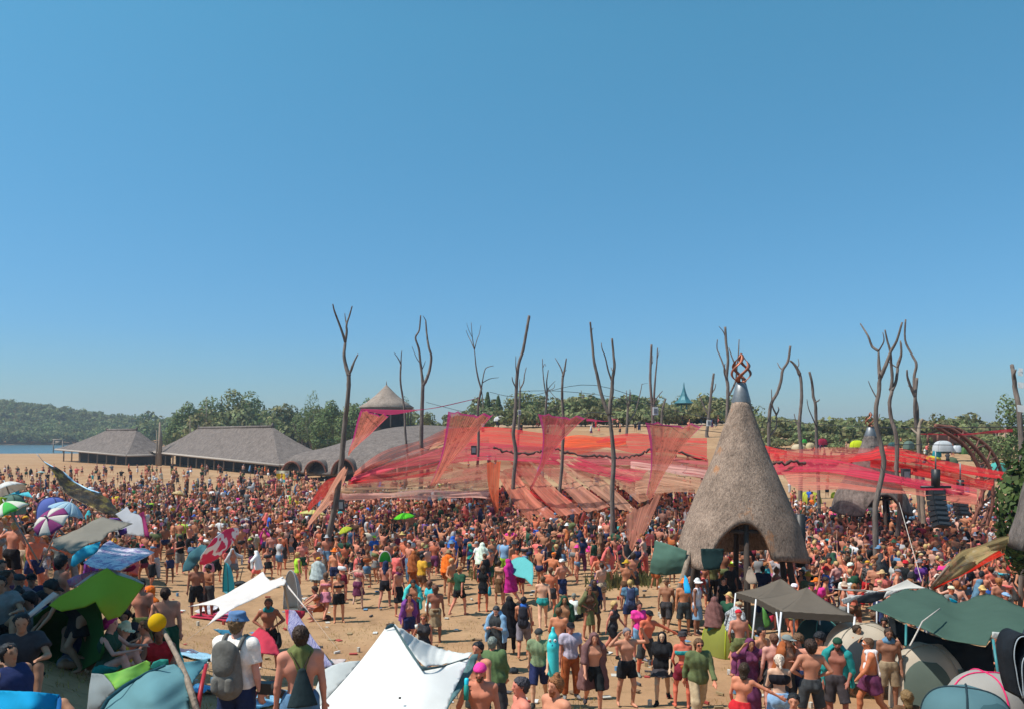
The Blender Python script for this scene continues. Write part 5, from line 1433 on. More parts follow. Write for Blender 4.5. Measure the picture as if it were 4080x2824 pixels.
# --- rusty truss arch
ta = empty("truss_arch", (0, 0, 0), "tall rusty lattice arch bending over at the right", "arch")
def arc(pts, Y): return [P(*q, Y) for q in pts]
c1 = arc([CD_(1480, 640), CD_(1600, 330), CD_(1680, 100), Z4(1700, 1596), Z4(1700, 1400), Z4(1640, 1250), Z4(1560, 1140), Z4(1450, 1060), Z4(1325, 985)], 42)
c2 = arc([CD_(1700, 600), CD_(1790, 330), CD_(1860, 80), Z4(1785, 1560), Z4(1782, 1400), Z4(1745, 1290), Z4(1660, 1180), Z4(1560, 1080), Z4(1450, 1010), Z4(1328, 982)][:10], 42)
c3 = arc([CD_(1600, 560), CD_(1730, 300), CD_(1830, 100), Z4(1860, 1500), Z4(1850, 1350), Z4(1800, 1230), Z4(1720, 1130), Z4(1600, 1060), Z4(1470, 1000), Z4(1330, 990)], 43.4)
for nm, c in (("chord", c1), ("chord", c2), ("chord", c3)):
 MB().tube([curve_at(c, t / 40) for t in range(41)], .095, 8).build(nm, M_RUST, ta)
for i in range(17):
 t = .03 + i * .055
 q1 = curve_at(c1, t); q2 = curve_at(c2, min(1, t + (.045 if i % 2 else -.01))); q3 = curve_at(c3, min(1, t + .02))
 mb = MB(); mb.tube([q1, q2], .045, 6); mb.tube([q2, q3], .045, 6); mb.build("lattice_brace", M_RUST, ta)
# --- sound system
def speaker_stack(base_px, top_py, wpx, n, Y, label, curve=.6, seed=1):
 x = (base_px - CX) / F * Y
 e = empty("speaker_array", (x, Y, 0), label, "speakers", "hanging line arrays")
 z0 = H - (top_py - HY) / F * Y; w = wpx / F * Y; hh = w * .30
 for i in range(n):
  tl = -.10 - .055 * i
  M_ = Matrix.Rotation(tl, 3, 'X') @ Matrix.Rotation(.25, 3, 'Z')
  c = Vector((.02 * i * i * curve * .3, -.03 * i, z0 - hh * 1.12 * (i + .5)))
  cab = MB().box(c, (w, w * .6, hh), M_).build("cabinet", M_BLACK, e, smooth=False)
  gr = MB(); gr.box(c + M_ @ Vector((0, -w * .31, 0)), (w * .82, .03, hh * .55), M_)
  gr.build("horn", M_METAL if i % 3 == 9 else simple_mat("speaker_horn", (.05, .052, .056), .4) if "speaker_horn" not in MATS else MATS["speaker_horn"], cab, smooth=False)
 MB().box((0, 0, z0 + .12), (w * 1.9, .12, .10)).box((0, 0, z0 + .5), (w * .35, .3, .7)).build("rigging_frame", M_BLACK, e)
 MB().tube([(0, 0, z0 + .8), (0, 0, z0 + 1.6)], .03, 6).build("chain", M_METAL, e)
 return e
speaker_stack(3728, 1950, 62, 7, 33, "long black hanging speaker array in front of the small cone hut's right")
speaker_stack(3826, 1985, 48, 4, 36, "shorter black speaker array left of the rusty arch")
def box_thing(c, sz, rot, name, label, cat, group=None, mat=M_BLACK, grille=True):
 e = empty(name, c, label, cat, group, rz=rot)
 MB().box((0, 0, sz[2] / 2), sz).build("cabinet", mat, e, smooth=False)
 if grille:
  for s_ in (-.26, .12): MB().box((sz[0] * s_ + .06, -sz[1] / 2 - .01, sz[2] * .52), (sz[0] * .26, .03, sz[2] * .3)).build("port", MATS["speaker_horn"], e, smooth=False)
 MB().box((0, 0, sz[2] + .015), (sz[0] * 1.02, sz[1] * 1.02, .03)).build("lid", simple_mat("dusty_lid", (.12, .12, .11)) if "dusty_lid" not in MATS else MATS["dusty_lid"], e, smooth=False)
 return e
g = ray_ground(*CD_(1150, 1080)); box_thing((g.x, g.y, g.z), (1.0, .8, .95), .12, "subwoofer", "dark green bass speaker on the ground left of the khaki sail", "speaker", "bass speakers")
g = ray_ground(*CD_(1450, 640)); box_thing((g.x, g.y, g.z), (1.3, .8, 1.0), .1, "subwoofer", "dark bass speaker farther back beside the foot of the rusty arch", "speaker", "bass speakers")
g = ray_ground(*CD_(820, 560)); box_thing((g.x, g.y, g.z), (1.1, .8, .8), -.1, "subwoofer", "low dark bass speaker at the foot of the pale split trunk", "speaker", "bass speakers")
for (px, py, Y, w, h_, lab, mt) in ((*Z3(1140, 870), 59.6, 20, 32, "white speaker box fixed to the close straight trunks", 1), (*Z3(1565, 965), 95, 16, 24, "white box on the pale dead trunk", 1), (*Z2(1630, 1205), 57.6, 22, 36, "grey lantern box under the twiggy fan pole", 0), (*Z4(1095, 1380), 37.6, 30, 52, "black and grey floodlight on the second winding pole", 0), (*CA(2190 * 0 + 1, 200), 36.6, 22, 46, "black loudspeaker hanging on the leaning pole", 0), (*Z3(1300 * 0 + 60, 880), 52, 12, 20, "small white box on the long curved pole", 1)):
 e = empty("mounted_box", P(px, py, Y), lab, "equipment box", "boxes mounted on poles")
 k = Y / F
 MB().box((0, 0, 0), (w * k, w * k * .7, h_ * k)).build("housing", M_HARD, e, (.6, .6, .6) if mt else (.04, .045, .05), smooth=False)
 MB().box((0, -w * k * .36, 0), (w * k * .7, .03, h_ * k * .6)).build("front_panel", M_HARD, e, (.15, .16, .18) if mt else (.2, .21, .22), smooth=False)
for i, (x, y, r) in enumerate(((2003, 548, .3), (2000, 575, .3), (2004, 668, .3), (2005, 852, .35))):
 q = P(*Z4(x - 8, y), 26.6); a = .07 + .02 * i
 tag(MB().add([q + Vector((-a, -.1, a)), q + Vector((a, -.1, a * .8)), q + Vector((a * .6, -.12, -a)), q + Vector((-a * .8, -.1, -a * .7)), q + Vector((-a, -.09, a)), q + Vector((a, -.09, a * .8)), q + Vector((a * .6, -.11, -a)), q + Vector((-a * .8, -.09, -a * .7))], [(0, 1, 2, 3), (4, 7, 6, 5), (0, 4, 5, 1), (1, 5, 6, 2), (2, 6, 7, 3), (3, 7, 4, 0)]).build("paper_scrap", M_HARD, None, (.8, .8, .78), smooth=False),
  ("topmost white paper scrap", "second white paper scrap", "third white paper scrap", "lowest white paper scrap")[i] + " on the thick cut trunk at the right edge", "paper", "paper scraps on the cut trunk")
# --- draped cloths, tents, umbrellas
CP = lambda x, y: (1360 + x / 3.257, 2334 + y / 3.257)
CQ = lambda x, y: (2700 + x / 3.257, 2334 + y / 3.257)
CR_ = lambda x, y: (2040 + x / 3.257, 2334 + y / 3.257)
ID = lambda x, y: (x, y)
def cloth_mesh(zf, outline, ctl, step=14, wr=.02, wscale=3.0, seed=0, name="cloth"):
 out = [zf(*p) for p in outline]
 C = [(*zf(x, y), Y) for x, y, Y in ctl]
 pts = []
 n = len(out)
 for i in range(n):
  a, b = out[i], out[(i + 1) % n]
  L = math.hypot(b[0] - a[0], b[1] - a[1]); m = max(1, int(L / step))
  for j in range(m): pts.append((a[0] + (b[0] - a[0]) * j / m, a[1] + (b[1] - a[1]) * j / m))
 nb = len(pts)
 x0, x1 = min(p[0] for p in out), max(p[0] for p in out); y0, y1 = min(p[1] for p in out), max(p[1] for p in out)
 def inside(x, y):
  c = False; j = nb - 1
  for i in range(nb):
   xi, yi = pts[i]; xj, yj = pts[j]
   if (yi > y) != (yj > y) and x < (xj - xi) * (y - yi) / (yj - yi + 1e-12) + xi: c = not c
   j = i
  return c
 inner = []
 x = x0
 k = 0
 while x < x1:
  y = y0 + (step / 2 if k % 2 else 0)
  while y < y1:
   if inside(x, y) and all((x - q[0]) ** 2 + (y - q[1]) ** 2 > (step * .4) ** 2 for q in pts[:nb]): inner.append((x, y))
   y += step
  x += step * .87; k += 1
 allp = [Vector(p) for p in pts + inner]
 edges = [(i, (i + 1) % nb) for i in range(nb)]
 vo, eo, fo, _, _, _ = delaunay_2d_cdt(allp, edges, [list(range(nb))], 1, 1e-4)
 V = []
 cc = np.array([(c[0], c[1]) for c in C]); mu = cc.mean(0); S_ = max(30.0, np.abs(cc - mu).max())
 U = (cc - mu) / S_; yv = np.array([c[2] for c in C]); K = len(C)
 phi = lambda A, B: np.sqrt(((A[:, None] - B[None]) ** 2).sum(-1) + .12)
 if K >= 4:
  Pm = np.c_[np.ones(K), U]
  M_ = np.block([[phi(U, U) - .02 * np.eye(K), Pm], [Pm.T, np.zeros((3, 3))]])
  sol = np.linalg.lstsq(M_, np.r_[yv, 0, 0, 0], rcond=1e-6)[0]
 W_ = (np.array([(v.x, v.y) for v in vo]) - mu) / S_
 if K >= 4: YY = phi(W_, U) @ sol[:K] + np.c_[np.ones(len(W_)), W_] @ sol[K:]
 else:
  w_ = 1 / (((W_[:, None] - U[None]) ** 2).sum(-1) + .05); YY = (w_ @ yv) / w_.sum(1)
 YY = np.clip(YY, yv.min() - .35 * (np.ptp(yv) + .2), yv.max() + .35 * (np.ptp(yv) + .2))
 for v, Y in zip(vo, YY):
  Y = float(Y)
  p = P(v.x, v.y, Y)
  q = Vector((p.x * wscale, p.z * wscale * 1.6, seed * 3.1))
  a = 1 - abs(mnoise.noise(q)) * 2.2
  Y += wr * 1.7 * (.5 * mnoise.noise(q * .6) + .28 * a + .15 * mnoise.noise(q * 3.1))
  p = P(v.x, v.y, Y)
  p.z += wr * .3 * mnoise.noise(q * 2.3)
  V.append(p)
 return mesh_from(name, V, [tuple(reversed(f)) for f in fo])
def cloth(name, zf, outline, ctl, color, label=None, cat=None, group=None, parent=None, mat=None, th=.012, **kw):
 me = cloth_mesh(zf, outline, ctl, name=name, **kw)
 o = mobj(name, me, mat or M_TENT, parent, color)
 md = o.modifiers.new("thickness", 'SOLIDIFY'); md.thickness = th; md.offset = 0
 if label: tag(o, label, cat, group)
 return o
def pattern_mat(name, stops, scale=3, detail=4, stretch=None, base=None, wave=None, translucent=.25):
 m, nt, b, out = new_mat(name)
 if wave:
  tc = nt.nodes.new("ShaderNodeTexCoord"); wv = nd(nt, "ShaderNodeTexWave"); wv.inputs["Scale"].default_value = wave; wv.bands_direction = 'Z'
  nt.links.new(tc.outputs['Object'], wv.inputs[0]); n = wv.outputs[0]
 else: n = noise_tex(nt, scale, detail, .7, stretch=stretch)
 c = ramp(nt, n, stops)
 nt.links.new(c, b.inputs["Base Color"]); b.inputs["Roughness"].default_value = .7
 tr = nt.nodes.new("ShaderNodeBsdfTranslucent"); nt.links.new(c, tr.inputs[0])
 mx = nt.nodes.new("ShaderNodeMixShader"); mx.inputs[0].default_value = translucent
 nt.links.new(b.outputs[0], mx.inputs[1]); nt.links.new(tr.outputs[0], mx.inputs[2]); nt.links.new(mx.outputs[0], out.inputs[0])
 return m
def umbrella(px, py, wpx, Y, cols, tiltx, tilty, label, group="sun umbrellas in the crowd", n=8, stripes=None, poleL=1.5, depth=.32, mat=None):
 """py is the top of the canopy."""
 k = Y / F; r = wpx / 2 * k
 top = P(px, py, Y)
 e = empty("sun_umbrella", top, label, "umbrella", group)
 e.rotation_euler = (R(tilty), R(tiltx), 0)
 for i in range(n):
  mb = MB()
  def f(u, v, i=i):
   a = 2 * math.pi * (i + u) / n + .2
   rr_ = r * v * (1 - .06 * math.sin(math.pi * u))
   return (math.cos(a) * rr_, math.sin(a) * rr_, -r * depth * 2 * (v ** 2 * .8 + .2 * v) * 1.0 + .02 * math.sin(math.pi * u) * v)
  mb.grid(f, 4, 6)
  o = mb.build("canopy_panel", mat or M_TENT, e, cols[i % len(cols)])
  o.modifiers.new("thickness", 'SOLIDIFY').thickness = .006
 MB().tube([(0, 0, -poleL), (0, 0, .08)], .018, 6).build("pole", M_METAL, e)
 return e
def dome_tent(zf, cx, base, w, h, color, label, group=None, Y=None, rot=0.0, ry=1.0, door=None, poly=4, trim=None, name="dome_tent", cat="tent", lift=0.0, panel2=None):
 """cx, base, w, h in photo pixels through zf; stands on the ground."""
 px, py = zf(cx, base)
 if Y is None: g = ray_ground(px, py)
 else:
  g = P(px, py, Y)
 q = zf(cx + w, base - h); k = g.y / F
 rx = (q[0] - px) / 2 * k; hh = (py - q[1]) * k
 e = empty(name, g, label, cat, group, rz=rot)
 mb = MB(); pw = 3.2
 NA, NV = 32, 12
 def pt(a, v, s=1.0):
  ca, sa = math.cos(a), math.sin(a)
  if poly == 4: rr_ = 1 / (abs(ca) ** pw + abs(sa) ** pw) ** (1 / pw)
  else: rr_ = 1
  rad = math.sin(v * math.pi / 2) ** .66 * rr_
  crease = 1 - .05 * abs(math.sin(2 * (a + math.pi / 4))) * math.sin(v * math.pi)
  return Vector((ca * rad * rx * s, sa * rad * rx * ry * s, (math.cos(v * math.pi / 2) ** .8 * crease) * hh * s if v < .999 else 0))
 vs = []
 for j in range(NV + 1):
  for i in range(NA): vs.append(pt(2 * math.pi * i / NA, j / NV))
 fs = [(j * NA + i, j * NA + (i + 1) % NA, (j + 1) * NA + (i + 1) % NA, (j + 1) * NA + i) for j in range(NV) for i in range(NA)]
 mb.add(vs, fs).build("canopy", M_TENT, e, color)
 pl = MB()
 for a0 in (math.pi / 4, 3 * math.pi / 4):
  pl.tube([pt(a0, 1 - t / 10, 1.008) for t in range(11)] + [pt(a0 + math.pi, t / 10, 1.008) for t in range(1, 11)], .012, 5)
 if trim is None: trim = tuple(c * .35 for c in color)
 pl.build("pole_sleeve", M_CLOTH, e, trim)
 if door is not None:
  a0 = -math.pi / 2
  d = MB(); d.grid(lambda u, v: pt(a0 + (u - .5) * 1.15 * math.sin(math.pi * (.08 + .84 * (1 - v * .92)) / 1.0) ** .5, .40 + .58 * v, 1.012), 10, 8)
  d.build("door", M_TENT, e, door)
 if panel2 is not None:
  a0 = -.35
  d = MB(); d.grid(lambda u, v: pt(a0 + (u - .5) * .75, .52 + .32 * v, 1.012), 8, 6); d.build("window", M_TENT, e, panel2)
 return e
def half_dome(zf, cx, base, w, h, color, label, group=None, rot=0.0, ry=.8, trim=(.5, .5, .5), inner=(.1, .12, .12), Y=None):
 px, py = zf(cx, base)
 g = ray_ground(px, py) if Y is None else P(px, py, Y)
 q = zf(cx + w, base - h); k = g.y / F; rx = (q[0] - px) / 2 * k; hh = (py - q[1]) * k
 e = empty("beach_shelter", g, label, "beach shelter", group, rz=rot)
 def f(u, v):
  a = math.pi * u; b_ = v * math.pi / 2
  return (-math.cos(a) * rx, math.sin(a) * math.sin(b_) * rx * ry - rx * .2, math.sin(a) ** .9 * math.cos(b_) * hh)
 o = MB().grid(f, 26, 10).build("canopy", M_TENT, e, color); o.modifiers.new("thickness", 'SOLIDIFY').thickness = .008
 MB().tube([f(i / 26, 0) for i in range(27)], .022, 6).build("rim", M_CLOTH, e, trim)
 MB().grid(lambda u, v: (-math.cos(math.pi * u) * rx * .95, -rx * .2 + math.sin(math.pi * u) * rx * ry * .9 * v, .015), 16, 3).build("groundsheet", M_CLOTH, e, inner)
 return e
M_MIRROR = None
m, nt, b, _ = new_mat("crinkled_foil")
n1 = noise_tex(nt, 2.2, 5, .65); n2 = noise_tex(nt, 6, 4, .7)
nt.links.new(ramp(nt, n1, [(.35, (.03, .018, .008)), (.52, (.075, .042, .014)), (.62, (.24, .17, .03)), (.72, (.06, .03, .014))]), b.inputs["Base Color"])
b.inputs["Metallic"].default_value = .55; b.inputs["Roughness"].default_value = .42
bump(nt, b, n2, .8, .05); M_FOIL = m
# --- mirror foil sail on its branch pole
g = ray_ground(300, 2262); Yk = g.y
fe = empty("foil_sail", g, "brown crinkled foil sail with a bright blue edge on a thin branch pole", "sail")
def loc(o): o.location = -Vector(fe.location); return o
loc(cloth("foil_sheet", ID, [(150, 1808), (172, 1838), (215, 1862), (222, 1858), (250, 1876), (262, 1890), (300, 1922), (345, 1946), (395, 1962), (432, 1985), (462, 2022), (484, 2062), (478, 2066), (440, 2050), (400, 2040), (350, 2015), (300, 1990), (255, 1960), (232, 1925), (212, 1880), (180, 1845)],
  [(150, 1808, Yk + 1.2), (484, 2062, Yk - .6), (240, 1940, Yk), (300, 1922, Yk + .9), (330, 1960, Yk + .2), (215, 1870, Yk + .6)], (1, 1, 1), parent=fe, mat=M_FOIL, step=9, wr=.10, wscale=2.5))
for l_ in ([(146, 1806), (172, 1834), (215, 1858), (212, 1862), (178, 1842), (150, 1812)], [(252, 1875), (300, 1918), (345, 1942), (398, 1960), (396, 1964), (345, 1950), (298, 1930), (262, 1892)]):
 loc(cloth("rim_reflection", ID, l_, [(150, 1808, Yk + 1.15), (300, 1922, Yk + .85), (396, 1964, Yk + .3)], (.35, .62, .85), parent=fe, mat=M_HARD, step=7, wr=.02))  # blue reflection along the foil rim put into flat paint colour
pb = MB(); pb.tube([Vector((0, 0, -.3)), P(*CL(930, 1000), Yk) - g, P(*CL(885, 640), Yk) - g, P(*CL(840, 400), Yk) - g, P(*CL(800, 280), Yk) - g], [.05, .045, .035, .03, .02], 7)
pb.build("branch_pole", M_BARK, fe)
pb = MB(); pb.tube([P(*CL(900, 920), Yk) - g, P(*CL(960, 935), Yk) - g, P(*CL(1005, 905), Yk) - g], [.03, .025, .015], 6); pb.build("side_twig", M_BARK, fe)
UG = "sun umbrellas in the crowd"
def Yg(px, py): return ray_ground(px, py).y
umbrella(20, 1922, 130, 21, [(.75, .75, .72)], -28, -10, "plain white umbrella tilted at the far left edge")
cloth("sun_canopy", CL, [(60, 410), (250, 330), (255, 372), (370, 350), (430, 435), (240, 385), (150, 410)], [(60, 410, 20), (430, 435, 19.5), (250, 330, 21)], (.10, .52, .62), "small cyan peaked canopy left of the foil sail", "canopy", wr=.03)
dome_tent(CL, 150, 640, 290, 250, (.16, .26, .21), "dull green dome tent at the left edge under the cyan canopy", "tents in the left camp", Y=20)
umbrella(18, 2000, 150, 17.5, [(.10, .55, .12), (.75, .76, .66)], -25, 8, "green and white panelled umbrella at the far left edge")
cloth("lime_sheet", CL, [(0, 420), (100, 430), (60, 480), (0, 530)], [(0, 430, 18.5), (80, 450, 18.6)], (.42, .55, .03), "lime yellow cloth scrap at the far left edge above the green umbrella", "cloth")
dome_tent(CL, 680, 690, 370, 265, (.13, .18, .50), "periwinkle blue dome tent behind the striped umbrella", "tents in the left camp", Y=19, poly=0)
umbrella(282, 2000, 138, 17.6, [(.50, .66, .74), (.36, .55, .70)], 22, -8, "light blue striped umbrella left below the foil sail", n=12)
umbrella(188, 2062, 142, 15.6, [(.30, .06, .20), (.72, .68, .62)], -14, 48, "purple and white panelled umbrella tilted on its side", depth=.2)
tg = "cloth shades of the left camp"
cloth("shade_tarp", CL, [(690, 950), (860, 900), (1000, 850), (1180, 740), (1330, 680), (1500, 720), (1720, 768), (1640, 800), (1400, 890), (1320, 990), (1150, 1020), (1000, 1130), (930, 1160), (830, 1080), (760, 1110), (690, 1060)],
  [(690, 960, 15.5), (1330, 690, 16.8), (1720, 768, 16.2), (1000, 1100, 14.5), (1300, 900, 15.5), (1000, 960, 15.1)], (.27, .25, .21), "taupe tarp sagging beside the purple and white umbrella", "tarp", tg, wr=.05)
cloth("grey_tent", CL, [(1500, 640), (1560, 610), (1650, 545), (1700, 620), (1820, 655), (1850, 700), (1870, 930), (1700, 910), (1560, 880), (1400, 850), (1560, 800), (1720, 765), (1600, 740)],
  [(1500, 640, 17.6), (1650, 545, 18), (1850, 700, 17), (1870, 930, 16.6), (1560, 860, 17.2)], (.42, .43, .46), "pale grey tent side with a plum edge, right of the taupe tarp", "tent", "tents in the left camp", wr=.02)
cloth("plum_tent_edge", CL, [(1800, 640), (1865, 608), (1900, 760), (1945, 955), (1880, 930), (1860, 800), (1840, 690)], [(1800, 640, 17), (1945, 955, 16.4)], (.30, .035, .13), "plum red vertical flap at the right side of the grey tent", "flap", wr=.02)
cloth("folded_fabric", CL, [(1420, 690), (1530, 690), (1560, 720), (1440, 720)], [(1420, 690, 17), (1560, 720, 17)], (.25, .12, .42), "small violet fabric corner above the taupe tarp", "cloth")
cloth("folded_fabric", CL, [(1530, 850), (1640, 815), (1650, 890), (1560, 920)], [(1530, 850, 16), (1650, 890, 16)], (.22, .10, .38), "violet fabric patch under the right end of the taupe tarp", "cloth")
cloth("cyan_sheet", CL, [(1305, 1000), (1240, 1020), (1110, 1060), (1000, 1130), (940, 1190), (915, 1300), (960, 1318), (1080, 1240), (1250, 1140), (1290, 1060)],
  [(1305, 1000, 14.6), (915, 1300, 13.2), (1250, 1140, 13.8)], (.05, .45, .62), "bright cyan sheet stretched behind the tie-dyed one", "sheet", tg, wr=.06)
M_TIEDYE = pattern_mat("tie_dye", [(.32, (.16, .14, .34)), (.42, (.38, .32, .52)), (.48, (.78, .74, .80)), (.55, (.74, .68, .78)), (.60, (.36, .20, .44)), (.66, (.80, .74, .80))], 5.5, 5, stretch=(1, .6, 1))
cloth("tie_dye_sheet", CL, [(1430, 985), (1480, 1020), (1560, 1060), (1700, 1092), (1880, 1082), (2003, 1140), (1850, 1220), (1700, 1290), (1560, 1370), (1400, 1350), (1250, 1345), (1080, 1275), (1180, 1200), (1260, 1130), (1340, 1040)],
  [(1430, 985, 14.2), (2003, 1140, 13.8), (1560, 1370, 12.2), (1080, 1275, 12.4), (1500, 1180, 13.3)], (1, 1, 1), "violet and white tie-dyed sheet stretched as a shade", "sheet", tg, mat=M_TIEDYE, wr=.06)
M_PATCH = pattern_mat("pink_patchwork", [(.38, (.30, .10, .28)), (.5, (.42, .30, .42)), (.58, (.55, .2, .38)), (.66, (.3, .35, .42))], 8, 3)
cloth("patchwork_blanket", CL, [(870, 1500), (960, 1440), (1100, 1400), (1240, 1370), (1300, 1370), (1150, 1450), (1050, 1540), (960, 1590), (900, 1590)], [(870, 1500, 11.8), (1240, 1370, 12.6)], (1, 1, 1), "pink patchwork blanket lying behind the lime shelter", "blanket", None, mat=M_PATCH, wr=.04)
cloth("crimson_cloth", CL, [(1580, 1370), (1640, 1350), (1740, 1290), (1770, 1330), (1720, 1380), (1620, 1390)], [(1580, 1370, 14), (1770, 1330, 14)], (.45, .03, .10), "crimson cloth bundle under the tie-dyed sheet", "cloth", wr=.08)
# --- big lime beach shelter
sh = empty("beach_shelter", ray_ground(*CM(900, 1200)), "big lime green beach shelter with a pale rim, dark inside, at the lower left", "beach shelter")
def cl2(*a, **k):
 o = cloth(*a, parent=sh, **k); o.location = -Vector(sh.location); return o
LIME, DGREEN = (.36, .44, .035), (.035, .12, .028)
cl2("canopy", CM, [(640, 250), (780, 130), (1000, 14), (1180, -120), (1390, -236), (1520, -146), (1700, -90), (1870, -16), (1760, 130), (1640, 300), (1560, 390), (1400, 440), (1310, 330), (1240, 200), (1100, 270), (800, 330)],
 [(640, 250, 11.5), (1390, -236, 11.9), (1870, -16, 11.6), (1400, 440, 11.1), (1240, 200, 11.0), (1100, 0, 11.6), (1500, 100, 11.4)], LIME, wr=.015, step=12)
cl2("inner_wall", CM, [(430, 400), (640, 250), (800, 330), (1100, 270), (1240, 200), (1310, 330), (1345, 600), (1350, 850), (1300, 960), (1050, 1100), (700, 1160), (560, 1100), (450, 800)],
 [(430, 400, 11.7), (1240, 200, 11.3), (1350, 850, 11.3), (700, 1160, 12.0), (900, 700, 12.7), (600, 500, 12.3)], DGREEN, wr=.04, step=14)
cl2("rim", CM, [(330, 385), (400, 400), (560, 270), (760, 110), (690, 70), (560, 180)], [(330, 390, 10.7), (760, 100, 11.2)], (.70, .62, .60), wr=.01)
cl2("rim", CM, [(980, 14), (1180, -110), (1390, -210), (1520, -125), (1700, -60), (1860, -10), (1870, -40), (1700, -130), (1530, -190), (1390, -260), (1180, -160), (960, 0)], [(980, 14, 11.8), (1390, -236, 12.5), (1870, -16, 11.7)], (.60, .52, .50), wr=.01, step=8)
cl2("vent_cap", CM, [(1270, -120), (1330, -170), (1420, -190), (1520, -150), (1480, -110), (1380, -100)], [(1270, -120, 12.2), (1520, -150, 12.2)], (.28, .05, .16), wr=.03)
# --- teal tent and lime flap at the bottom
tt = empty("dome_tent", ray_ground(*CM(1900, 1560)), "pale teal tent with dark seams and a lime flap, at the bottom left", "tent", "tents in the left camp")
def cl3(*a, **k):
 o = cloth(*a, parent=tt, **k); o.location = -Vector(tt.location); return o
cl3("canopy", lambda x, y: (x / 3.257, 2334 + y / 3.257), [(1250, 1700), (1400, 1460), (1600, 1300), (1900, 1130), (2150, 1030), (2260, 1010), (2340, 1060), (2420, 1220), (2450, 1400), (2460, 1700)],
 [(1250, 1596, 8.6), (2200, 1020, 8.7), (2450, 1500, 8.4), (1900, 1400, 8.2), (1600, 1300, 8.7)], (.16, .34, .38), wr=.05, step=14)
cl3("seam", lambda x, y: (x / 3.257, 2334 + y / 3.257), [(1230, 1700), (1390, 1440), (1590, 1280), (1890, 1110), (2140, 1012), (2150, 1040), (1900, 1150), (1610, 1325), (1420, 1480), (1290, 1700)], [(1250, 1596, 8.5), (2150, 1020, 8.6)], (.03, .11, .15), wr=.01, step=8)
cl3("flap", lambda x, y: (x / 3.257, 2334 + y / 3.257), [(2030, 1080), (1950, 1060), (1990, 980), (2080, 945), (2180, 950), (2190, 1020)], [(2030, 1080, 9), (2180, 950, 9)], (.04, .30, .25), wr=.02)
M_LIMEFLAP = pattern_mat("lime_batik", [(.35, (.10, .33, .04)), (.5, (.16, .42, .05)), (.65, (.40, .62, .05))], 1.5, 3)
cl3("lime_flap", CM, [(1350, 1145), (1550, 1100), (1750, 1030), (1900, 965), (1950, 1000), (1945, 1100), (1700, 1230), (1500, 1350), (1440, 1250)], [(1350, 1145, 9.3), (1950, 1000, 9.2), (1500, 1350, 8.9)], (1, 1, 1), mat=M_LIMEFLAP, wr=.05, step=10)
cl3("side_wall", CM, [(1190, 1120), (1350, 1145), (1440, 1250), (1500, 1360), (1390, 1450), (1250, 1640), (1130, 1640), (1160, 1300)], [(1190, 1120, 9.3), (1500, 1350, 8.9), (1200, 1600, 8.9)], (.26, .30, .31), wr=.05, step=12)
cloth("blue_tarp", CM, [(-60, 1350), (20, 1352), (400, 1370), (765, 1400), (740, 1500), (715, 1700), (-60, 1700)], [(0, 1350, 8.6), (765, 1400, 8.4), (400, 1596, 7.8)], (.01, .33, .62), "flat bright blue tarp in the bottom left corner", "tarp", None, wr=.015)
cloth("tarp_flap", CM, [(768, 1400), (800, 1470), (800, 1540), (770, 1700), (722, 1700), (742, 1500)], [(768, 1400, 8.4), (760, 1650, 8.0)], (.015, .13, .36), "dark blue hanging side of the bright blue tarp", "flap", None, wr=.02)
cloth("teal_tent_side", CO, [(110, 985), (300, 965), (490, 950), (440, 1050), (330, 1180), (245, 1325), (200, 1200), (140, 1080)], [(110, 985, 10), (490, 950, 10.2), (245, 1325, 9.4)], (.10, .27, .33), "darker teal tent side just left of the man with the grey backpack", "tent", "tents in the left camp", wr=.05, step=10)
tag(MB().tube([P(*CO(345, 1640), 8.3), P(*CO(400, 1300), 8.5), P(*CO(460, 1020), 8.8)], [.028, .024, .02], 7).build("red_pole", M_HARD, None, (.35, .02, .03)), "dark red pole leaning beside the grey backpack", "pole")
gp = P(*CM(2180, 860), 9.3)
tag(MB().tube([P(*CO(350, 1640), 8.2), P(*CO(210, 1200), 8.6), P(*CO(80, 900), 9.0), P(*CM(2190, 700), 9.2), P(*CM(2105, 545), 9.3)], [.035, .035, .03, .028, .02], 7).build("walking_stick", M_WOOD), "gnarled wooden staff holding up the yellow paper ball", "staff")
bm = MB(); cB = P(*CM(2040, 470), 9.3); rB = 112 / 3.257 / F * 9.3
bm.grid(lambda u, v: (cB.x + rB * math.sin(math.pi * v) * math.cos(2 * math.pi * u) * (1 + .02 * math.cos(24 * u * math.pi)), cB.y + rB * math.sin(math.pi * v) * math.sin(2 * math.pi * u), cB.z + rB * math.cos(math.pi * v) * 1.05), 36, 16)
tag(bm.build("paper_lantern", M_TENT, None, (.72, .45, .01)), "round yellow lantern on top of the wooden staff", "lantern")
# --- things around the two dreadlocked men
M_PINKW = pattern_mat("pink_white_print", [(.40, (.72, .02, .13)), (.48, (.74, .04, .17)), (.50, (.82, .76, .78)), (.60, (.84, .80, .80)), (.63, (.70, .03, .15))], 2.0, 2, stretch=(1, .5, 1))
cloth("pink_sunshade", CN, [(375, 800), (390, 700), (450, 620), (560, 470), (720, 350), (800, 328), (880, 330), (888, 400), (800, 540), (690, 660), (570, 752), (430, 812)],
  [(375, 800, 21.5), (880, 330, 23.5), (600, 520, 21.6), (690, 660, 22.4)], (1, 1, 1), "hot pink and white printed sunshade tilted behind the dreadlocked men", "sunshade", None, mat=M_PINKW, wr=.02, step=8)
cloth("teal_windbreak", CN, [(395, 545), (465, 560), (450, 650), (380, 740), (270, 880), (150, 900), (165, 810), (240, 660)], [(395, 545, 23.5), (150, 900, 22.4), (300, 700, 22.6)], (.07, .19, .22), "folded teal windbreak left of the pink sunshade", "windbreak", None, wr=.03, step=9)
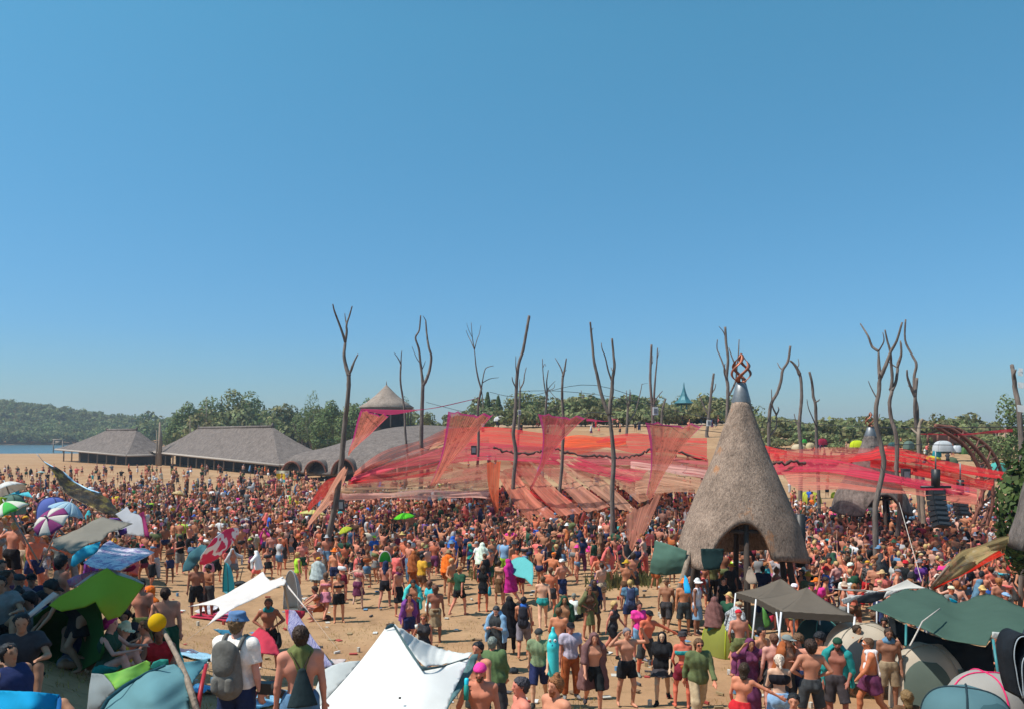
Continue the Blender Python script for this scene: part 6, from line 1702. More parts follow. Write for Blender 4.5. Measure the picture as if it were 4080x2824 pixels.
half_dome(CN, 740, 1180, 280, 400, (.08, .55, .62), "turquoise beach shelter right behind the dreadlocked men", "beach shelters", rot=-1.0, inner=(.05, .2, .25), trim=(.03, .12, .14))
half_dome(CN, 1590, 1400, 330, 520, (.52, .53, .52), "round grey pop-up shelter at the end of the white canopy", "beach shelters", rot=-.7, trim=(.3, .31, .32))
can = empty("stretch_canopy", ray_ground(*CN(1000, 1500)), "white stretch canopy with long pointed corners, pegged out by ropes", "canopy")
def cl4(*a, **k):
 o = cloth(*a, parent=can, **k); o.location = -Vector(can.location); return o
WHT = (.78, .74, .71)
cl4("fabric", CN, [(228, 1352), (400, 1310), (560, 1262), (740, 1180), (900, 1085), (1060, 990), (1200, 900), (1240, 970), (1290, 1015), (1370, 1000), (1455, 960), (1500, 1020), (1470, 1075), (1430, 1075), (1300, 1140), (1150, 1215), (1000, 1290), (860, 1350), (740, 1420), (640, 1490), (560, 1540), (478, 1592), (560, 1500), (640, 1400), (620, 1350), (560, 1330), (430, 1330)],
 [(228, 1352, 18.0), (1200, 900, 20.0), (1460, 990, 18.8), (478, 1592, 16.2), (900, 1200, 18.3), (1000, 1290, 17.6), (640, 1390, 17.2)], WHT, wr=.03, step=8)
for (a, b_, w0, w1, Ya, Yb) in ((CN(1455, 1010), CN(1770, 1395), 40, 12, 18.7, 17.6), (CN(1765, 1390), CO(2225, 885), 5, 2, 17.6, 16.8), (CN(500, 1575), CO(185, 715), 6, 2, 16.3, 15.6)):
 A_, B_ = P(*a, Ya), P(*b_, Yb)
 pts = [A_.lerp(B_, t / 6) for t in range(7)]
 o = MB().tube(pts, [(w0 + (w1 - w0) * (t / 6) ** .5) / 3.257 / F * Ya / 2 for t in range(7)], 7).build("guy_strap", M_CLOTH, can, (.6, .54, .50)); o.location = -Vector(can.location)
o = MB().tube([ray_ground(*CN(1540, 1440)), P(*CN(1455, 985), 18.8)], .03, 6).build("tent_pole", M_METAL, can); o.location = -Vector(can.location)
rt = empty("pink_tent", ray_ground(*CO(1250, 900)), "low coral pink tent with a plaid cloth hung over it", "tent", "tents in the left camp")
def cl5(*a, **k):
 o = cloth(*a, parent=rt, **k); o.location = -Vector(rt.location); return o
cl5("canopy", CO, [(960, 720), (1060, 620), (1150, 530), (1260, 600), (1350, 700), (1430, 900), (1250, 880), (1080, 850), (990, 780)], [(960, 720, 15.6), (1150, 540, 16.6), (1430, 900, 15), (1200, 750, 15.2)], (.66, .06, .10), wr=.06, wscale=6, step=8)
cl5("peak", CO, [(1485, 305), (1620, 310), (1750, 322), (1740, 370), (1700, 420), (1560, 560), (1500, 480)], [(1485, 305, 17), (1750, 322, 17.2), (1540, 560, 16.6)], (.68, .06, .10), wr=.03)
M_PLAID = pattern_mat("plaid", [(.42, (.14, .14, .32)), (.5, (.40, .40, .55)), (.58, (.17, .17, .38)), (.7, (.45, .42, .52))], 9, 1, stretch=(3, 1, .4))
cl5("plaid_cloth", CO, [(1535, 305), (1610, 310), (1720, 470), (1850, 680), (2000, 880), (2120, 1050), (1980, 1070), (1900, 960), (1800, 850), (1700, 760), (1580, 700), (1520, 560)], [(1535, 305, 16.8), (2120, 1050, 14.4), (1600, 650, 16)], (1, 1, 1), mat=M_PLAID, wr=.04)
cl5("blue_side", CO, [(550, 555), (780, 570), (800, 690), (700, 650)], [(550, 555, 16), (800, 690, 15.6)], (.05, .22, .36), wr=.02)
# --- big white tarp tent, front middle
wt = empty("white_tarp_tent", ray_ground(*CP(700, 1700)), "big white tarp tent with a grey-green underside, front and centre", "tent")
def cl6(*a, **k):
 o = cloth(*a, parent=wt, **k); o.location = -Vector(wt.location); return o
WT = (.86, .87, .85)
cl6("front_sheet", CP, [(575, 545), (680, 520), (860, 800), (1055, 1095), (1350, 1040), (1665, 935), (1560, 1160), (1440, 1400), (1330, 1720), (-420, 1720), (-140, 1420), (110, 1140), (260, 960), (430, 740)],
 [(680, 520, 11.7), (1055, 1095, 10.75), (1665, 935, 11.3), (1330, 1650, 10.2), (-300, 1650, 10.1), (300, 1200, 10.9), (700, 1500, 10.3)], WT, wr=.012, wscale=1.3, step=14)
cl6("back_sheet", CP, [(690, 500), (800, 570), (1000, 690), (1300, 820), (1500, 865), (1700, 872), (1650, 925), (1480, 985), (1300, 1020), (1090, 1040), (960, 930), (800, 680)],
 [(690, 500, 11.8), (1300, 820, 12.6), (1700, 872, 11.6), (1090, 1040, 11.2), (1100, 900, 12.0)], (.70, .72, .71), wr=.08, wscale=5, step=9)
cl6("seam_edge", CP, [(672, 512), (695, 508), (1035, 1030), (1120, 1052), (1330, 1025), (1640, 925), (1660, 942), (1360, 1045), (1055, 1098), (850, 810)], [(680, 510, 11.62), (1055, 1070, 10.66), (1650, 935, 11.2)], (.10, .16, .17), wr=.01, step=8)
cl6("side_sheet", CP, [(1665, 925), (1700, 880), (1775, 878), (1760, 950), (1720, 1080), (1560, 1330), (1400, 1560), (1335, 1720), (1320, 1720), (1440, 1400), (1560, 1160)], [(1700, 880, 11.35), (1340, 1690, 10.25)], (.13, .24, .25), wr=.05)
cl6("peak_cap", CP, [(568, 540), (600, 505), (650, 487), (688, 492), (690, 520), (575, 562)], [(600, 510, 11.62)], (.05, .11, .14), wr=.01, step=6)
o = MB().tube([ray_ground(*CP(750, 1400)), P(*CP(655, 500), 11.7)], .02, 6).build("tent_pole", M_METAL, wt); o.location = -Vector(wt.location)
MBv = MB().box(P(*CP(760, 1448), 10.2), (.03, .02, .02)); o = MBv.build("eyelet", M_BLACK, wt, smooth=False); o.location = -Vector(wt.location)
cloth("white_tent", CP, [(-240, 1100), (-120, 1030), (0, 995), (120, 980), (250, 970), (110, 1140), (-40, 1300), (-200, 1480), (-330, 1640), (-430, 1640), (-360, 1400)], [(-240, 1100, 11.4), (250, 970, 11.9), (-380, 1600, 10.5), (-100, 1200, 11.2)], (.60, .63, .62), "smaller off-white tent tucked behind the left edge of the big white tarp", "tent", "tents in the middle", wr=.05)
# --- blankets, towels and bags on the ground
def blanket(zf, x, y, w, h, color, label, rot=0.0, mat=None, name="blanket", bulge=.04, group="blankets and towels on the ground"):
 px, py = zf(x, y); g = ray_ground(px, py); k = g.y / F
 W = w / 3.257 * k / 2; dpt = (ray_ground(px, py - h / 3.257 / 2).y - ray_ground(px, py + h / 3.257 / 2).y) / 2
 def f(u, v):
  x_ = (u - .5) * 2 * W; y_ = (v - .5) * 2 * dpt
  a = math.cos(rot); b_ = math.sin(rot)
  X = g.x + x_ * a - y_ * b_; Y_ = g.y + x_ * b_ + y_ * a
  return (X, Y_, T(X, Y_) + .03 + bulge * (.6 + mnoise.noise(Vector((X * 4, Y_ * 4, 1)))))
 mb = MB().grid(f, 14, 10)
 o = mb.build(name, mat or M_CLOTH, None, color); o.modifiers.new("thickness", 'SOLIDIFY').thickness = .02
 return tag(o, label, name.replace('_', ' '), group)
blanket(CN, 620, 1500, 520, 110, (.42, .03, .06), "dark red blanket spread left of the bucket hat", .1)
blanket(CN, 760, 1450, 300, 60, (.30, .26, .42), "lilac towel along the back edge of the dark red blanket", .1)
blanket(CO, 350, 920, 400, 100, (.30, .52, .66), "pale blue sheet on the grass above the teal tent side")
blanket(CO, 1230, 1500, 420, 300, (.22, .48, .68), "light blue blanket between the backpack man and the towel man")
blanket(CO, 330, 1400, 220, 160, (.12, .40, .70), "bright blue plastic sheet behind the red pole", bulge=.12)
blanket(CM, 1890, 690, 230, 80, (.62, .42, .20), "sand coloured towel lying near the orange scarf", .2)
blanket(CM, 110, 480, 220, 60, (.70, .48, .18), "yellow towel at the left edge above the seated man", .2)
blanket(CM, 90, 400, 210, 100, (.55, .38, .36), "crumpled pink white towel at the left edge", .1, bulge=.12)
blanket(CO, 200, 870, 260, 60, (.12, .10, .14), "dark blanket edge near the lower left", .1)
blanket(CO, 2150, 1000, 200, 60, (.50, .42, .40), "crumpled pinkish cloth beside the rope peg of the white canopy")
blanket(CN, 530, 1420, 180, 120, (.62, .60, .62), "crumpled white cloth between the legs of the dreadlocked men", bulge=.15)
def bag(zf, x, y, w, color, label, hk=.8, name="bag"):
 px, py = zf(x, y); g = ray_ground(px, py); r = w / 3.257 * g.y / F / 2
 fl = Field(); fl.cone((-.3 * r, 0, .4 * r), (.3 * r, 0, .45 * r), .6 * r, .55 * r, (0, 0, 1), hk, .05)
 fl.cone((-.2 * r, 0, .8 * r * hk), (.2 * r, .05 * r, .8 * r * hk), .3 * r, .35 * r, None, 1, .05 + .2 * r)
 V, Q = fl.mesh(max(.012, r * .09)); V = V + np.random.default_rng(int(x)).normal(0, r * .015, V.shape)
 e = empty(name, g, label, "bag", "bags lying about")
 mobj("bag_body", np_mesh("bag_body", V, Q), M_CLOTH, e, color)
 MB().tube([(-.4 * r, 0, .9 * r * hk), (-.2 * r, -.1 * r, 1.35 * r * hk), (.2 * r, -.1 * r, 1.35 * r * hk), (.4 * r, 0, .9 * r * hk)], .08 * r, 6).build("handle", M_CLOTH, e, tuple(c * .5 for c in color))
 return e
bag(CO, 1220, 1440, 170, (.30, .07, .16), "maroon cloth bag on the light blue blanket")
bag(CO, 1160, 1530, 120, (.45, .40, .36), "beige crumpled bag beside the maroon one")
bag(CM, 1860, 850, 150, (.05, .06, .08), "dark backpack lying below the sand coloured towel")
bag(CN, 900, 1090, 170, (.04, .045, .05), "black bag heap right of the turquoise shelter", .6)
bag(CR_, 20, 1130, 150, (.03, .04, .05), "black round bag on the ground right of the white tarp")
bag(CN, 2030, 1530, 130, (.10, .05, .05), "dark brown bag at the feet of the woman in the pink skirt")
tag(MB().tube([ray_ground(*CN(895, 1030)), P(*CN(935, 850), ray_ground(*CN(895, 1030)).y), ], .02, 6).tube([P(*CN(905, 848), ray_ground(*CN(895, 1030)).y), P(*CN(955, 845), ray_ground(*CN(895, 1030)).y)], .02, 6).build("walking_pole", M_BLACK), "thin black upright stick with a crossbar beside the black bag heap", "stick")
# --- umbrellas and shelters of the middle
umbrella(*CN(1850, 98), 118, Yg(1250, 2180), [(.62, .55, .16), (.66, .60, .24)], 4, -8, "wide pale yellow umbrella under the left salmon sail tail", depth=.16)
umbrella(*D(405, 1104), 58, 46, [(.62, .45, .20), (.66, .50, .28)], 8, -14, "small cream and gold umbrella standing alone in the left crowd")
umbrella(*CA(812, 300), 88, 41, [(.12, .62, .03)], -6, 3, "bright lime green umbrella in the dense crowd", depth=.22)
umbrella(*CA(1290, 70), 44, 50, [(.10, .55, .52)], -28, 5, "small turquoise umbrella just under the pale hem of the nets")
umbrella(*CN(2250, 320), 60, 30, [(.50, .55, .05)], -20, 10, "olive yellow umbrella beside the leaning pole")
umbrella(164, 1876, 34, 48, [(.45, .62, .60)], 0, -5, "tiny pale turquoise umbrella far left on the open ground", depth=.18)
half_dome(CA, 570, 940, 160, 145, (.10, .62, .12), "small bright green pop-up shelter in the middle crowd", "beach shelters", rot=.1, Y=31)
cloth("turquoise_tent", CB, [(-60, 880), (-20, 760), (60, 715), (160, 705), (270, 790), (280, 930), (262, 1080), (170, 985), (60, 960)], [(0, 740, 30.5), (270, 790, 29.6), (170, 985, 29), (160, 750, 30)], (.14, .50, .50), "turquoise tent fly behind the person in the magenta shirt", "tent", "tents in the middle", wr=.04, step=9)
cloth("hanging_tarp", CB, [(1855, 490), (1960, 520), (2080, 560), (2270, 625), (2260, 760), (2230, 920), (2000, 945), (1790, 925), (1800, 780), (1840, 620)], [(1855, 490, 27), (2270, 625, 26), (2230, 920, 26), (1790, 925, 27), (2000, 740, 26.2)], (.10, .19, .145), "dull green tarp hung beside the large cone hut", "tarp", None, wr=.07, step=10)
tag(MB().tube([ray_ground(2655, 2480), P(*CC(50, 1050), 25.6), P(*CC(110, 830), 25.9), P(*CC(150, 640), 26.2)], [.11, .10, .09, .07], 8).build("leaning_post", M_WOOD), "grey leaning log that props up the dull green tarp", "post")
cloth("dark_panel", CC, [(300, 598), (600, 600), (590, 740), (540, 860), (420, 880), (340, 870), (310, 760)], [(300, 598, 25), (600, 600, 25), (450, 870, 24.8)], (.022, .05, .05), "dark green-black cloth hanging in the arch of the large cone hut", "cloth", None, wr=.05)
cloth("tan_cloth", CC, [(925, 830), (960, 840), (1010, 950), (1040, 1060), (930, 1060), (880, 1000), (890, 930)], [(925, 830, 24), (1040, 1060, 23.6)], (.36, .28, .22), "tan cloth hanging behind the brown gazebo's left peak", "cloth", "cloths hanging near the gazebo", wr=.05)
cloth("blue_cloth", CC, [(90, 940), (130, 990), (160, 1100), (175, 1180), (90, 1180), (75, 1050)], [(90, 940, 24), (175, 1180, 23.6)], (.03, .42, .75), "bright blue cloth behind the man in the orange straw hat", "cloth", "cloths hanging near the gazebo", wr=.05)
cloth("green_cloth", CQ, [(1100, 270), (1150, 330), (1205, 480), (1180, 520), (1130, 540), (1105, 420)], [(1100, 270, 20), (1180, 520, 20)], (.16, .42, .10), "green and white cloth hanging under the brown gazebo", "cloth", "cloths hanging near the gazebo", wr=.04)
cloth("pink_cloth", CQ, [(1190, 390), (1250, 370), (1250, 430), (1220, 465)], [(1190, 390, 20)], (.75, .06, .12), "coral pink cloth corner hanging under the brown gazebo", "cloth", "cloths hanging near the gazebo", wr=.02)
# --- brown twin gazebo
gz = empty("twin_gazebo", (0, 0, 0), "brown canvas gazebo with two peaks and white legs, right of centre", "gazebo")
BR = (.175, .145, .115)
A_ = P(*CC(755, 1168), 22.6); B_ = P(*CC(1020, 1245), 21.2); C_ = P(*CC(1345, 1412), 19.3); Dr = P(*CC(2300, 1470), 18.9); pk1 = P(*CC(1340, 985), 23.0); pk2 = P(*CC(1680, 1100), 21.0)
Er = B_ + (Dr - C_) + Vector((0, .2, 0)); Fr = A_ + (Dr - C_) + Vector((0, .3, 0))
def panel(a, b_, c, sag=.10, n=10):
 mb = MB()
 def f(u, v):
  p = a.lerp(b_, u).lerp(c, v)
  return p - Vector((0, 0, sag * math.sin(math.pi * v) * (.6 + .4 * math.sin(math.pi * u)) - .012 * mnoise.noise(p * 5)))
 return mb.grid(f, n, n)
for (a, b_, c) in ((C_, Dr, pk2), (B_, C_, pk2), (Dr, Er, pk2), (Er, B_, pk2), (A_, B_, pk1), (B_, Er, pk1), (Er, Fr, pk1), (Fr, A_, pk1)):
 o = panel(a, b_, c).build("roof_panel", M_TENT, gz, BR); o.modifiers.new("thickness", 'SOLIDIFY').thickness = .01
for (a, b_) in ((A_, B_), (B_, C_), (C_, Dr), (Dr, Er), (A_, Fr)):
 MB().grid(lambda u, v: a.lerp(b_, u) + Vector((0, 0, -.16 * v - .01 * math.sin(u * 40))), 24, 2).build("valance", M_TENT, gz, tuple(c * .62 for c in BR))
for q, foot in ((A_, CQ(625, 850)), (B_, CQ(1020, 600)), (C_, CQ(1400, 620)), (Dr, CE(250, 520)), (Er, None), (Fr, None)):
 g0 = Vector((q.x - (.18 if foot else 0), q.y, T(q.x, q.y)))
 MB().tube([g0, q - Vector((0, 0, .02))], .024, 6).build("leg", M_HARD, gz, (.66, .68, .70))
MB().tube([Vector((C_.x + .18, C_.y + .1, T(C_.x, C_.y))), C_ - Vector((.12, 0, .02))], .02, 6).build("brace_leg", M_HARD, gz, (.62, .64, .68))
# --- white gazebo behind and the large dark green tarp
wg = empty("white_gazebo", (0, 0, 0), "white gazebo with a ragged hem, half hidden behind the dark green tarp", "gazebo")
W1 = P(*CD_(0, 1290), 20.0); W2 = P(*CD_(370, 1150), 22.5); W3 = P(*CD_(1015, 1110), 22.4); W4 = P(*CD_(470, 1240), 19.8); Wp = P(*CD_(765, 1000), 22.6); Wm = P(*CD_(200, 1130), 22)
for (a, b_, c) in ((W2, W3, Wp), (W1 + Vector((0, 1.2, .1)), W2, Wm)):
 o = panel(a, b_, c, .05).build("roof_panel", M_TENT, wg, (.72, .70, .66)); o.modifiers.new("thickness", 'SOLIDIFY').thickness = .01
for l_, c_, Y_ in (([(-90, 1260), (0, 1225), (190, 1195), (120, 1225), (30, 1290), (-60, 1320)], (.72, .71, .68), 19.9), ([(200, 1180), (260, 1150), (370, 1150), (350, 1215), (230, 1180)], (.70, .68, .64), 21), ([(500, 1150), (760, 1110), (1015, 1108), (740, 1125), (560, 1195), (455, 1245)], (.74, .72, .68), 20.6), ([(110, 1235), (240, 1185), (370, 1160), (500, 1155), (455, 1245), (300, 1310), (120, 1300)], (.07, .075, .085), 20.8)):
 o = cloth("awning", CD_, l_, [(l_[0][0], l_[0][1], Y_), (l_[-1][0], l_[-1][1], Y_)], c_, parent=wg, wr=.03, step=8)
for q in (W1, W2, W3): MB().tube([(q.x, q.y, T(q.x, q.y)), q], .022, 6).build("leg", M_HARD, wg, (.6, .62, .64))
GT = (.075, .135, .105)
tp = empty("green_tarp_shelter", (0, 0, 0), "large dark green tarp draped over poles at the right, with a hanging cord", "tarp")
cloth("tarp_sheet", CE, [(245, 292), (420, 200), (600, 100), (745, 30), (880, 55), (1010, 25), (1100, 60), (1230, 120), (1300, 200), (1400, 235), (1550, 180), (1700, 125), (1825, 105), (2000, 160), (2280, 270), (2420, 330), (2420, 700), (2250, 640), (2080, 600), (1870, 590), (1790, 775), (1700, 772), (1500, 730), (1260, 690), (1060, 600), (850, 510), (780, 490), (680, 460), (560, 400), (420, 340)],
  [(245, 292, 18.2), (745, 30, 20.6), (1010, 25, 20.8), (1230, 250, 18.6), (1400, 235, 19.2), (1825, 105, 19.6), (2420, 500, 15.5), (1790, 775, 14.6), (1260, 690, 15.6), (780, 490, 16.8), (1100, 350, 17.2), (1870, 590, 15), (600, 250, 18.6), (1900, 350, 16.6)],
  GT, parent=tp, wr=.11, wscale=1.3, step=11, seed=3)
for (a, b_, c_) in (((750, 500), (745, 770), (.04, .20, .20)), ((1880, 690), (1950, 1190), (.05, .22, .24))):
 MB().tube([P(*CE(*a), 16 if a[0] < 1000 else 14.6), P(*CE(*b_), 15.4 if a[0] < 1000 else 14.2)], .025, 6).build("pole", M_HARD, tp, c_)
MB().tube([P(*CE(1190, 290), 16.9), P(*CE(1080, 370), 16.2), P(*CE(960, 460), 15.4), P(*CE(900, 580), 14.9), P(*CE(800, 770), 14.3)], .014, 6).build("cord", M_ROPE, tp)
cloth("frame_cloth", CE, [(1870, 590), (2070, 600), (2055, 680), (1862, 680)], [(1870, 590, 14.5), (2070, 640, 14.5)], (.62, .64, .62), parent=tp, wr=.02)
cloth("cyan_flag", CE, [(1310, 148), (1360, 165), (1430, 205), (1385, 222), (1340, 230)], [(1310, 148, 20)], (.01, .50, .72), "small cyan flag corner behind the dark green tarp", "flag", None, wr=.02, step=7)
cloth("painted_tarp_shade", CE, [(500, 380), (700, 480), (1250, 700), (1780, 790), (1860, 700), (1900, 1180), (1500, 1180), (1100, 900), (700, 760), (560, 560)], [(500, 380, 19.4), (1860, 700, 17.5), (1500, 1150, 17)], (.02, .024, .028), "near-black backcloth hanging under the dark green tarp", "cloth", None, wr=.08, step=16)  # shade beneath the tarp painted as a near-black sheet
# --- khaki and red sail at the right
ks = empty("khaki_red_sail", (0, 0, 0), "khaki and red striped sail stretched down to a point at the right", "sail")
for i in range(3):
 pass
KA, KB = [(*CD_(1080, 1098), 22.6), (*CD_(1290, 830), 22), (*CD_(1500, 588), 21.4), (*CD_(1800, 505), 20.6), (*CD_(2100, 425), 19.6)], [(*CD_(1100, 1106), 22.6), (*CD_(1400, 935), 21.8), (*CD_(1700, 770), 20.8), (*CD_(1960, 622), 20.2), (*CD_(2010, 600), 20)]
o = strip("khaki_panel", KA, KB, (.50, .38, .18), M_SAIL_PLAIN, None, None, None, nv=12, fold=.15); o.parent = ks
o = strip("red_panel", KB[:4], [(*CD_(1112, 1112), 22.5), (*CD_(1430, 975), 21.7), (*CD_(1740, 812), 20.6), (*CD_(2035, 668), 20)], (.75, .035, .015), M_SAIL_PLAIN, None, None, None, nv=5, fold=.08); o.parent = ks
o = MB().tube([P(*CD_(1075, 1105), 22.6), P(*CD_(1300, 820), 21.9)], .04, 6).build("spar", M_WOOD, ks)
# --- tents at the right
dome_tent(CQ, 660, 860, 600, 465, (.30, .32, .07), "olive and lime dome tent left of the gazebo's front leg", "tents in the right camp", trim=(.5, .6, .03), rot=.4)
dome_tent(CQ, 1830, 1080, 560, 660, (.035, .085, .09), "dark teal tent in the shade of the brown gazebo", "tents in the right camp", trim=(.1, .3, .27), rot=.3, door=(.02, .04, .05))
CRM = (.58, .50, .40); MSH = (.13, .17, .145)
dome_tent(CE, 190, 1130, 980, 640, CRM, "cream dome tent with dark mesh windows, standing behind", "cream dome tents", rot=-.25, door=(.05, .06, .07), panel2=MSH, trim=(.3, .27, .22), Y=19.2)
dome_tent(CE, 1040, 1560, 940, 800, CRM, "cream dome tent with a big rounded mesh door, the nearer one", "cream dome tents", rot=-.5, door=MSH, panel2=MSH, trim=(.32, .29, .25), ry=.9)
dome_tent(CE, 1780, 1760, 1000, 640, (.40, .38, .35), "grey-beige tent with a bright pink arched seam at the lower right", "tents in the right camp", trim=(.62, .03, .13), poly=0, ry=1.0, Y=11.0, rot=-.75)
dome_tent(CE, 1530, 1820, 1060, 500, (.11, .22, .25), "teal and black low dome tent at the bottom right corner", "tents in the right camp", trim=(.02, .04, .05), poly=0, ry=1.0, Y=9.4, rot=.3, door=(.07, .15, .17))
g = ray_ground(*CQ(2260, 1270)); ch = empty("camp_chair", g, "folding camp chair with crossed dark legs beside the cream tents", "chair", None, rz=-.6)
for s_ in (-1, 1):
 MB().tube([(s_ * .26, -.25, 0), (s_ * .26, .25, .45)], .014, 6).build("leg", M_HARD, ch, (.25, .04, .06)); MB().tube([(s_ * .26, .25, 0), (s_ * .26, -.25, .45), ], .014, 6).build("leg", M_HARD, ch, (.2, .2, .22))
MB().box((0, 0, .43), (.52, .48, .03)).build("seat", M_CLOTH, ch, (.03, .03, .04), smooth=False); MB().box((0, .28, .7), (.52, .04, .5)).build("backrest", M_CLOTH, ch, (.03, .03, .04), smooth=False)
st = empty("black_strap", (0, 0, 0), "black padded strap with pale stitched edges hanging at the right edge, very close", "strap")
Ys = 3.2
lp = [(2150, 1390), (2100, 1230), (2070, 1050), (2042, 880), (2050, 740), (2090, 640), (2160, 605), (2225, 640), (2235, 720), (2200, 830), (2150, 920), (2140, 1050), (2150, 1200), (2160, 1390)]
pts = [P(*CE(x, y), Ys) for x, y in lp]
mb = MB(); CP_ = [curve_at(pts, t / 40) for t in range(41)]
cen = P(*CE(2125, 900), Ys)
vs, fs = [], []
for q in CP_:
 for dy in (-.05, .05): vs.append(q + Vector((0, dy, 0)))
for i in range(40): fs.append((2 * i, 2 * i + 1, 2 * i + 3, 2 * i + 2))
o = mb.add(vs, fs).build("strap_band", M_CLOTH, st, (.012, .016, .022)); o.modifiers.new("thickness", 'SOLIDIFY').thickness = .008
cloth("strap_face", CE, [(2150, 1390), (2100, 1230), (2070, 1050), (2042, 880), (2050, 740), (2090, 640), (2160, 605), (2225, 640), (2235, 720), (2200, 830), (2150, 920), (2140, 1050), (2150, 1200)], [(2100, 700, 3.24)], (.010, .014, .020), parent=st, mat=M_CLOTH, wr=.004, step=12, th=.03)
MB().tube([p + Vector((0, -.055, 0)) for p in CP_], .0022, 5).build("stitching", M_CLOTH, st, (.35, .40, .44))
cloth("bag_fabric", CE, [(2235, 740), (2300, 560), (2400, 500), (2400, 1700), (2280, 1500), (2190, 1400), (2150, 1385), (2145, 1100), (2160, 930), (2205, 830)], [(2200, 1000, 3.28), (2400, 1000, 3.35)], (.03, .04, .055), parent=st, mat=M_CLOTH, wr=.02, step=20, th=.02)
# --- tents on the far hill
HILL = [
 (Z4, 708, 1157, 118, 55, (.58, .68, .02), "lime yellow oval tent on the hill crest left of the small copper flame"),
 (Z4, 432, 1137, 78, 48, (.35, .02, .06), "dark red tent on the hill behind the slim pole"),
 (Z4, 290, 1122, 44, 28, (.05, .40, .06), "green tent on the hill at the foot of the hooked pole"),
 (Z4, 245, 1170, 120, 38, (.62, .52, .36), "cream low tent on the hill left of the hooked pole"),
 (Z4, 335, 1160, 96, 40, (.60, .50, .30), "cream low tent on the hill right of the hooked pole"),
 (Z4, 1390, 1190, 150, 85, (.60, .62, .64), "pale grey ridge tent on the hill beneath the truss arch"),
 (Z4, 1503, 1196, 78, 58, (.72, .76, .80), "small white dome tent with a dark door on the hill"),
 (Z4, 1562, 1212, 86, 54, (.10, .20, .06), "green dome tent right of the small white dome tent"),
 (Z4, 1342, 1235, 86, 60, (.03, .28, .34), "round teal tent below the pale grey ridge tent"),
 (Z4, 1310, 1262, 150, 36, (.66, .62, .04), "flat yellow tent below the round teal one"),
 (Z4, 1463, 1300, 96, 62, (.13, .18, .10), "olive dome tent on the brown slope"),
 (Z4, 1835, 1362, 150, 86, (.10, .46, .40), "turquoise dome tent behind the top of the truss arch"),
 (Z4, 993, 1172, 96, 55, (.05, .13, .13), "dark teal tent between the two winding poles"),
 (Z4, 1118, 1172, 96, 65, (.14, .20, .17), "grey green tent right of the second winding pole"),
 (Z3, 105, 975, 90, 42, (.72, .72, .74), "white marquee roof behind the long curved pole"),
 (Z3, -80, 950, 130, 42, (.70, .71, .73), "white marquee roof left of the long curved pole"),
 (Z3, 965, 1042, 72, 42, (.38, .03, .07), "dark red tent behind the great V pole"),
 (Z3, 1045, 1042, 32, 36, (.75, .28, .03), "orange tent beside the dark red one"),
 (Z3, 1600, 1046, 110, 46, (.06, .07, .11), "navy tent beside the pale dead trunk"),
 (Z3, 545, 1046, 90, 44, (.04, .04, .05), "black tent behind the third pink sail's right corner"),
 (Z4, 330, 1600, 190, 90, (.52, .55, .06), "yellow green dome tent far behind the cone hut"),
 (Z4, 530, 1560, 60, 46, (.50, .55, .04), "little yellow tent left of the small far hut"),
 (Z4, 1655, 1105, 50, 26, (.50, .65, .03), "lime tent peeking over the truss arch"),
]
for i, (zf, cx, base, w, h_, c_, lab) in enumerate(HILL):
 px, py = zf(cx, base)
 if py < 1790:
  Yt = 108 if px > 3000 else 138
 else: Yt = min(105, ray_ground(px, py).y)
 e = dome_tent(zf, cx, base, w, h_, c_, lab, "tents on the far hill", Y=Yt, poly=4 if i % 2 else 0, ry=.7, rot=.2 * (i % 5), door=None)
rh = empty("open_hut", (0, 0, 0), "reddish open hut with a dark roof on the hill behind the truss arch", "hut")
MB().grid(lambda u, v: P(*Z4(1250 + 290 * u, 1055 - 45 * math.sin(math.pi * min(1, u * 1.1)) + 25 * v), 112 + 3 * v), 16, 3).build("roof", M_THATCH_FAR, rh)
for x_ in (1270, 1350, 1440, 1520): MB().tube([P(*Z4(x_, 1130), 112), P(*Z4(x_, 1050), 112)], .15, 6).build("post", M_RUST, rh)
MB().grid(lambda u, v: P(*Z4(1270 + 250 * u, 1060 + 65 * v), 116), 4, 2).build("back_wall", M_RUST, rh)
bn = empty("striped_banner", ray_ground(1125, 1925), "yellow, orange and teal striped banner in front of the big thatched hall", "banner")
g = Vector(bn.location)
for i, c_ in enumerate(((.62, .58, .42), (.70, .42, .02), (.72, .50, .05), (.10, .42, .46))):
 o = MB().grid(lambda u, v: P(*Z2(152 + 96 * u, 1358 + 22 * (i + v)), g.y) - g + Vector((0, .15 * math.sin(u * 7), 0)), 8, 2).build("stripe_panel", M_CLOTH, bn, c_)
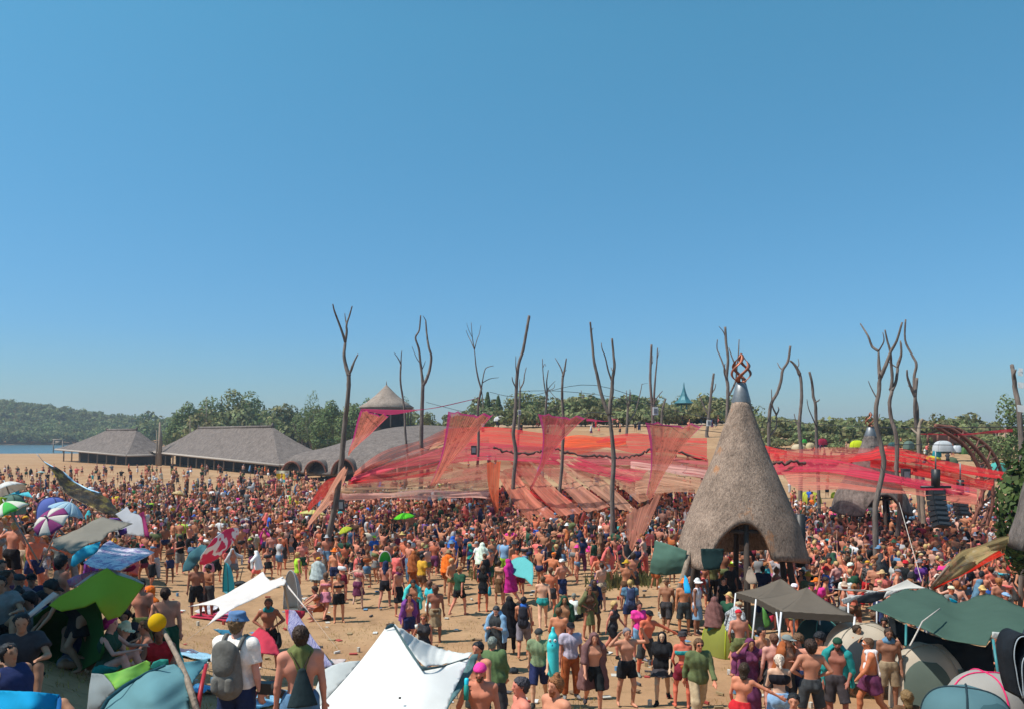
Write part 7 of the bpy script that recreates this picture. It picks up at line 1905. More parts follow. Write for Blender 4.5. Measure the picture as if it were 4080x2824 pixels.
# --- people
CW = {  # colour words
 'black': (.012, .013, .016), 'charcoal': (.045, .045, .05), 'grey': (.20, .20, .20), 'light grey': (.45, .45, .46), 'white': (.78, .77, .76), 'cream': (.66, .58, .44),
 'beige': (.45, .35, .24), 'khaki': (.27, .22, .13), 'olive': (.13, .15, .06), 'moss green': (.10, .16, .07), 'sage green': (.20, .27, .16), 'dark green': (.02, .07, .04), 'green': (.04, .28, .09),
 'lime': (.35, .60, .04), 'teal': (.02, .25, .25), 'turquoise': (.06, .48, .52), 'light blue': (.22, .38, .58), 'blue': (.03, .12, .50), 'navy': (.02, .03, .09), 'denim blue': (.10, .20, .32),
 'purple': (.17, .05, .28), 'violet': (.30, .14, .45), 'plum': (.14, .035, .09), 'magenta': (.50, .02, .22), 'hot pink': (.80, .05, .30), 'pink': (.62, .22, .28), 'coral': (.75, .16, .14), 'red': (.55, .02, .03),
 'maroon': (.20, .02, .04), 'orange': (.75, .16, .02), 'rust': (.36, .10, .03), 'mustard': (.58, .30, .03), 'yellow': (.78, .58, .04), 'brown': (.13, .065, .035), 'mauve brown': (.17, .09, .085), 'gold': (.55, .34, .08),
 'straw': (.58, .40, .17), 'blond': (.50, .33, .14), 'ginger': (.30, .11, .04), 'light brown': (.20, .11, .05), 'dark brown': (.045, .025, .015), 'silver': (.5, .5, .52)}
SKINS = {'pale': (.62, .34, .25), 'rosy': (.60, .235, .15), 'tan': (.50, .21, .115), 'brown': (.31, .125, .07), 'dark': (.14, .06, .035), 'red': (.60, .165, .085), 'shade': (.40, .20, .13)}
KW = {'shorts': 'shorts', 'long_shorts': 'long shorts', 'trousers': 'trousers', 'briefs': 'swim briefs', 'leggings': 'leggings', 'skirt': 'short skirt', 'long_skirt': 'long skirt', 'sarong': 'sarong', 'tshirt': 't-shirt', 'shirt': 'loose shirt',
  'long_sleeve': 'long-sleeved top', 'jacket': 'jacket', 'vest': 'vest', 'tank': 'tank top', 'poncho': 'poncho', 'bikini_top': 'bikini top', 'crop_top': 'crop top', 'dress': 'dress', 'short_hair': 'short hair', 'long_hair': 'long hair', 'bun': 'bun',
  'dreads': 'dreadlocks', 'curly': 'curls', 'ponytail': 'ponytail', 'sun_hat': 'sun hat', 'bucket_hat': 'bucket hat', 'cap': 'cap', 'beanie': 'beanie', 'bandana': 'bandana', 'cone_hat': 'conical hat', 'hood': 'hood', 'beard': 'beard',
  'neck_scarf': 'neck scarf', 'towel': 'towel', 'cape': 'cape', 'veil': 'veil', 'long_cape': 'long cloak', 'sunglasses': 'sunglasses', 'waist_pouch': 'waist bag', 'shoes': 'shoes'}
PW = {'stand': 'standing', 'relax': 'standing relaxed', 'walk': 'walking', 'walkb': 'striding', 'up': 'both arms up', 'upone': 'one arm raised', 'groove': 'dancing, elbows bent', 'groove2': 'dancing, arms out', 'phone': 'hands at chest', 'cross': 'arms crossed', 'hips': 'hands on hips',
  'brow': 'hand at brow', 'shield': 'hands at head', 'drink': 'hand at mouth', 'reach': 'arm reaching out', 'reachr': 'arm stretched sideways', 'bend': 'bending over', 'sit': 'sitting', 'cross_legged': 'sitting cross-legged', 'lounge': 'lounging', 'squat': 'squatting'}
BOTT = ('shorts', 'long_shorts', 'trousers', 'briefs', 'leggings', 'skirt', 'long_skirt', 'sarong')
TOPS = ('tshirt', 'shirt', 'long_sleeve', 'jacket', 'vest', 'tank', 'poncho', 'bikini_top', 'crop_top', 'dress')
OVER = ('cape', 'veil', 'long_cape', 'neck_scarf', 'towel')
LABELS = set()
m, nt, b, _ = new_mat("printed_cloth")       # blotchy prints in the cloth's own colour
oi = nt.nodes.new("ShaderNodeObjectInfo")
b.inputs["Roughness"].default_value = .85
nt.links.new(mixc(nt, mixc(nt, oi.outputs["Color"], (.35, .35, .4), 1.0, 'MULTIPLY'), mixc(nt, oi.outputs["Color"], (.5, .45, .42), .22), ramp(nt, noise_tex(nt, 16, 3, .7), [(.46, 0.0), (.54, 1.0)])), b.inputs["Base Color"])
M_PRINT = m
def facing(rot):
 r_ = (rot + 180) % 360 - 180
 a = abs(r_)
 return 'facing us' if a < 50 else 'back to us' if a > 130 else 'facing right' if r_ > 0 else 'facing left'
def person(loc, sex, pose, rot, items, skin='tan', build=1.0, h=.022, fingers=False, where='', height=None, group="people at the festival", label=None):
 rig = _RIG.get((sex, pose, build, height))
 e = empty("person", loc, None, "person", group, rz=R(rot))
 jig = random.Random(int(loc[0] * 977 + loc[1] * 131))
 sk = tuple(c * jig.uniform(.88, 1.1) for c in SKINS[skin])
 mobj("body", get_part(sex, pose, 'body', h, build, height, fingers), None, e, sk)
 for kind, cw in [q for k0, c0 in items for q in ([(k0, c0)] if k0 != 'shoes' else [('shoeL', c0), ('shoeR', c0)])]:
  c = CW[cw]; c = tuple(min(1, x * jig.uniform(.9, 1.1)) for x in c)
  printed = kind in BOTT + TOPS + ('cape', 'long_cape', 'veil') and group != "people at the festival" and jig.random() < .25
  q_ = mobj('shoe' if kind[:4] == 'shoe' else kind, get_part(sex, pose, kind, h, build, height), None, e, c)
  if printed: q_.material_slots[0].link = 'OBJECT'; q_.material_slots[0].material = M_PRINT
 if label is None:
  who = 'man' if sex == 'm' else 'woman'
  kinds = [k for k, _ in items]
  d = []
  hat = [(k, c) for k, c in items if k in HATS]; hair = [(k, c) for k, c in items if k in HAIRS]
  top = [(k, c) for k, c in items if k in TOPS]; bot = [(k, c) for k, c in items if k in BOTT]; ov = [(k, c) for k, c in items if k in OVER]
  first = ('shirtless ' if sex == 'm' and not top and not ov else '') + who
  seq = [f"{c} {KW[k]}" for k, c in (ov + top + bot)][:2]
  hd = [f"{c} {KW[k]}" for k, c in (hat or hair)][:1]
  base = first + ' in ' + ' and '.join(seq) if seq else first
  hd1 = (', ' + hd[0]) if hd else ''
  b1 = first + (' in ' + seq[0] if seq else '')
  w1 = ', ' + (where or PW[pose].split(',')[0])
  for c_ in (base + hd1 + w1, base + w1, b1 + hd1 + w1, b1 + w1, base + hd1 + ', ' + PW[pose].split(',')[0] + ', ' + facing(rot)):
   if len(c_.split()) <= 16 and c_ not in LABELS: label = c_; break
  cand = [base, base]
  if label is None: return e, False, cand[1]
 LABELS.add(label)
 e["label"] = label
 return e, True, label
def parse(s):
 it = []
 for w_ in s.split(';'):
  w_ = w_.strip()
  if not w_: continue
  k, c = w_.split('=')
  it.append((k.strip(), c.strip()))
 return it
DM = (.5, .5, .5)
NEAR = [
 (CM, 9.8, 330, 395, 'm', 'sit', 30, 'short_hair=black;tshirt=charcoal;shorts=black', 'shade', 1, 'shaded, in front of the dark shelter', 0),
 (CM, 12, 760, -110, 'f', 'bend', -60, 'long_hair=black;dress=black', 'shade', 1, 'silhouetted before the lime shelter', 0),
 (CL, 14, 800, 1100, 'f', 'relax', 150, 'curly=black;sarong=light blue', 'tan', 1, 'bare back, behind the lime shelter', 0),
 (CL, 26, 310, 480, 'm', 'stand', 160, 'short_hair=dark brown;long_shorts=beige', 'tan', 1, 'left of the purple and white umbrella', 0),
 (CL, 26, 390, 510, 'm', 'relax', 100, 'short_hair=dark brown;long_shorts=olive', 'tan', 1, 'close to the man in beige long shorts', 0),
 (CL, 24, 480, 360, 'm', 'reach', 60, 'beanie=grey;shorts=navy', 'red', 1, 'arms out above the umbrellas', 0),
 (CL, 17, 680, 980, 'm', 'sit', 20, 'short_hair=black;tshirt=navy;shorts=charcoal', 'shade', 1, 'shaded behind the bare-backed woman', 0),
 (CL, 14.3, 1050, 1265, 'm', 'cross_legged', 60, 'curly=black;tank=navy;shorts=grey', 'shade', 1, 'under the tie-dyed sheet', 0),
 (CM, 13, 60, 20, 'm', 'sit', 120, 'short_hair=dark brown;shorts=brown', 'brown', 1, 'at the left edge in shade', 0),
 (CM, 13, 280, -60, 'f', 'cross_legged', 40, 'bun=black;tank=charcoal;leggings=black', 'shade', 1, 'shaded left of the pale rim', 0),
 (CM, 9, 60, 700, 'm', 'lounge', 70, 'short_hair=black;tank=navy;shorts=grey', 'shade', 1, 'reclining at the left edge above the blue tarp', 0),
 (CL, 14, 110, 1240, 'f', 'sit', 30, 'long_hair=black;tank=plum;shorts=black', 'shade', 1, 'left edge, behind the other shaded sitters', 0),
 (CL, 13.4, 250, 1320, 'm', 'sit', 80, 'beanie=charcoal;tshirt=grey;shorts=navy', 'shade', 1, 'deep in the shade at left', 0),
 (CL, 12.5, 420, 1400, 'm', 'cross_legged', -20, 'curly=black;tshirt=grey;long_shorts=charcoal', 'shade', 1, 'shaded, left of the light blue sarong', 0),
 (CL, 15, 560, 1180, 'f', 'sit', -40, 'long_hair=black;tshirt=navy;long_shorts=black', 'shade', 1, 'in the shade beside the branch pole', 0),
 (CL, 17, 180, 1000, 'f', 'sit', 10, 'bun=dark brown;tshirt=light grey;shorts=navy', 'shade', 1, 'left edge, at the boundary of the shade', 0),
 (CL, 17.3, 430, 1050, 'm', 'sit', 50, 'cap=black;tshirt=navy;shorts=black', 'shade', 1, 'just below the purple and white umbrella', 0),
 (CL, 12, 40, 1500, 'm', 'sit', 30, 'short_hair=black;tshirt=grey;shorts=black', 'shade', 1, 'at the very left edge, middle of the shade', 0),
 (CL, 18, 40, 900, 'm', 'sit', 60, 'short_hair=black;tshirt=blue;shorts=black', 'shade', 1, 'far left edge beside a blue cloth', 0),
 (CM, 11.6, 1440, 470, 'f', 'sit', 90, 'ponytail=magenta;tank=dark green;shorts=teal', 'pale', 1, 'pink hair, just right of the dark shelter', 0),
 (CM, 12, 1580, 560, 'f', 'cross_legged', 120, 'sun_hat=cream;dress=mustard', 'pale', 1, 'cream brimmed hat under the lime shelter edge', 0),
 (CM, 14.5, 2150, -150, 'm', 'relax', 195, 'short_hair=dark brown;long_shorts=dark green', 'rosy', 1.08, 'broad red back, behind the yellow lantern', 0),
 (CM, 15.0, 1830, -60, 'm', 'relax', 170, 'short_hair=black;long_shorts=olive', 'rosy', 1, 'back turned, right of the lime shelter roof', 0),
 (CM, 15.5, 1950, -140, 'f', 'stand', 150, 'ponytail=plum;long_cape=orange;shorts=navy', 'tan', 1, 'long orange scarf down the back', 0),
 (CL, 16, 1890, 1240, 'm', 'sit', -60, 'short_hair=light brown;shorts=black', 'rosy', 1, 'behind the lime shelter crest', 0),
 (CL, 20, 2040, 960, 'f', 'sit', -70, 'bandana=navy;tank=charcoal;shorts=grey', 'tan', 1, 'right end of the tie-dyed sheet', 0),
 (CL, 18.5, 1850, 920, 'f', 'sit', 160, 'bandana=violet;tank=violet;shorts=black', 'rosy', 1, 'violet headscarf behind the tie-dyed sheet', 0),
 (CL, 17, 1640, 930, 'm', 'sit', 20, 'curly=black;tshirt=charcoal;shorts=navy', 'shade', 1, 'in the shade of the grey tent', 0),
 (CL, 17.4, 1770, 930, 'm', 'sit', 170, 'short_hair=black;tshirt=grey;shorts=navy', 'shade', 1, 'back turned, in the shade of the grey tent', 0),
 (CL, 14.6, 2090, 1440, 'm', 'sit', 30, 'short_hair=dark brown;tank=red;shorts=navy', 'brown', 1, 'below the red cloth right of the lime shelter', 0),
 (CL, 17.5, 2200, 1130, 'f', 'cross_legged', -30, 'curly=brown;cape=turquoise;leggings=charcoal', 'tan', 1, 'turquoise wrap, right of the tie-dyed sheet', 0),
 (CN, 'F', 330, 1500, 'm', 'stand', 20, 'dreads=dark brown;long_shorts=black', 'brown', 1.05, 'left one of the dreadlocked pair', 0),
 (CN, 'F', 490, 1490, 'm', 'phone', -25, 'dreads=black;long_shorts=charcoal;beard=black', 'brown', 1.08, 'right one of the dreadlocked pair', 0),
 (CN, 'F', 120, 940, 'm', 'phone', 50, 'cap=black;tank=black;long_shorts=grey', 'rosy', 1, 'left of the folded teal windbreak', 0),
 (CN, 'H', 540, 290, 'f', 'stand', 30, 'cone_hat=cream;tank=brown;shorts=khaki', 'tan', 1, 'conical hat behind the pink sunshade', 0),
 (CN, 'F', 960, 720, 'm', 'walk', 170, 'short_hair=silver;sarong=mauve brown;tshirt=plum', 'brown', 1, 'walking away right of the pink sunshade', 0),
 (CN, 'F', 1080, 850, 'm', 'walkb', 190, 'bandana=maroon;shirt=beige;long_shorts=khaki', 'brown', 1, 'with a cream backpack, centre of the left crowd', 0),
 (CN, 'F', 1310, 880, 'm', 'stand', 185, 'short_hair=black;shorts=charcoal', 'rosy', 1.02, 'left one of two bare backs side by side', 0),
 (CN, 'F', 1450, 880, 'm', 'stand', 175, 'short_hair=light brown;long_shorts=charcoal', 'red', 1, 'right one of two bare backs side by side', 0),
 (CN, 'F', 1700, 1030, 'm', 'relax', 20, 'short_hair=dark brown;shorts=dark green;sunglasses=black', 'rosy', 1, 'green towel in hand above the grey shelter', 0),
 (CN, 'H', 1650, 640, 'm', 'relax', 120, 'short_hair=blond;tank=lime', 'rosy', 1, 'pale lime top above the grey shelter', 0),
 (CN, 'F', 1920, 1010, 'f', 'walk', 100, 'long_hair=brown;tshirt=white;shorts=light blue', 'tan', 1, 'just left of the leaning pole foot', 0),
 (CN, 'F', 2130, 1180, 'm', 'stand', -10, 'sun_hat=orange;shorts=navy;beard=dark brown', 'rosy', 1.03, 'orange straw hat, right of the leaning pole', 0),
 (CN, 'F', 2010, 1530, 'f', 'walkb', 170, 'long_hair=brown;bikini_top=pink;skirt=pink', 'rosy', 1, 'pink skirt blowing, right of the grey shelter', 0),
 (CN, 'F', 2180, 1570, 'f', 'stand', 20, 'long_hair=brown;bikini_top=black;shorts=black', 'rosy', 1, 'full figure in the open, left of centre', 0) ,
 (CN, 'H', 1870, 1080, 'f', 'squat', -70, 'curly=dark brown;bikini_top=rust;shorts=rust', 'rosy', 1, 'crouching beside the pink skirt', 0),
 (CO, 'F', 1270, 1090, 'm', 'hips', 10, 'long_hair=brown;neck_scarf=teal;long_shorts=black;beard=brown', 'brown', .98, 'teal neck scarf, under the white canopy peak', 1),
 (CO, 17, 935, 325, 'm', 'cross_legged', -40, 'short_hair=dark brown;tshirt=maroon;shorts=maroon', 'brown', 1, 'sitting behind the bucket hat', 0),
 (CO, 8.8, 860, 425, 'm', 'stand', 172, 'short_hair=light brown;bucket_hat=denim blue;shirt=white;trousers=navy', 'pale', 1.05, 'blue bucket hat and grey rucksack, from behind', 2),
 (CO, 8.6, 1680, 515, 'm', 'stand', 200, 'short_hair=dark brown;neck_scarf=olive;shorts=denim blue', 'rosy', 1.05, 'olive cloth round the neck, bare back', 2),
 (CA, 'F', 265, 1200, 'f', 'phone', 70, 'bun=dark brown;tank=charcoal;shorts=charcoal', 'tan', 1, 'left of the person in the blue top', 0),
 (CA, 'F', 420, 1050, 'f', 'walk', 40, 'cap=lime;tshirt=blue;shorts=white', 'tan', 1, 'arm up, beside the green shelter', 0),
 (CA, 'F', 570, 1540, 'm', 'walk', 170, 'hood=navy;shorts=black;neck_scarf=navy', 'tan', 1, 'dark headcloth, alone on the open sand', 0),
 (CA, 'F', 740, 1650, 'm', 'relax', 60, 'short_hair=brown;sarong=black;neck_scarf=plum', 'rosy', 1.05, 'black and plum wrap, left of the yellow top', 0) ,
 (CA, 'F', 720, 1380, 'm', 'reach', 150, 'short_hair=dark brown;tank=coral;shorts=maroon', 'rosy', 1, 'behind the man in the black wrap', 0),
 (CA, 'F', 1040, 1420, 'm', 'groove', 130, 'short_hair=black;shirt=mustard;shorts=brown', 'tan', 1, 'mustard yellow shirt', 0),
 (CA, 'F', 940, 1330, 'f', 'stand', 190, 'veil=rust;long_skirt=rust', 'tan', 1, 'rust coloured veil, behind the mustard shirt', 0),
 (CP, 'F', 930, 640, 'm', 'phone', 10, 'short_hair=black;cape=turquoise;trousers=plum;beard=black', 'tan', 1, 'open turquoise wrap', 0),
 (CP, 'H', 880, 90, 'f', 'stand', 30, 'long_hair=dark brown;cape=purple;shorts=navy', 'rosy', 1, 'purple wrap just behind the turquoise one', 0),
 (CP, 'F', 1220, 740, 'm', 'stand', 185, 'dreads=brown;sarong=khaki;waist_pouch=brown', 'brown', 1, 'long shadow, right of the turquoise wrap', 0),
 (CP, 'F', 1160, 600, 'f', 'relax', 150, 'long_hair=brown;tank=turquoise;shorts=white', 'pale', 1, 'white shorts, behind the dreadlocked back', 0),
 (CP, 'H', 1070, 350, 'f', 'drink', -10, 'long_hair=ginger;tank=charcoal;shorts=black;sunglasses=black', 'rosy', 1, 'holding a white cup behind the white tarp', 0),
 (CA, 'F', 1530, 1640, 'm', 'walk', 140, 'short_hair=ginger;shirt=dark green;shorts=black', 'rosy', 1.04, 'head bowed, dark loose clothes', 0),
 (CA, 'F', 1840, 1590, 'f', 'cross', 170, 'long_hair=dark brown;tank=black;skirt=black', 'red', 1, 'turquoise bag at her side', 0),
 (CA, 'F', 2050, 1500, 'f', 'stand', 150, 'bun=dark brown;bikini_top=brown;sarong=brown', 'rosy', 1, 'brown wrap, left of the magenta cloth', 0),
 (CA, 'F', 2180, 1500, 'm', 'walkb', -120, 'short_hair=dark brown;long_cape=magenta;shorts=black', 'pale', 1, 'long magenta cloth from the shoulders', 0),
 (CA, 'F', 1390, 1380, 'm', 'stand', 170, 'sun_hat=khaki;cape=orange;shorts=rust', 'tan', 1, 'orange cape, back turned', 0),
 (CA, 'F', 1440, 1060, 'f', 'walkb', 150, 'long_cape=blue;hood=blue;long_skirt=blue', 'tan', 1, 'hooded in trailing royal blue cloth', 0),
 (CA, 'F', 1690, 1080, 'f', 'stand', 190, 'long_hair=dark brown;dress=teal;leggings=navy', 'tan', 1, 'teal dress, right of the blue cloth', 0),
 (CA, 'F', 1830, 1230, 'm', 'stand', 170, 'veil=white;tshirt=charcoal;trousers=navy', 'rosy', 1, 'white headcloth over dark clothes', 0),
 (CA, 'F', 1200, 1090, 'm', 'groove', 150, 'cap=grey;trousers=brown', 'rosy', 1, 'grey cap, dancing near the centre', 0),
 (CA, 'F', 1020, 1080, 'm', 'upone', 170, 'short_hair=brown;shorts=brown', 'tan', 1, 'one arm raised, among the centre dancers', 0),
 (CA, 'F', 790, 1000, 'f', 'walk', 10, 'sun_hat=straw;dress=white', 'tan', 1, 'in white, just right of the green shelter', 0),
 (CA, 'F', 650, 1100, 'f', 'reach', 60, 'sunglasses=black;long_hair=brown;tank=beige;shorts=rust', 'pale', 1, 'arm stretched up to the right', 0),
 (CP, 15.2, 1770, 400, 'm', 'cross', -30, 'short_hair=black;shorts=charcoal', 'rosy', 1, 'arms folded, behind the grey-green tent side', 1),
 (CP, 'H', 2010, 250, 'm', 'phone', -20, 'short_hair=charcoal;cape=light blue;tshirt=charcoal;trousers=charcoal', 'pale', 1, 'cropped hair and a blue towel on the shoulder', 1),
 (CP, 'F', 2180, 880, 'f', 'stand', 200, 'long_cape=black;long_hair=brown;leggings=black', 'tan', 1, 'black cloth spread wide', 0),
 (CP, 15, 1960, 590, 'm', 'reach', 170, 'short_hair=grey;jacket=moss green;trousers=charcoal', 'rosy', 1.08, 'green jacket, behind the pink bandana', 1),
 (CP, 11, 1800, 965, 'm', 'drink', -5, 'bandana=hot pink;shorts=charcoal;beard=brown', 'rosy', 1.02, 'pink bandana, raising a turquoise bottle', 2),
 (CR_, 10, 110, 1230, 'm', 'stand', -75, 'short_hair=charcoal;shorts=navy', 'rosy', 1.05, 'grey crop in profile at the bottom edge', 2),
 (CR_, 10.2, 560, 1195, 'm', 'stand', -50, 'bun=ginger;beard=ginger;shorts=navy', 'rosy', 1.05, 'ginger topknot, at the bottom edge', 2),
 (CR_, 'F', 350, 1560, 'm', 'walk', -10, 'bandana=charcoal;tshirt=sage green;long_shorts=navy;shoes=charcoal', 'pale', 1.02, 'green t-shirt, holding a turquoise inflatable', 1),
 (CR_, 'F', 760, 1460, 'm', 'stand', 10, 'cap=black;tshirt=light grey;trousers=rust;shoes=grey', 'rosy', 1, 'right behind the turquoise inflatable', 1),
 (CR_, 'F', 1060, 1640, 'm', 'walkb', 5, 'long_cape=mauve brown;long_shorts=black;shoes=charcoal', 'rosy', 1, 'long mauve brown cloak open over a bare belly', 1),
 (CR_, 'F', 1490, 1570, 'm', 'shield', 15, 'short_hair=grey;shorts=black', 'rosy', 1.04, 'both hands at his head, barefoot', 1),
 (CR_, 'F', 1950, 1530, 'f', 'walk', -15, 'hood=black;poncho=black;skirt=charcoal;shoes=black', 'pale', 1, 'black fringed poncho and hood', 1),
 (CR_, 'F', 1740, 1190, 'm', 'reach', 20, 'cap=black;long_shorts=charcoal;shoes=grey;sunglasses=black', 'red', 1.06, 'black cap, arm stretched to the right', 1),
 (CR_, 'F', 1310, 940, 'f', 'walk', 60, 'long_hair=blond;vest=charcoal;shorts=black;shoes=black', 'rosy', 1, 'blond woman striding in a black vest', 0),
 (CR_, 'F', 1650, 980, 'f', 'stand', 10, 'bun=dark brown;tshirt=hot pink;shorts=light blue;shoes=grey', 'rosy', 1, 'hot pink t-shirt', 0),
 (CR_, 'F', 1530, 640, 'm', 'stand', 180, 'short_hair=blond;tshirt=denim blue;shorts=navy', 'tan', 1, 'navy backpack, back turned', 0),
 (CR_, 'F', 1050, 640, 'm', 'relax', 20, 'hood=charcoal;cape=navy;shorts=charcoal', 'dark', 1.04, 'dark printed hood, centre right', 0),
 (CR_, 'F', 1000, 700, 'f', 'hips', 30, 'long_hair=light brown;sunglasses=black;tank=brown;cape=olive;sarong=olive', 'tan', 1, 'olive shawl, before the dark hood', 0),
 (CR_, 'F', 150, 930, 'm', 'walk', 175, 'short_hair=black;neck_scarf=blue;long_shorts=grey', 'tan', 1, 'blue shirt at the neck and a dark backpack', 0),
 (CR_, 'F', 400, 560, 'm', 'walk', 180, 'short_hair=brown;briefs=teal', 'pale', 1.02, 'pale back and teal swim shorts', 0),
 (CR_, 'F', 500, 420, 'm', 'stand', 175, 'short_hair=brown;shorts=charcoal', 'red', 1.02, 'slim orange-tanned back, right of the teal shorts', 0),
 (CR_, 'F', 800, 450, 'f', 'cross_legged', 170, 'short_hair=grey;tank=white;shorts=black', 'tan', 1, 'white vest, sitting on the open sand', 0),
 (CR_, 'H', 680, 120, 'm', 'stand', 0, 'veil=dark green;shorts=charcoal;beard=brown', 'tan', 1, 'green veil around a bearded face', 0),
 (CR_, 'H', 610, 270, 'm', 'relax', 160, 'short_hair=brown;shorts=brown', 'tan', 1, 'turned away below the green veil', 0),
 (CR_, 'H', 2010, -90, 'm', 'walkb', 160, 'bandana=brown;long_shorts=charcoal', 'brown', .95, 'slim man walking off with a maroon cloth', 0),
 (CR_, 'F', 2230, 640, 'm', 'stand', 0, 'sun_hat=orange;long_shorts=charcoal;sunglasses=black;shoes=brown', 'tan', 1, 'wide orange straw hat', 0),
 (CQ, 'F', 250, 640, 'm', 'stand', 60, 'sun_hat=white;tank=white;sarong=light blue', 'brown', 1, 'light blue cloth hanging from the waist', 0),
 (CQ, 'F', 490, 890, 'f', 'relax', 150, 'veil=mauve brown;shorts=teal', 'rosy', 1, 'mauve headcloth before the olive tent', 0),
 (CQ, 'F', 80, 1590, 'f', 'relax', 175, 'bucket_hat=charcoal;bikini_top=teal;shorts=maroon;waist_pouch=rust', 'red', 1.04, 'rust waist bag, back to us', 1),
 (CQ, 16, 270, 885, 'm', 'walk', 5, 'long_hair=brown;sunglasses=black;jacket=olive;trousers=beige', 'rosy', 1, 'open dark coat, long hair, at the bottom', 1),
 (CQ, 14, 870, 1060, 'f', 'reachr', 160, 'long_hair=dark brown;briefs=red', 'rosy', 1, 'bare back, reaching right, at the bottom', 2),
 (CQ, 14.2, 1320, 870, 'f', 'phone', 170, 'ponytail=cream;crop_top=black;shorts=light blue', 'pale', 1.05, 'platinum braid and denim shorts', 2),
 (CQ, 16.5, 940, 575, 'f', 'shield', 10, 'veil=plum;long_skirt=plum;tshirt=plum', 'tan', 1, 'holding a plum cloth overhead', 1),
 (CQ, 17.5, 1090, 490, 'm', 'stand', 30, 'short_hair=black;long_shorts=black', 'rosy', 1, 'behind the raised plum cloth', 0),
 (CQ, 16.4, 1250, 560, 'm', 'stand', 185, 'short_hair=brown;shorts=charcoal', 'pale', 1.06, 'pale back with a bag strap', 1),
 (CQ, 16.2, 1420, 620, 'm', 'stand', 40, 'cap=grey;cape=rust;long_shorts=charcoal;sunglasses=black', 'tan', 1, 'grey flat cap and rust scarf', 1),
 (CQ, 16.3, 1560, 560, 'm', 'phone', -50, 'curly=brown;long_shorts=navy', 'rosy', 1.02, 'brown curls under the gazebo edge', 1),
 (CQ, 16.6, 1840, 590, 'm', 'phone', -60, 'curly=black;long_shorts=khaki', 'tan', 1, 'black curls, in profile by the dark tent', 1),
 (CQ, 14.8, 1730, 840, 'm', 'hips', 175, 'curly=dark brown;long_shorts=charcoal', 'tan', 1, 'dark sweatpants, bare back, at the bottom', 2),
 (CQ, 15.5, 2070, 750, 'm', 'relax', -20, 'bandana=dark green;cape=teal;long_shorts=charcoal;beard=dark brown', 'brown', 1, 'teal scarf down one side', 1),
 (CQ, 12, 1500, 1480, 'm', 'stand', -20, 'short_hair=black;tshirt=charcoal;shorts=charcoal', 'rosy', 1, 'only the head showing at the bottom edge', 2),
 (CE, 'F', 110, 1420, 'f', 'drink', 30, 'long_hair=dark brown;bikini_top=white;shorts=denim blue', 'tan', 1, 'long dark hair, beside the cream tents', 1),
 (CE, 16, 255, 715, 'm', 'walk', -100, 'short_hair=brown;shorts=plum;towel=white;sunglasses=white', 'red', 1.28, 'big sunburnt man with a white towel', 1),
 (CE, 'F', 520, 1600, 'm', 'stand', -10, 'short_hair=dark brown;neck_scarf=denim blue;long_shorts=khaki;beard=dark brown', 'brown', 1.05, 'blue scarf, in front of the cream tent', 1),
 (CE, 12.5, 760, 1440, 'f', 'stand', 180, 'long_hair=light brown;tshirt=brown;shorts=brown', 'tan', 1, 'back of a head at the bottom, before the cream tent', 1),
 (CC, 'H', 200, 850, 'm', 'bend', 40, 'short_hair=black;shorts=charcoal', 'tan', 1, 'stooping beside the leaning log', 0),
 (CC, 'H', 320, 910, 'f', 'bend', 150, 'bandana=violet;tshirt=coral;shorts=magenta', 'tan', 1, 'coral and magenta clothes by the cone hut', 0),
 (CC, 'H', 480, 900, 'm', 'sit', 10, 'short_hair=black;tshirt=charcoal;trousers=charcoal', 'shade', 1, 'dark clothes under the cone hut, left', 0),
 (CC, 'H', 590, 970, 'f', 'stand', 10, 'bun=dark brown;tank=black;leggings=black', 'pale', 1, 'smiling woman in black by the hut post', 0),
 (CC, 'H', 690, 790, 'm', 'stand', 30, 'cap=mustard;tshirt=charcoal;shorts=charcoal', 'tan', 1, 'mustard cap under the cone hut', 0),
 (CC, 'H', 660, 1180, 'm', 'phone', 120, 'sun_hat=straw;tshirt=dark green;shorts=olive', 'tan', 1, 'straw hat left of the gazebo corner', 0),
 (CC, 'H', 760, 740, 'm', 'reach', -30, 'sun_hat=white;shorts=charcoal', 'tan', 1, 'white hat under the hut arch', 0),
 (CC, 'H', 1110, 820, 'm', 'stand', 150, 'short_hair=black;shirt=navy;trousers=navy', 'shade', 1, 'navy clothes under the hut hem', 0),
 (CC, 'H', 1340, 830, 'f', 'sit', 20, 'bun=black;tshirt=charcoal;shorts=black', 'shade', 1, 'behind the gazebo peaks', 0),
 (CC, 'H', 1630, 850, 'f', 'stand', 0, 'sun_hat=cream;dress=dark green', 'pale', 1, 'cream hat right of the cone hut', 0),
 (CC, 'H', 1690, 910, 'm', 'stand', 20, 'sun_hat=mustard;tshirt=moss green;shorts=khaki', 'tan', 1, 'mustard hat behind the right gazebo peak', 0),
 (CC, 'H', 1920, 960, 'm', 'phone', 60, 'short_hair=dark brown;shorts=maroon', 'rosy', 1, 'bare torso, right of the right gazebo peak', 0),
 (CC, 'H', 2180, 940, 'f', 'stand', 170, 'sun_hat=cream;tshirt=white;shorts=grey', 'tan', 1, 'white t-shirt behind the white gazebo', 0),
 (CC, 'H', 1930, 840, 'm', 'stand', 80, 'sun_hat=red;tshirt=blue;shorts=red', 'tan', 1, 'red hat in the right crowd', 0),
 (CD_, 'H', 440, 890, 'm', 'stand', 190, 'sun_hat=straw;tshirt=coral;shorts=brown', 'tan', 1, 'coral t-shirt at the foot of the winding pole', 0),
 (CD_, 'H', 930, 750, 'm', 'stand', 190, 'sun_hat=grey;tshirt=purple;shorts=charcoal', 'tan', 1, 'purple t-shirt left of the big bass speaker', 0),
 (CD_, 'H', 1740, 1090, 'f', 'reach', 60, 'sun_hat=straw;bikini_top=rust;shorts=charcoal', 'tan', 1, 'straw hat behind the green tarp', 0),
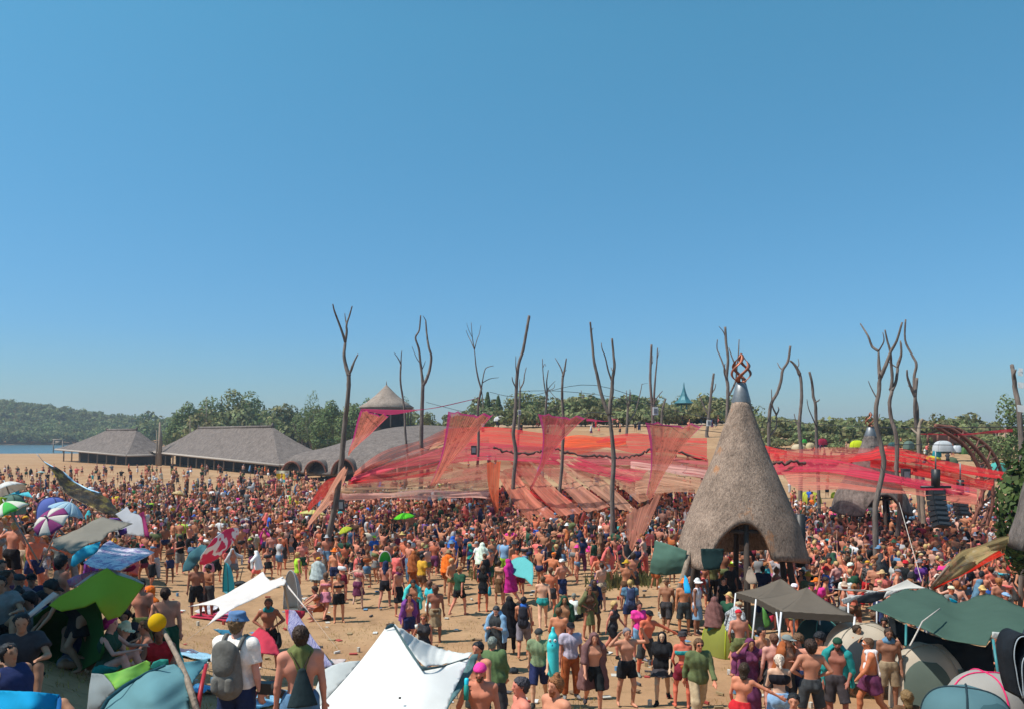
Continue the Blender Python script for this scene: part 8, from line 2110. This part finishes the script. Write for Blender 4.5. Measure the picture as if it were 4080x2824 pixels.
 (CD_, 'H', 2030, 1160, 'm', 'reach', 20, 'cap=light blue;tshirt=navy;shorts=navy', 'rosy', 1, 'light blue cap at the right edge', 0),
 (CD_, 'H', 1850, 830, 'm', 'stand', 195, 'short_hair=dark brown;shorts=blue', 'red', 1.08, 'broad tanned back under the red sail', 0),
 (CE, 'H', 330, 330, 'f', 'sit', 20, 'curly=brown;tank=black;leggings=black', 'brown', 1, 'in the dark under the green tarp', 0),
 (CE, 'H', 450, 400, 'f', 'sit', -30, 'curly=black;tank=charcoal;leggings=black', 'shade', 1, 'curly hair, deep under the green tarp', 0),
 (CE, 'H', 560, 420, 'm', 'sit', 40, 'short_hair=black;tshirt=black;shorts=black', 'shade', 1, 'right of the curly haired pair under the tarp', 0),
 (CE, 'H', 1620, 800, 'm', 'sit', 10, 'short_hair=black;tshirt=black;shorts=beige', 'shade', 1, 'in the dark below the right half of the tarp', 0),
 (CE, 'H', 1950, 690, 'm', 'sit', -10, 'bucket_hat=black;tshirt=charcoal;shorts=mustard', 'tan', 1, 'by the teal pole at the right', 0),
]
misses = []
EXTRA = {}
def place(spec, i):
 zf, fh, x, y, sex, pose, rot, items, skin, build, where, lod = spec
 it = parse(items)
 hgt = 1.77 if sex == 'm' else 1.67
 hh, fing = ((.022, False), (.015, False), (.0115, True))[lod]
 rk = (sex, pose, build, None)
 if rk not in _RIG: _RIG[rk] = Rig(sex, pose, None, build)
 rg = _RIG[rk]
 px, py = zf(x, y)
 if fh == 'F': g = ray_ground(px, py - 4)
 else:
  top = rg.Hd[2] + .13
  if fh == 'H': g = ray_ground(px, py, lift=top)
  else:
   fy = float(fh)
   while fy > fh * .87 and P(px, py, fy).z - top > T(P(px, py, fy).x, fy) + .3: fy -= .15
   fh = fy; q = P(px, py, fh); g = Vector((q.x, fh, T(q.x, fh)))
   if DBG: print("ANCHOR %.2f %.2f %.2f  base %.2f need %.2f  %s" % (q.x, fh, q.z - top - BASE(q.x, fh), BASE(q.x, fh), q.z - top, where[:30]))
  hx, hy = rg.Hd[0], rg.Hd[1]; a = R(rot)
  g.x -= hx * math.cos(a) - hy * math.sin(a)
  g.z = T(g.x, g.y)
 e, ok, lab = person(g, sex, pose, rot, it, skin, build, hh, fing, where)
 if not ok: misses.append(lab)
 return e, rg
PLACED = []
for i, sp_ in enumerate(NEAR):
 e, rg = place(sp_, i)
 PLACED.append((e.location.x, e.location.y)); EXTRA[sp_[10]] = (e, rg)
def on_body(key, fn, name, label, cat, group=None):
 e, rg = EXTRA[key]
 o = empty(name, e.location, label, cat, group, rz=e.rotation_euler.z)
 fn(o, rg)
 return o
def rucksack(col, s=1.0):
 def fn(o, rg):
  fl = Field(); b0 = rg.S - rg.f * .22 - rg.u * .06; b1 = rg.P - rg.f * .20 + rg.u * .08
  fl.cone(b0 - rg.u * .03, b1, .13 * s, .155 * s, rg.f, .7, .04)
  fl.cone(b1 + rg.u * .10 - rg.f * .09, b1 + rg.u * .02 - rg.f * .09, .10 * s, .11 * s, rg.f, .5, .015)
  V, Q = fl.mesh(.018); mobj("pack_body", np_mesh("pack_body", V, Q), M_CLOTH, o, col)
  fl = Field(); fl.cone(b0 - rg.u * .0 - rg.f * .05, b0 - rg.u * .13 - rg.f * .09, .135 * s, .11 * s, rg.f, .45, .02)
  V, Q = fl.mesh(.018); mobj("flap", np_mesh("flap", V, Q), M_CLOTH, o, tuple(c * .8 for c in col))
  for sg in (1, -1):
   fl = Field(); cp = b1 - rg.f * .11 * s + rg.r * sg * .07 * s + rg.u * .02; fl.cone(cp + rg.u * .05, cp - rg.u * .03, .048 * s, .052 * s, rg.f, .7, .01)
   V, Q = fl.mesh(.014); mobj("pocket", np_mesh("pocket", V, Q), M_CLOTH, o, tuple(c * .9 for c in col))
   pts = [Vector(q) for q in (rg.S + rg.r * sg * .10 - rg.f * .16 - rg.u * .04, rg.S + rg.r * sg * .11 + rg.u * .075 - rg.f * .03, rg.S + rg.r * sg * .12 + rg.f * .11 - rg.u * .02, rg.C + rg.r * sg * .14 + rg.f * .10 - rg.u * .08, rg.P + rg.r * sg * .15 + rg.u * .16)]
   MB().tube([curve_at(pts, t / 16) for t in range(17)], .022, 6).build("strap", M_CLOTH, o, tuple(c * .9 for c in col))
 return fn
on_body('blue bucket hat and grey rucksack, from behind', rucksack((.17, .165, .15), 1.08), "rucksack", "grey rucksack with flap and pockets, on the back of the man in the bucket hat", "backpack")
on_body('with a cream backpack, centre of the left crowd', rucksack((.48, .40, .30)), "rucksack", "cream backpack on the striding man right of the pink sunshade", "backpack")
on_body('blue shirt at the neck and a dark backpack', rucksack((.03, .03, .04)), "rucksack", "dark oval backpack on the man with the blue neck shirt", "backpack")
on_body('navy backpack, back turned', rucksack((.05, .07, .15)), "rucksack", "navy backpack on the man standing left of the hot pink t-shirt", "backpack")
def gymsack(o, rg):
 fl = Field(); b0 = rg.C - rg.f * .15 - rg.u * .02; b1 = rg.P - rg.f * .20 + rg.u * .0
 fl.cone(b0, b1, .05, .16, rg.f, .45, .02, cut=1)
 V, Q = fl.mesh(.013); mobj("sack_body", np_mesh("sack_body", V, Q), M_CLOTH, o, (.02, .035, .04))
 for sg in (1, -1):
  pts = [Vector(q) for q in (b0, rg.S + rg.r * sg * .09 - rg.f * .08 + rg.u * .02, rg.S + rg.r * sg * .12 + rg.u * .065)]
  MB().tube([curve_at(pts, t / 10) for t in range(11)], .006, 5).build("cord", M_CLOTH, o, (.05, .03, .03))
on_body('olive cloth round the neck, bare back', gymsack, "drawstring_bag", "dark drawstring bag hanging on the bare back below the olive cloth", "bag")
def bottle(o, rg):
 J = rg.j['R']; c = Vector(J['wr'] + J['wd'] * .07 + rg.f * .045)
 M_ = Matrix.Rotation(R(-12), 3, 'X')
 mb = MB().lathe([(.001, -.13), (.034, -.13), (.036, 0), (.034, .06), (.022, .075)], 14); mb.v = [M_ @ v + c for v in mb.v]; mb.build("bottle_body", M_HARD, o, (.02, .30, .26))
 mb = MB().lathe([(.030, .07), (.032, .12), (.026, .15), (.001, .155)], 14); mb.v = [M_ @ v + c for v in mb.v]; mb.build("cap", M_HARD, o, (.02, .55, .72))
on_body('pink bandana, raising a turquoise bottle', bottle, "drinking_bottle", "green bottle with a turquoise cap held by the man in the pink bandana", "bottle")
def cup(o, rg):
 J = rg.j['R']; c = Vector(J['wr'] + J['wd'] * .06 + rg.f * .05)
 mb = MB().lathe([(.001, -.05), (.03, -.05), (.042, .06), (.038, .06), (.028, -.04)], 14); mb.v = [v + c for v in mb.v]; mb.build("paper_cup", M_HARD, o, (.75, .74, .68))
on_body('holding a white cup behind the white tarp', cup, "paper_cup", "white paper cup held by the ginger woman behind the white tarp", "cup")
def handbag(col, side=-1, z=-.12, s=1.0):
 def fn(o, rg):
  c = rg.P + rg.r * side * .24 * 1.0 + np.array((0, 0, z))
  fl = Field(); fl.cone(c + np.array((0, 0, .06)), c - np.array((0, 0, .08)), .09 * s, .13 * s, rg.r, .5, .02)
  V, Q = fl.mesh(.02); mobj("bag_body", np_mesh("bag_body", V, Q), M_CLOTH, o, col)
  MB().tube([Vector(c + np.array((0, 0, .12))), Vector(rg.C + rg.r * side * .18), Vector(rg.S + rg.r * side * .10 + rg.u * .07)], .01, 6).build("strap", M_CLOTH, o, tuple(x * .6 for x in col))
 return fn
on_body('turquoise bag at her side', handbag((.03, .30, .36)), "shoulder_bag", "turquoise round shoulder bag of the woman in black, centre", "bag")
on_body('teal neck scarf, under the white canopy peak', handbag((.015, .02, .025), 1, -.2, 1.2), "shoulder_bag", "black bulky bag hanging at the hip of the teal-scarfed man", "bag")
def camera_(o, rg):
 c = Vector(rg.P + rg.f * .22 - rg.r * .16 - np.array((0, 0, .02)))
 MB().box(c, (.15, .08, .11)).build("camera_body", M_BLACK, o, smooth=False)
 mb = MB().tube([c, c + Vector((-.07, -.14, -.05))], [.042, .046], 12).build("lens", M_BLACK, o)
on_body('blue bucket hat and grey rucksack, from behind', lambda o, rg: (lambda c: (MB().box(c, (.16, .10, .12)).build("camera_body", M_BLACK, o, smooth=False), MB().tube([c, c + Vector((-.16, -.14, -.12))], [.045, .05], 12).build("lens", M_BLACK, o)))(Vector(rg.P + rg.f * .06 - rg.r * .31 - np.array((0, 0, .02)))), "camera", "black camera with a long lens at the side of the bucket hat man", "camera")
on_body('teal neck scarf, under the white canopy peak', camera_, "camera", "black camera held at the waist by the teal-scarfed man", "camera")
def inflatable(o, rg):
 c = np.array((.33, -.16, 0.0))
 fl = Field(); fl.cone(c + (0, 0, .80), c + (0, 0, 1.35), .13, .125, None, 1, .03); fl.cone(c + (0, 0, 1.35), c + (0, 0, 1.55), .125, .10, None, 1, .05); fl.cone(c + (0, 0, 1.6), c + (0, 0, 1.74), .05, .035, None, 1, .04)
 V, Q = fl.mesh(.018); b_ = mobj("tube_body", np_mesh("tube_body", V, Q), M_HARD, o, (.05, .58, .62))
 for sx in (-.055, .055):
  q = Vector(c + (sx, -.105, 1.50)); mb = MB(); mb.grid(lambda u, v: q + Vector((math.cos(6.283 * u) * .032 * v, -.012 * (1 - v * v), math.sin(6.283 * u) * .036 * v)), 12, 3); mb.build("eye", M_HARD, b_, (.85, .85, .85))
  q2 = q + Vector((.006, -.018, -.004)); mb = MB(); mb.grid(lambda u, v: q2 + Vector((math.cos(6.283 * u) * .014 * v, -.002, math.sin(6.283 * u) * .018 * v)), 10, 2); mb.build("pupil", M_HARD, b_, (.02, .03, .06))
 q3 = Vector(c + (0, -.128, 1.38)); mb = MB(); mb.grid(lambda u, v: q3 + Vector((math.cos(6.283 * u) * .018 * v, -.004, math.sin(6.283 * u) * .045 * v)), 12, 2); mb.build("mouth", M_HARD, b_, (.02, .10, .30))
on_body('green t-shirt, holding a turquoise inflatable', inflatable, "inflatable_toy", "turquoise inflatable tube with round eyes held upright in the crowd", "inflatable")
# --- the rest of the 300 nearest dancers
rp = random.Random(20)
TOPC_M = ['black', 'charcoal', 'grey', 'white', 'navy', 'maroon', 'olive', 'rust', 'coral', 'light grey', 'black', 'black', 'brown', 'plum', 'denim blue', 'charcoal', 'dark green']
BOTC = ['black', 'charcoal', 'navy', 'khaki', 'brown', 'olive', 'denim blue', 'grey', 'maroon', 'beige', 'plum', 'dark green', 'rust', 'purple', 'black']
BRT = ['turquoise', 'hot pink', 'orange', 'yellow', 'lime', 'magenta', 'blue', 'red', 'white', 'cream', 'violet', 'light blue', 'green', 'pink', 'coral']
HC = ['black', 'dark brown', 'dark brown', 'brown', 'light brown', 'blond', 'ginger']
DPOSE = ['stand', 'relax', 'walk', 'walkb', 'up', 'upone', 'groove', 'groove2', 'phone', 'cross', 'hips', 'brow', 'drink', 'reach', 'groove', 'groove2', 'stand', 'relax', 'upone']
def rand_items(rg_):
 sex = 'm' if rg_.random() < .58 else 'f'
 it = []
 u = rg_.random()
 if sex == 'm':
  if u > .6: it.append((rg_.choice(['tshirt', 'tank', 'vest', 'shirt', 'tshirt', 'cape']), rg_.choice(TOPC_M if rg_.random() < .88 else BRT)))
  it.append((rg_.choice(['shorts', 'long_shorts', 'shorts', 'trousers', 'sarong', 'briefs']), rg_.choice(BOTC if rg_.random() < .88 else BRT)))
 else:
  if u < .5: it.append((rg_.choice(['bikini_top', 'crop_top']), rg_.choice(TOPC_M * 4 + BRT)))
  elif u < .62: it.append(('dress', rg_.choice(TOPC_M * 4 + BRT)))
  else: it.append((rg_.choice(['tank', 'tshirt', 'cape', 'veil']), rg_.choice(TOPC_M * 4 + BRT)))
  if not any(k == 'dress' for k, _ in it): it.append((rg_.choice(['shorts', 'briefs', 'skirt', 'long_skirt', 'leggings', 'sarong', 'shorts']), rg_.choice(BOTC)))
 if not any(k == 'veil' for k, _ in it):
  if rg_.random() < .36: it.append((rg_.choice(['sun_hat', 'cap', 'bucket_hat', 'beanie', 'bandana', 'sun_hat', 'cap']), rg_.choice(['straw', 'black', 'white', 'cream', 'khaki', 'navy', 'red', 'grey', 'mustard', 'charcoal', 'beige', 'orange'])))
  else: it.append((rg_.choice(['short_hair'] * 4 + ['curly', 'dreads']) if sex == 'm' else rg_.choice(['long_hair', 'bun', 'long_hair', 'ponytail', 'dreads']), rg_.choice(HC)))
 return sex, it, rg_.choice(['tan', 'tan', 'rosy', 'rosy', 'brown', 'red', 'pale', 'tan'])
LM = [("left of the pink sunshade", -9.5, 25), ("near the pale yellow umbrella", -8.5, 46), ("near the leaning pole", -8.6, 36), ("by the lime green umbrella", -5.5, 42), ("near the hanging orange sail", -1, 48), ("near the long curved pole", 0, 52),
  ("near the great V pole", 4.9, 39), ("left of the dull green tarp", 4, 28), ("beside the cone hut", 9.6, 28), ("near the winding pole", 14, 31), ("by the bass speaker", 17, 35), ("right of the tan gazebo", 12, 22), ("behind the green tarp", 14, 22),
  ("near the khaki sail", 17, 27), ("behind the small cone hut", 19, 44), ("near the foil sail", -9, 19), ("in the far left crowd", -18, 36), ("above the grey tent", -8, 22), ("near the green shelter", -5, 33), ("near the turquoise tent", 1, 29), ("in the open centre", 2, 25), ("left of the umbrellas", -15, 24)]
def where_of(x, y):
 return min(LM, key=lambda l: (l[1] - x) ** 2 + ((l[2] - y) * .8) ** 2)[0]
HUTS = [(7.8, 27.0, 1.9), (18.8, 43, 1.6), (15.4, 19, 3.0)]
def dens(px, py):
 """How crowded the photo is at the spot where someone's feet stand."""
 if px < 1250:
  if py > 2350: return 0
  if py > 2230: return .5 if px < 620 else .30
  if py > 2020: return 1.0
  if py > 1955: return .55
  return .16 if py > 1880 else .05
 if px < 2780:
  if py > 2440: return 0.0
  if py > 2330: return .16
  if py > 2270: return .42
  if py > 2205: return .75
  if py > 2000: return 1.25
  if py > 1960: return .5
  return .06 if px < 2000 else .04
 if px < 3060:
  return 1.2 if py < 2330 and py > 2060 else .5 if 2330 <= py < 2420 else .08
 if py > 2560: return 0
 if py > 2440: return .35
 if py > 2150: return 1.35
 if py > 2080: return .7
 return .10
def free(x, y, dmin):
 for (a, b_, r_) in HUTS:
  if (x - a) ** 2 + (y - b_) ** 2 < (r_ * .6) ** 2: return False
 key = (int(x // 1), int(y // 1))
 for i in (-1, 0, 1):
  for j in (-1, 0, 1):
   for (u, v) in GRID.get((key[0] + i, key[1] + j), ()):
    if (u - x) ** 2 + (v - y) ** 2 < dmin * dmin: return False
 return True
GRID = {}
def occupy(x, y): GRID.setdefault((int(x // 1), int(y // 1)), []).append((x, y))
for (x, y) in PLACED: occupy(x, y)
for (zf, x, y) in ((CE, 1040, 1300), (CE, 500, 1000), (CQ, 1830, 950), (CQ, 660, 800)):
 g = ray_ground(*zf(x, y))
 for dx in (-1, -.5, 0, .5, 1):
  for dy in (-.5, 0, .5, 1.0): occupy(g.x + dx, g.y + dy)
cands = []
tries = 0
while len(cands) < 3300 and tries < 60000:
 tries += 1
 Y = rp.uniform(20, 40) if rp.random() < .32 else rp.uniform(38, 125) ** 1.0
 if Y > 70 and rp.random() < .45: continue
 a = rp.uniform(-.66, .66); x = a * Y
 gz_ = T(x, Y)
 if gz_ > 3.0: continue
 px = CX + x / Y * F; py = HY + (H - gz_) / Y * F
 d = dens(px, py)
 if rp.random() > min(1, d): continue
 if not free(x, Y, .48 if d > .9 else .62 if d > .3 else .95): continue
 occupy(x, Y); cands.append((Y, x, gz_))
for i in range(90):
 a = rp.uniform(-.05, .56); Y = rp.uniform(118, 141) if a < .28 else rp.uniform(95, 118); cands.append((Y, a * Y, T(a * Y, Y)))
cands.sort()
N_IND = 300 - len(NEAR)
ind, rest = cands[:N_IND], cands[N_IND:]
for (Y, x, gz_) in ind:
 for attempt in range(30):
  sex, it, skin = rand_items(rp)
  pose = rp.choice(DPOSE)
  rot = rp.choice([0, 20, -30, 60, -70, 110, 150, 180, 200, -140, 170]) + rp.uniform(-15, 15)
  who = 'man' if sex == 'm' else 'woman'
  top = [(k, c) for k, c in it if k in TOPS]; bot = [(k, c) for k, c in it if k in BOTT]; ov = [(k, c) for k, c in it if k in OVER]; hd = [(k, c) for k, c in it if k in HATS + HAIRS]
  first = ('shirtless ' if sex == 'm' and not top and not ov else '') + who
  seq = [f"{c} {KW[k]}" for k, c in (ov + top + bot)][:2]
  lab = first + ' in ' + ' and '.join(seq) + (', ' + f"{hd[0][1]} {KW[hd[0][0]]}" if hd else '') + ', ' + where_of(x, Y)
  if lab not in LABELS and len(lab.split()) <= 16: break
 person(Vector((x, Y, gz_)), sex, pose, rot, it, skin, 1.0, .03, False, label=lab, group="dancers in the crowd")
# --- the far crowd as one body of people nobody could count
def crowd_templates(h, n, rg_):
 out = []
 for i in range(n):
  sex, it, skin = rand_items(rg_)
  pose = rg_.choice(DPOSE)
  r_ = Rig(sex, pose)
  V, Q, _ = r_.body(h)
  parts = [(V, Q, 'skin')]
  for k, c in it:
   v, q = r_.part(k, h)
   if len(v): parts.append((v, q, k if k in HAIRS else 'cloth'))
  Vs, Qs, seg, off = [], [], [], 0
  for v, q, t in parts:
   Vs.append(v); Qs.append(q + off); seg.append((len(v), t)); off += len(v)
  out.append((np.concatenate(Vs).astype(np.float32), np.concatenate(Qs), seg))
 return out
def build_crowd(name, spots, label):
 rg_ = random.Random(9)
 tA = crowd_templates(.055, 26, rg_); tB = crowd_templates(.08, 22, rg_)
 VV, QQ, CC_, off = [], [], [], 0
 hairc = [CW[c] for c in HC]
 for (Y, x, z) in spots:
  V, Q, seg = rg_.choice(tA if Y < 56 else tB)
  a = rg_.uniform(0, 6.283); s = rg_.uniform(.93, 1.06); c_, s_ = math.cos(a), math.sin(a)
  W = np.empty_like(V); W[:, 0] = (V[:, 0] * c_ - V[:, 1] * s_) * s + x; W[:, 1] = (V[:, 0] * s_ + V[:, 1] * c_) * s + Y; W[:, 2] = V[:, 2] * s + z
  cols = []
  for n_, t in seg:
   if t == 'skin': c = SKINS[rg_.choice(['tan', 'rosy', 'brown', 'red', 'tan', 'rosy', 'pale'])]
   elif t == 'cloth': c = CW[rg_.choice(TOPC_M if rg_.random() < .93 else BRT)]
   else: c = rg_.choice(hairc)
   f = rg_.uniform(.85, 1.12)
   cols.append(np.tile(np.array([[c[0] * f, c[1] * f, c[2] * f]], np.float32), (n_, 1)))
  VV.append(W); QQ.append(Q + off); CC_.append(np.concatenate(cols)); off += len(V)
 me = np_mesh(name, np.concatenate(VV), np.concatenate(QQ), np.concatenate(CC_))
 return tag(mobj(name, me, M_CROWD), label, "crowd", kind="stuff")
m, nt, b, _ = new_mat("crowd_colours")
at = nt.nodes.new("ShaderNodeAttribute"); at.attribute_name = "tint"
nt.links.new(at.outputs["Color"], b.inputs["Base Color"]); b.inputs["Roughness"].default_value = .75; b.inputs["Specular IOR Level"].default_value = .2
M_CROWD = m
build_crowd("crowd", rest, "dense crowd of dancers filling the ground beneath and around the nets")
print("PEOPLE", len(NEAR), len(ind), len(rest), "label misses", misses[:5], "ymax of individuals", ind[-1][0])
rl = random.Random(31); mb = MB(); tl = []
for i in range(420):
 Y = rl.uniform(12, 34); x = rl.uniform(-.5, .45) * Y
 w, d, hh = rl.choice([(.10, .07, .01), (.07, .07, .12), (.22, .14, .02), (.05, .2, .05), (.14, .12, .03)])
 mb.box((x, Y, T(x, Y) + hh / 2 + .005), (w, d, hh), Matrix.Rotation(rl.uniform(0, 3), 3, 'Z'))
 c = rl.choice([(.6, .6, .58), (.5, .48, .42), (.08, .08, .09), (.12, .25, .4), (.35, .06, .05), (.2, .13, .08), (.3, .22, .12)]); tl += [c] * 8
o = mb.build("litter", M_CROWD, smooth=False)
at_ = o.data.color_attributes.new("tint", 'FLOAT_COLOR', 'POINT')
at_.data.foreach_set("color", np.c_[np.array(tl), np.ones(len(tl))].astype(np.float32).ravel())
tag(o, "scattered cups, bottles and scraps trodden into the sand", "litter", kind="stuff")
# --- warm dusty air over the whole valley
m = bpy.data.materials.new("dusty_air"); m.use_nodes = True
nt = m.node_tree
for n in list(nt.nodes): nt.nodes.remove(n)
out = nt.nodes.new("ShaderNodeOutputMaterial")
v = nt.nodes.new("ShaderNodeVolumePrincipled")
v.inputs["Color"].default_value = (.80, .88, 1.0, 1)
v.inputs["Density"].default_value = 0.00035
v.inputs["Anisotropy"].default_value = 0.2
nt.links.new(v.outputs[0], out.inputs["Volume"])
hz = MB().box((0, 1340, 22), (5200, 2760, 56)).build("haze", m, smooth=False)
tag(hz, "thin dusty haze in the air over the whole valley", "haze", kind="stuff")
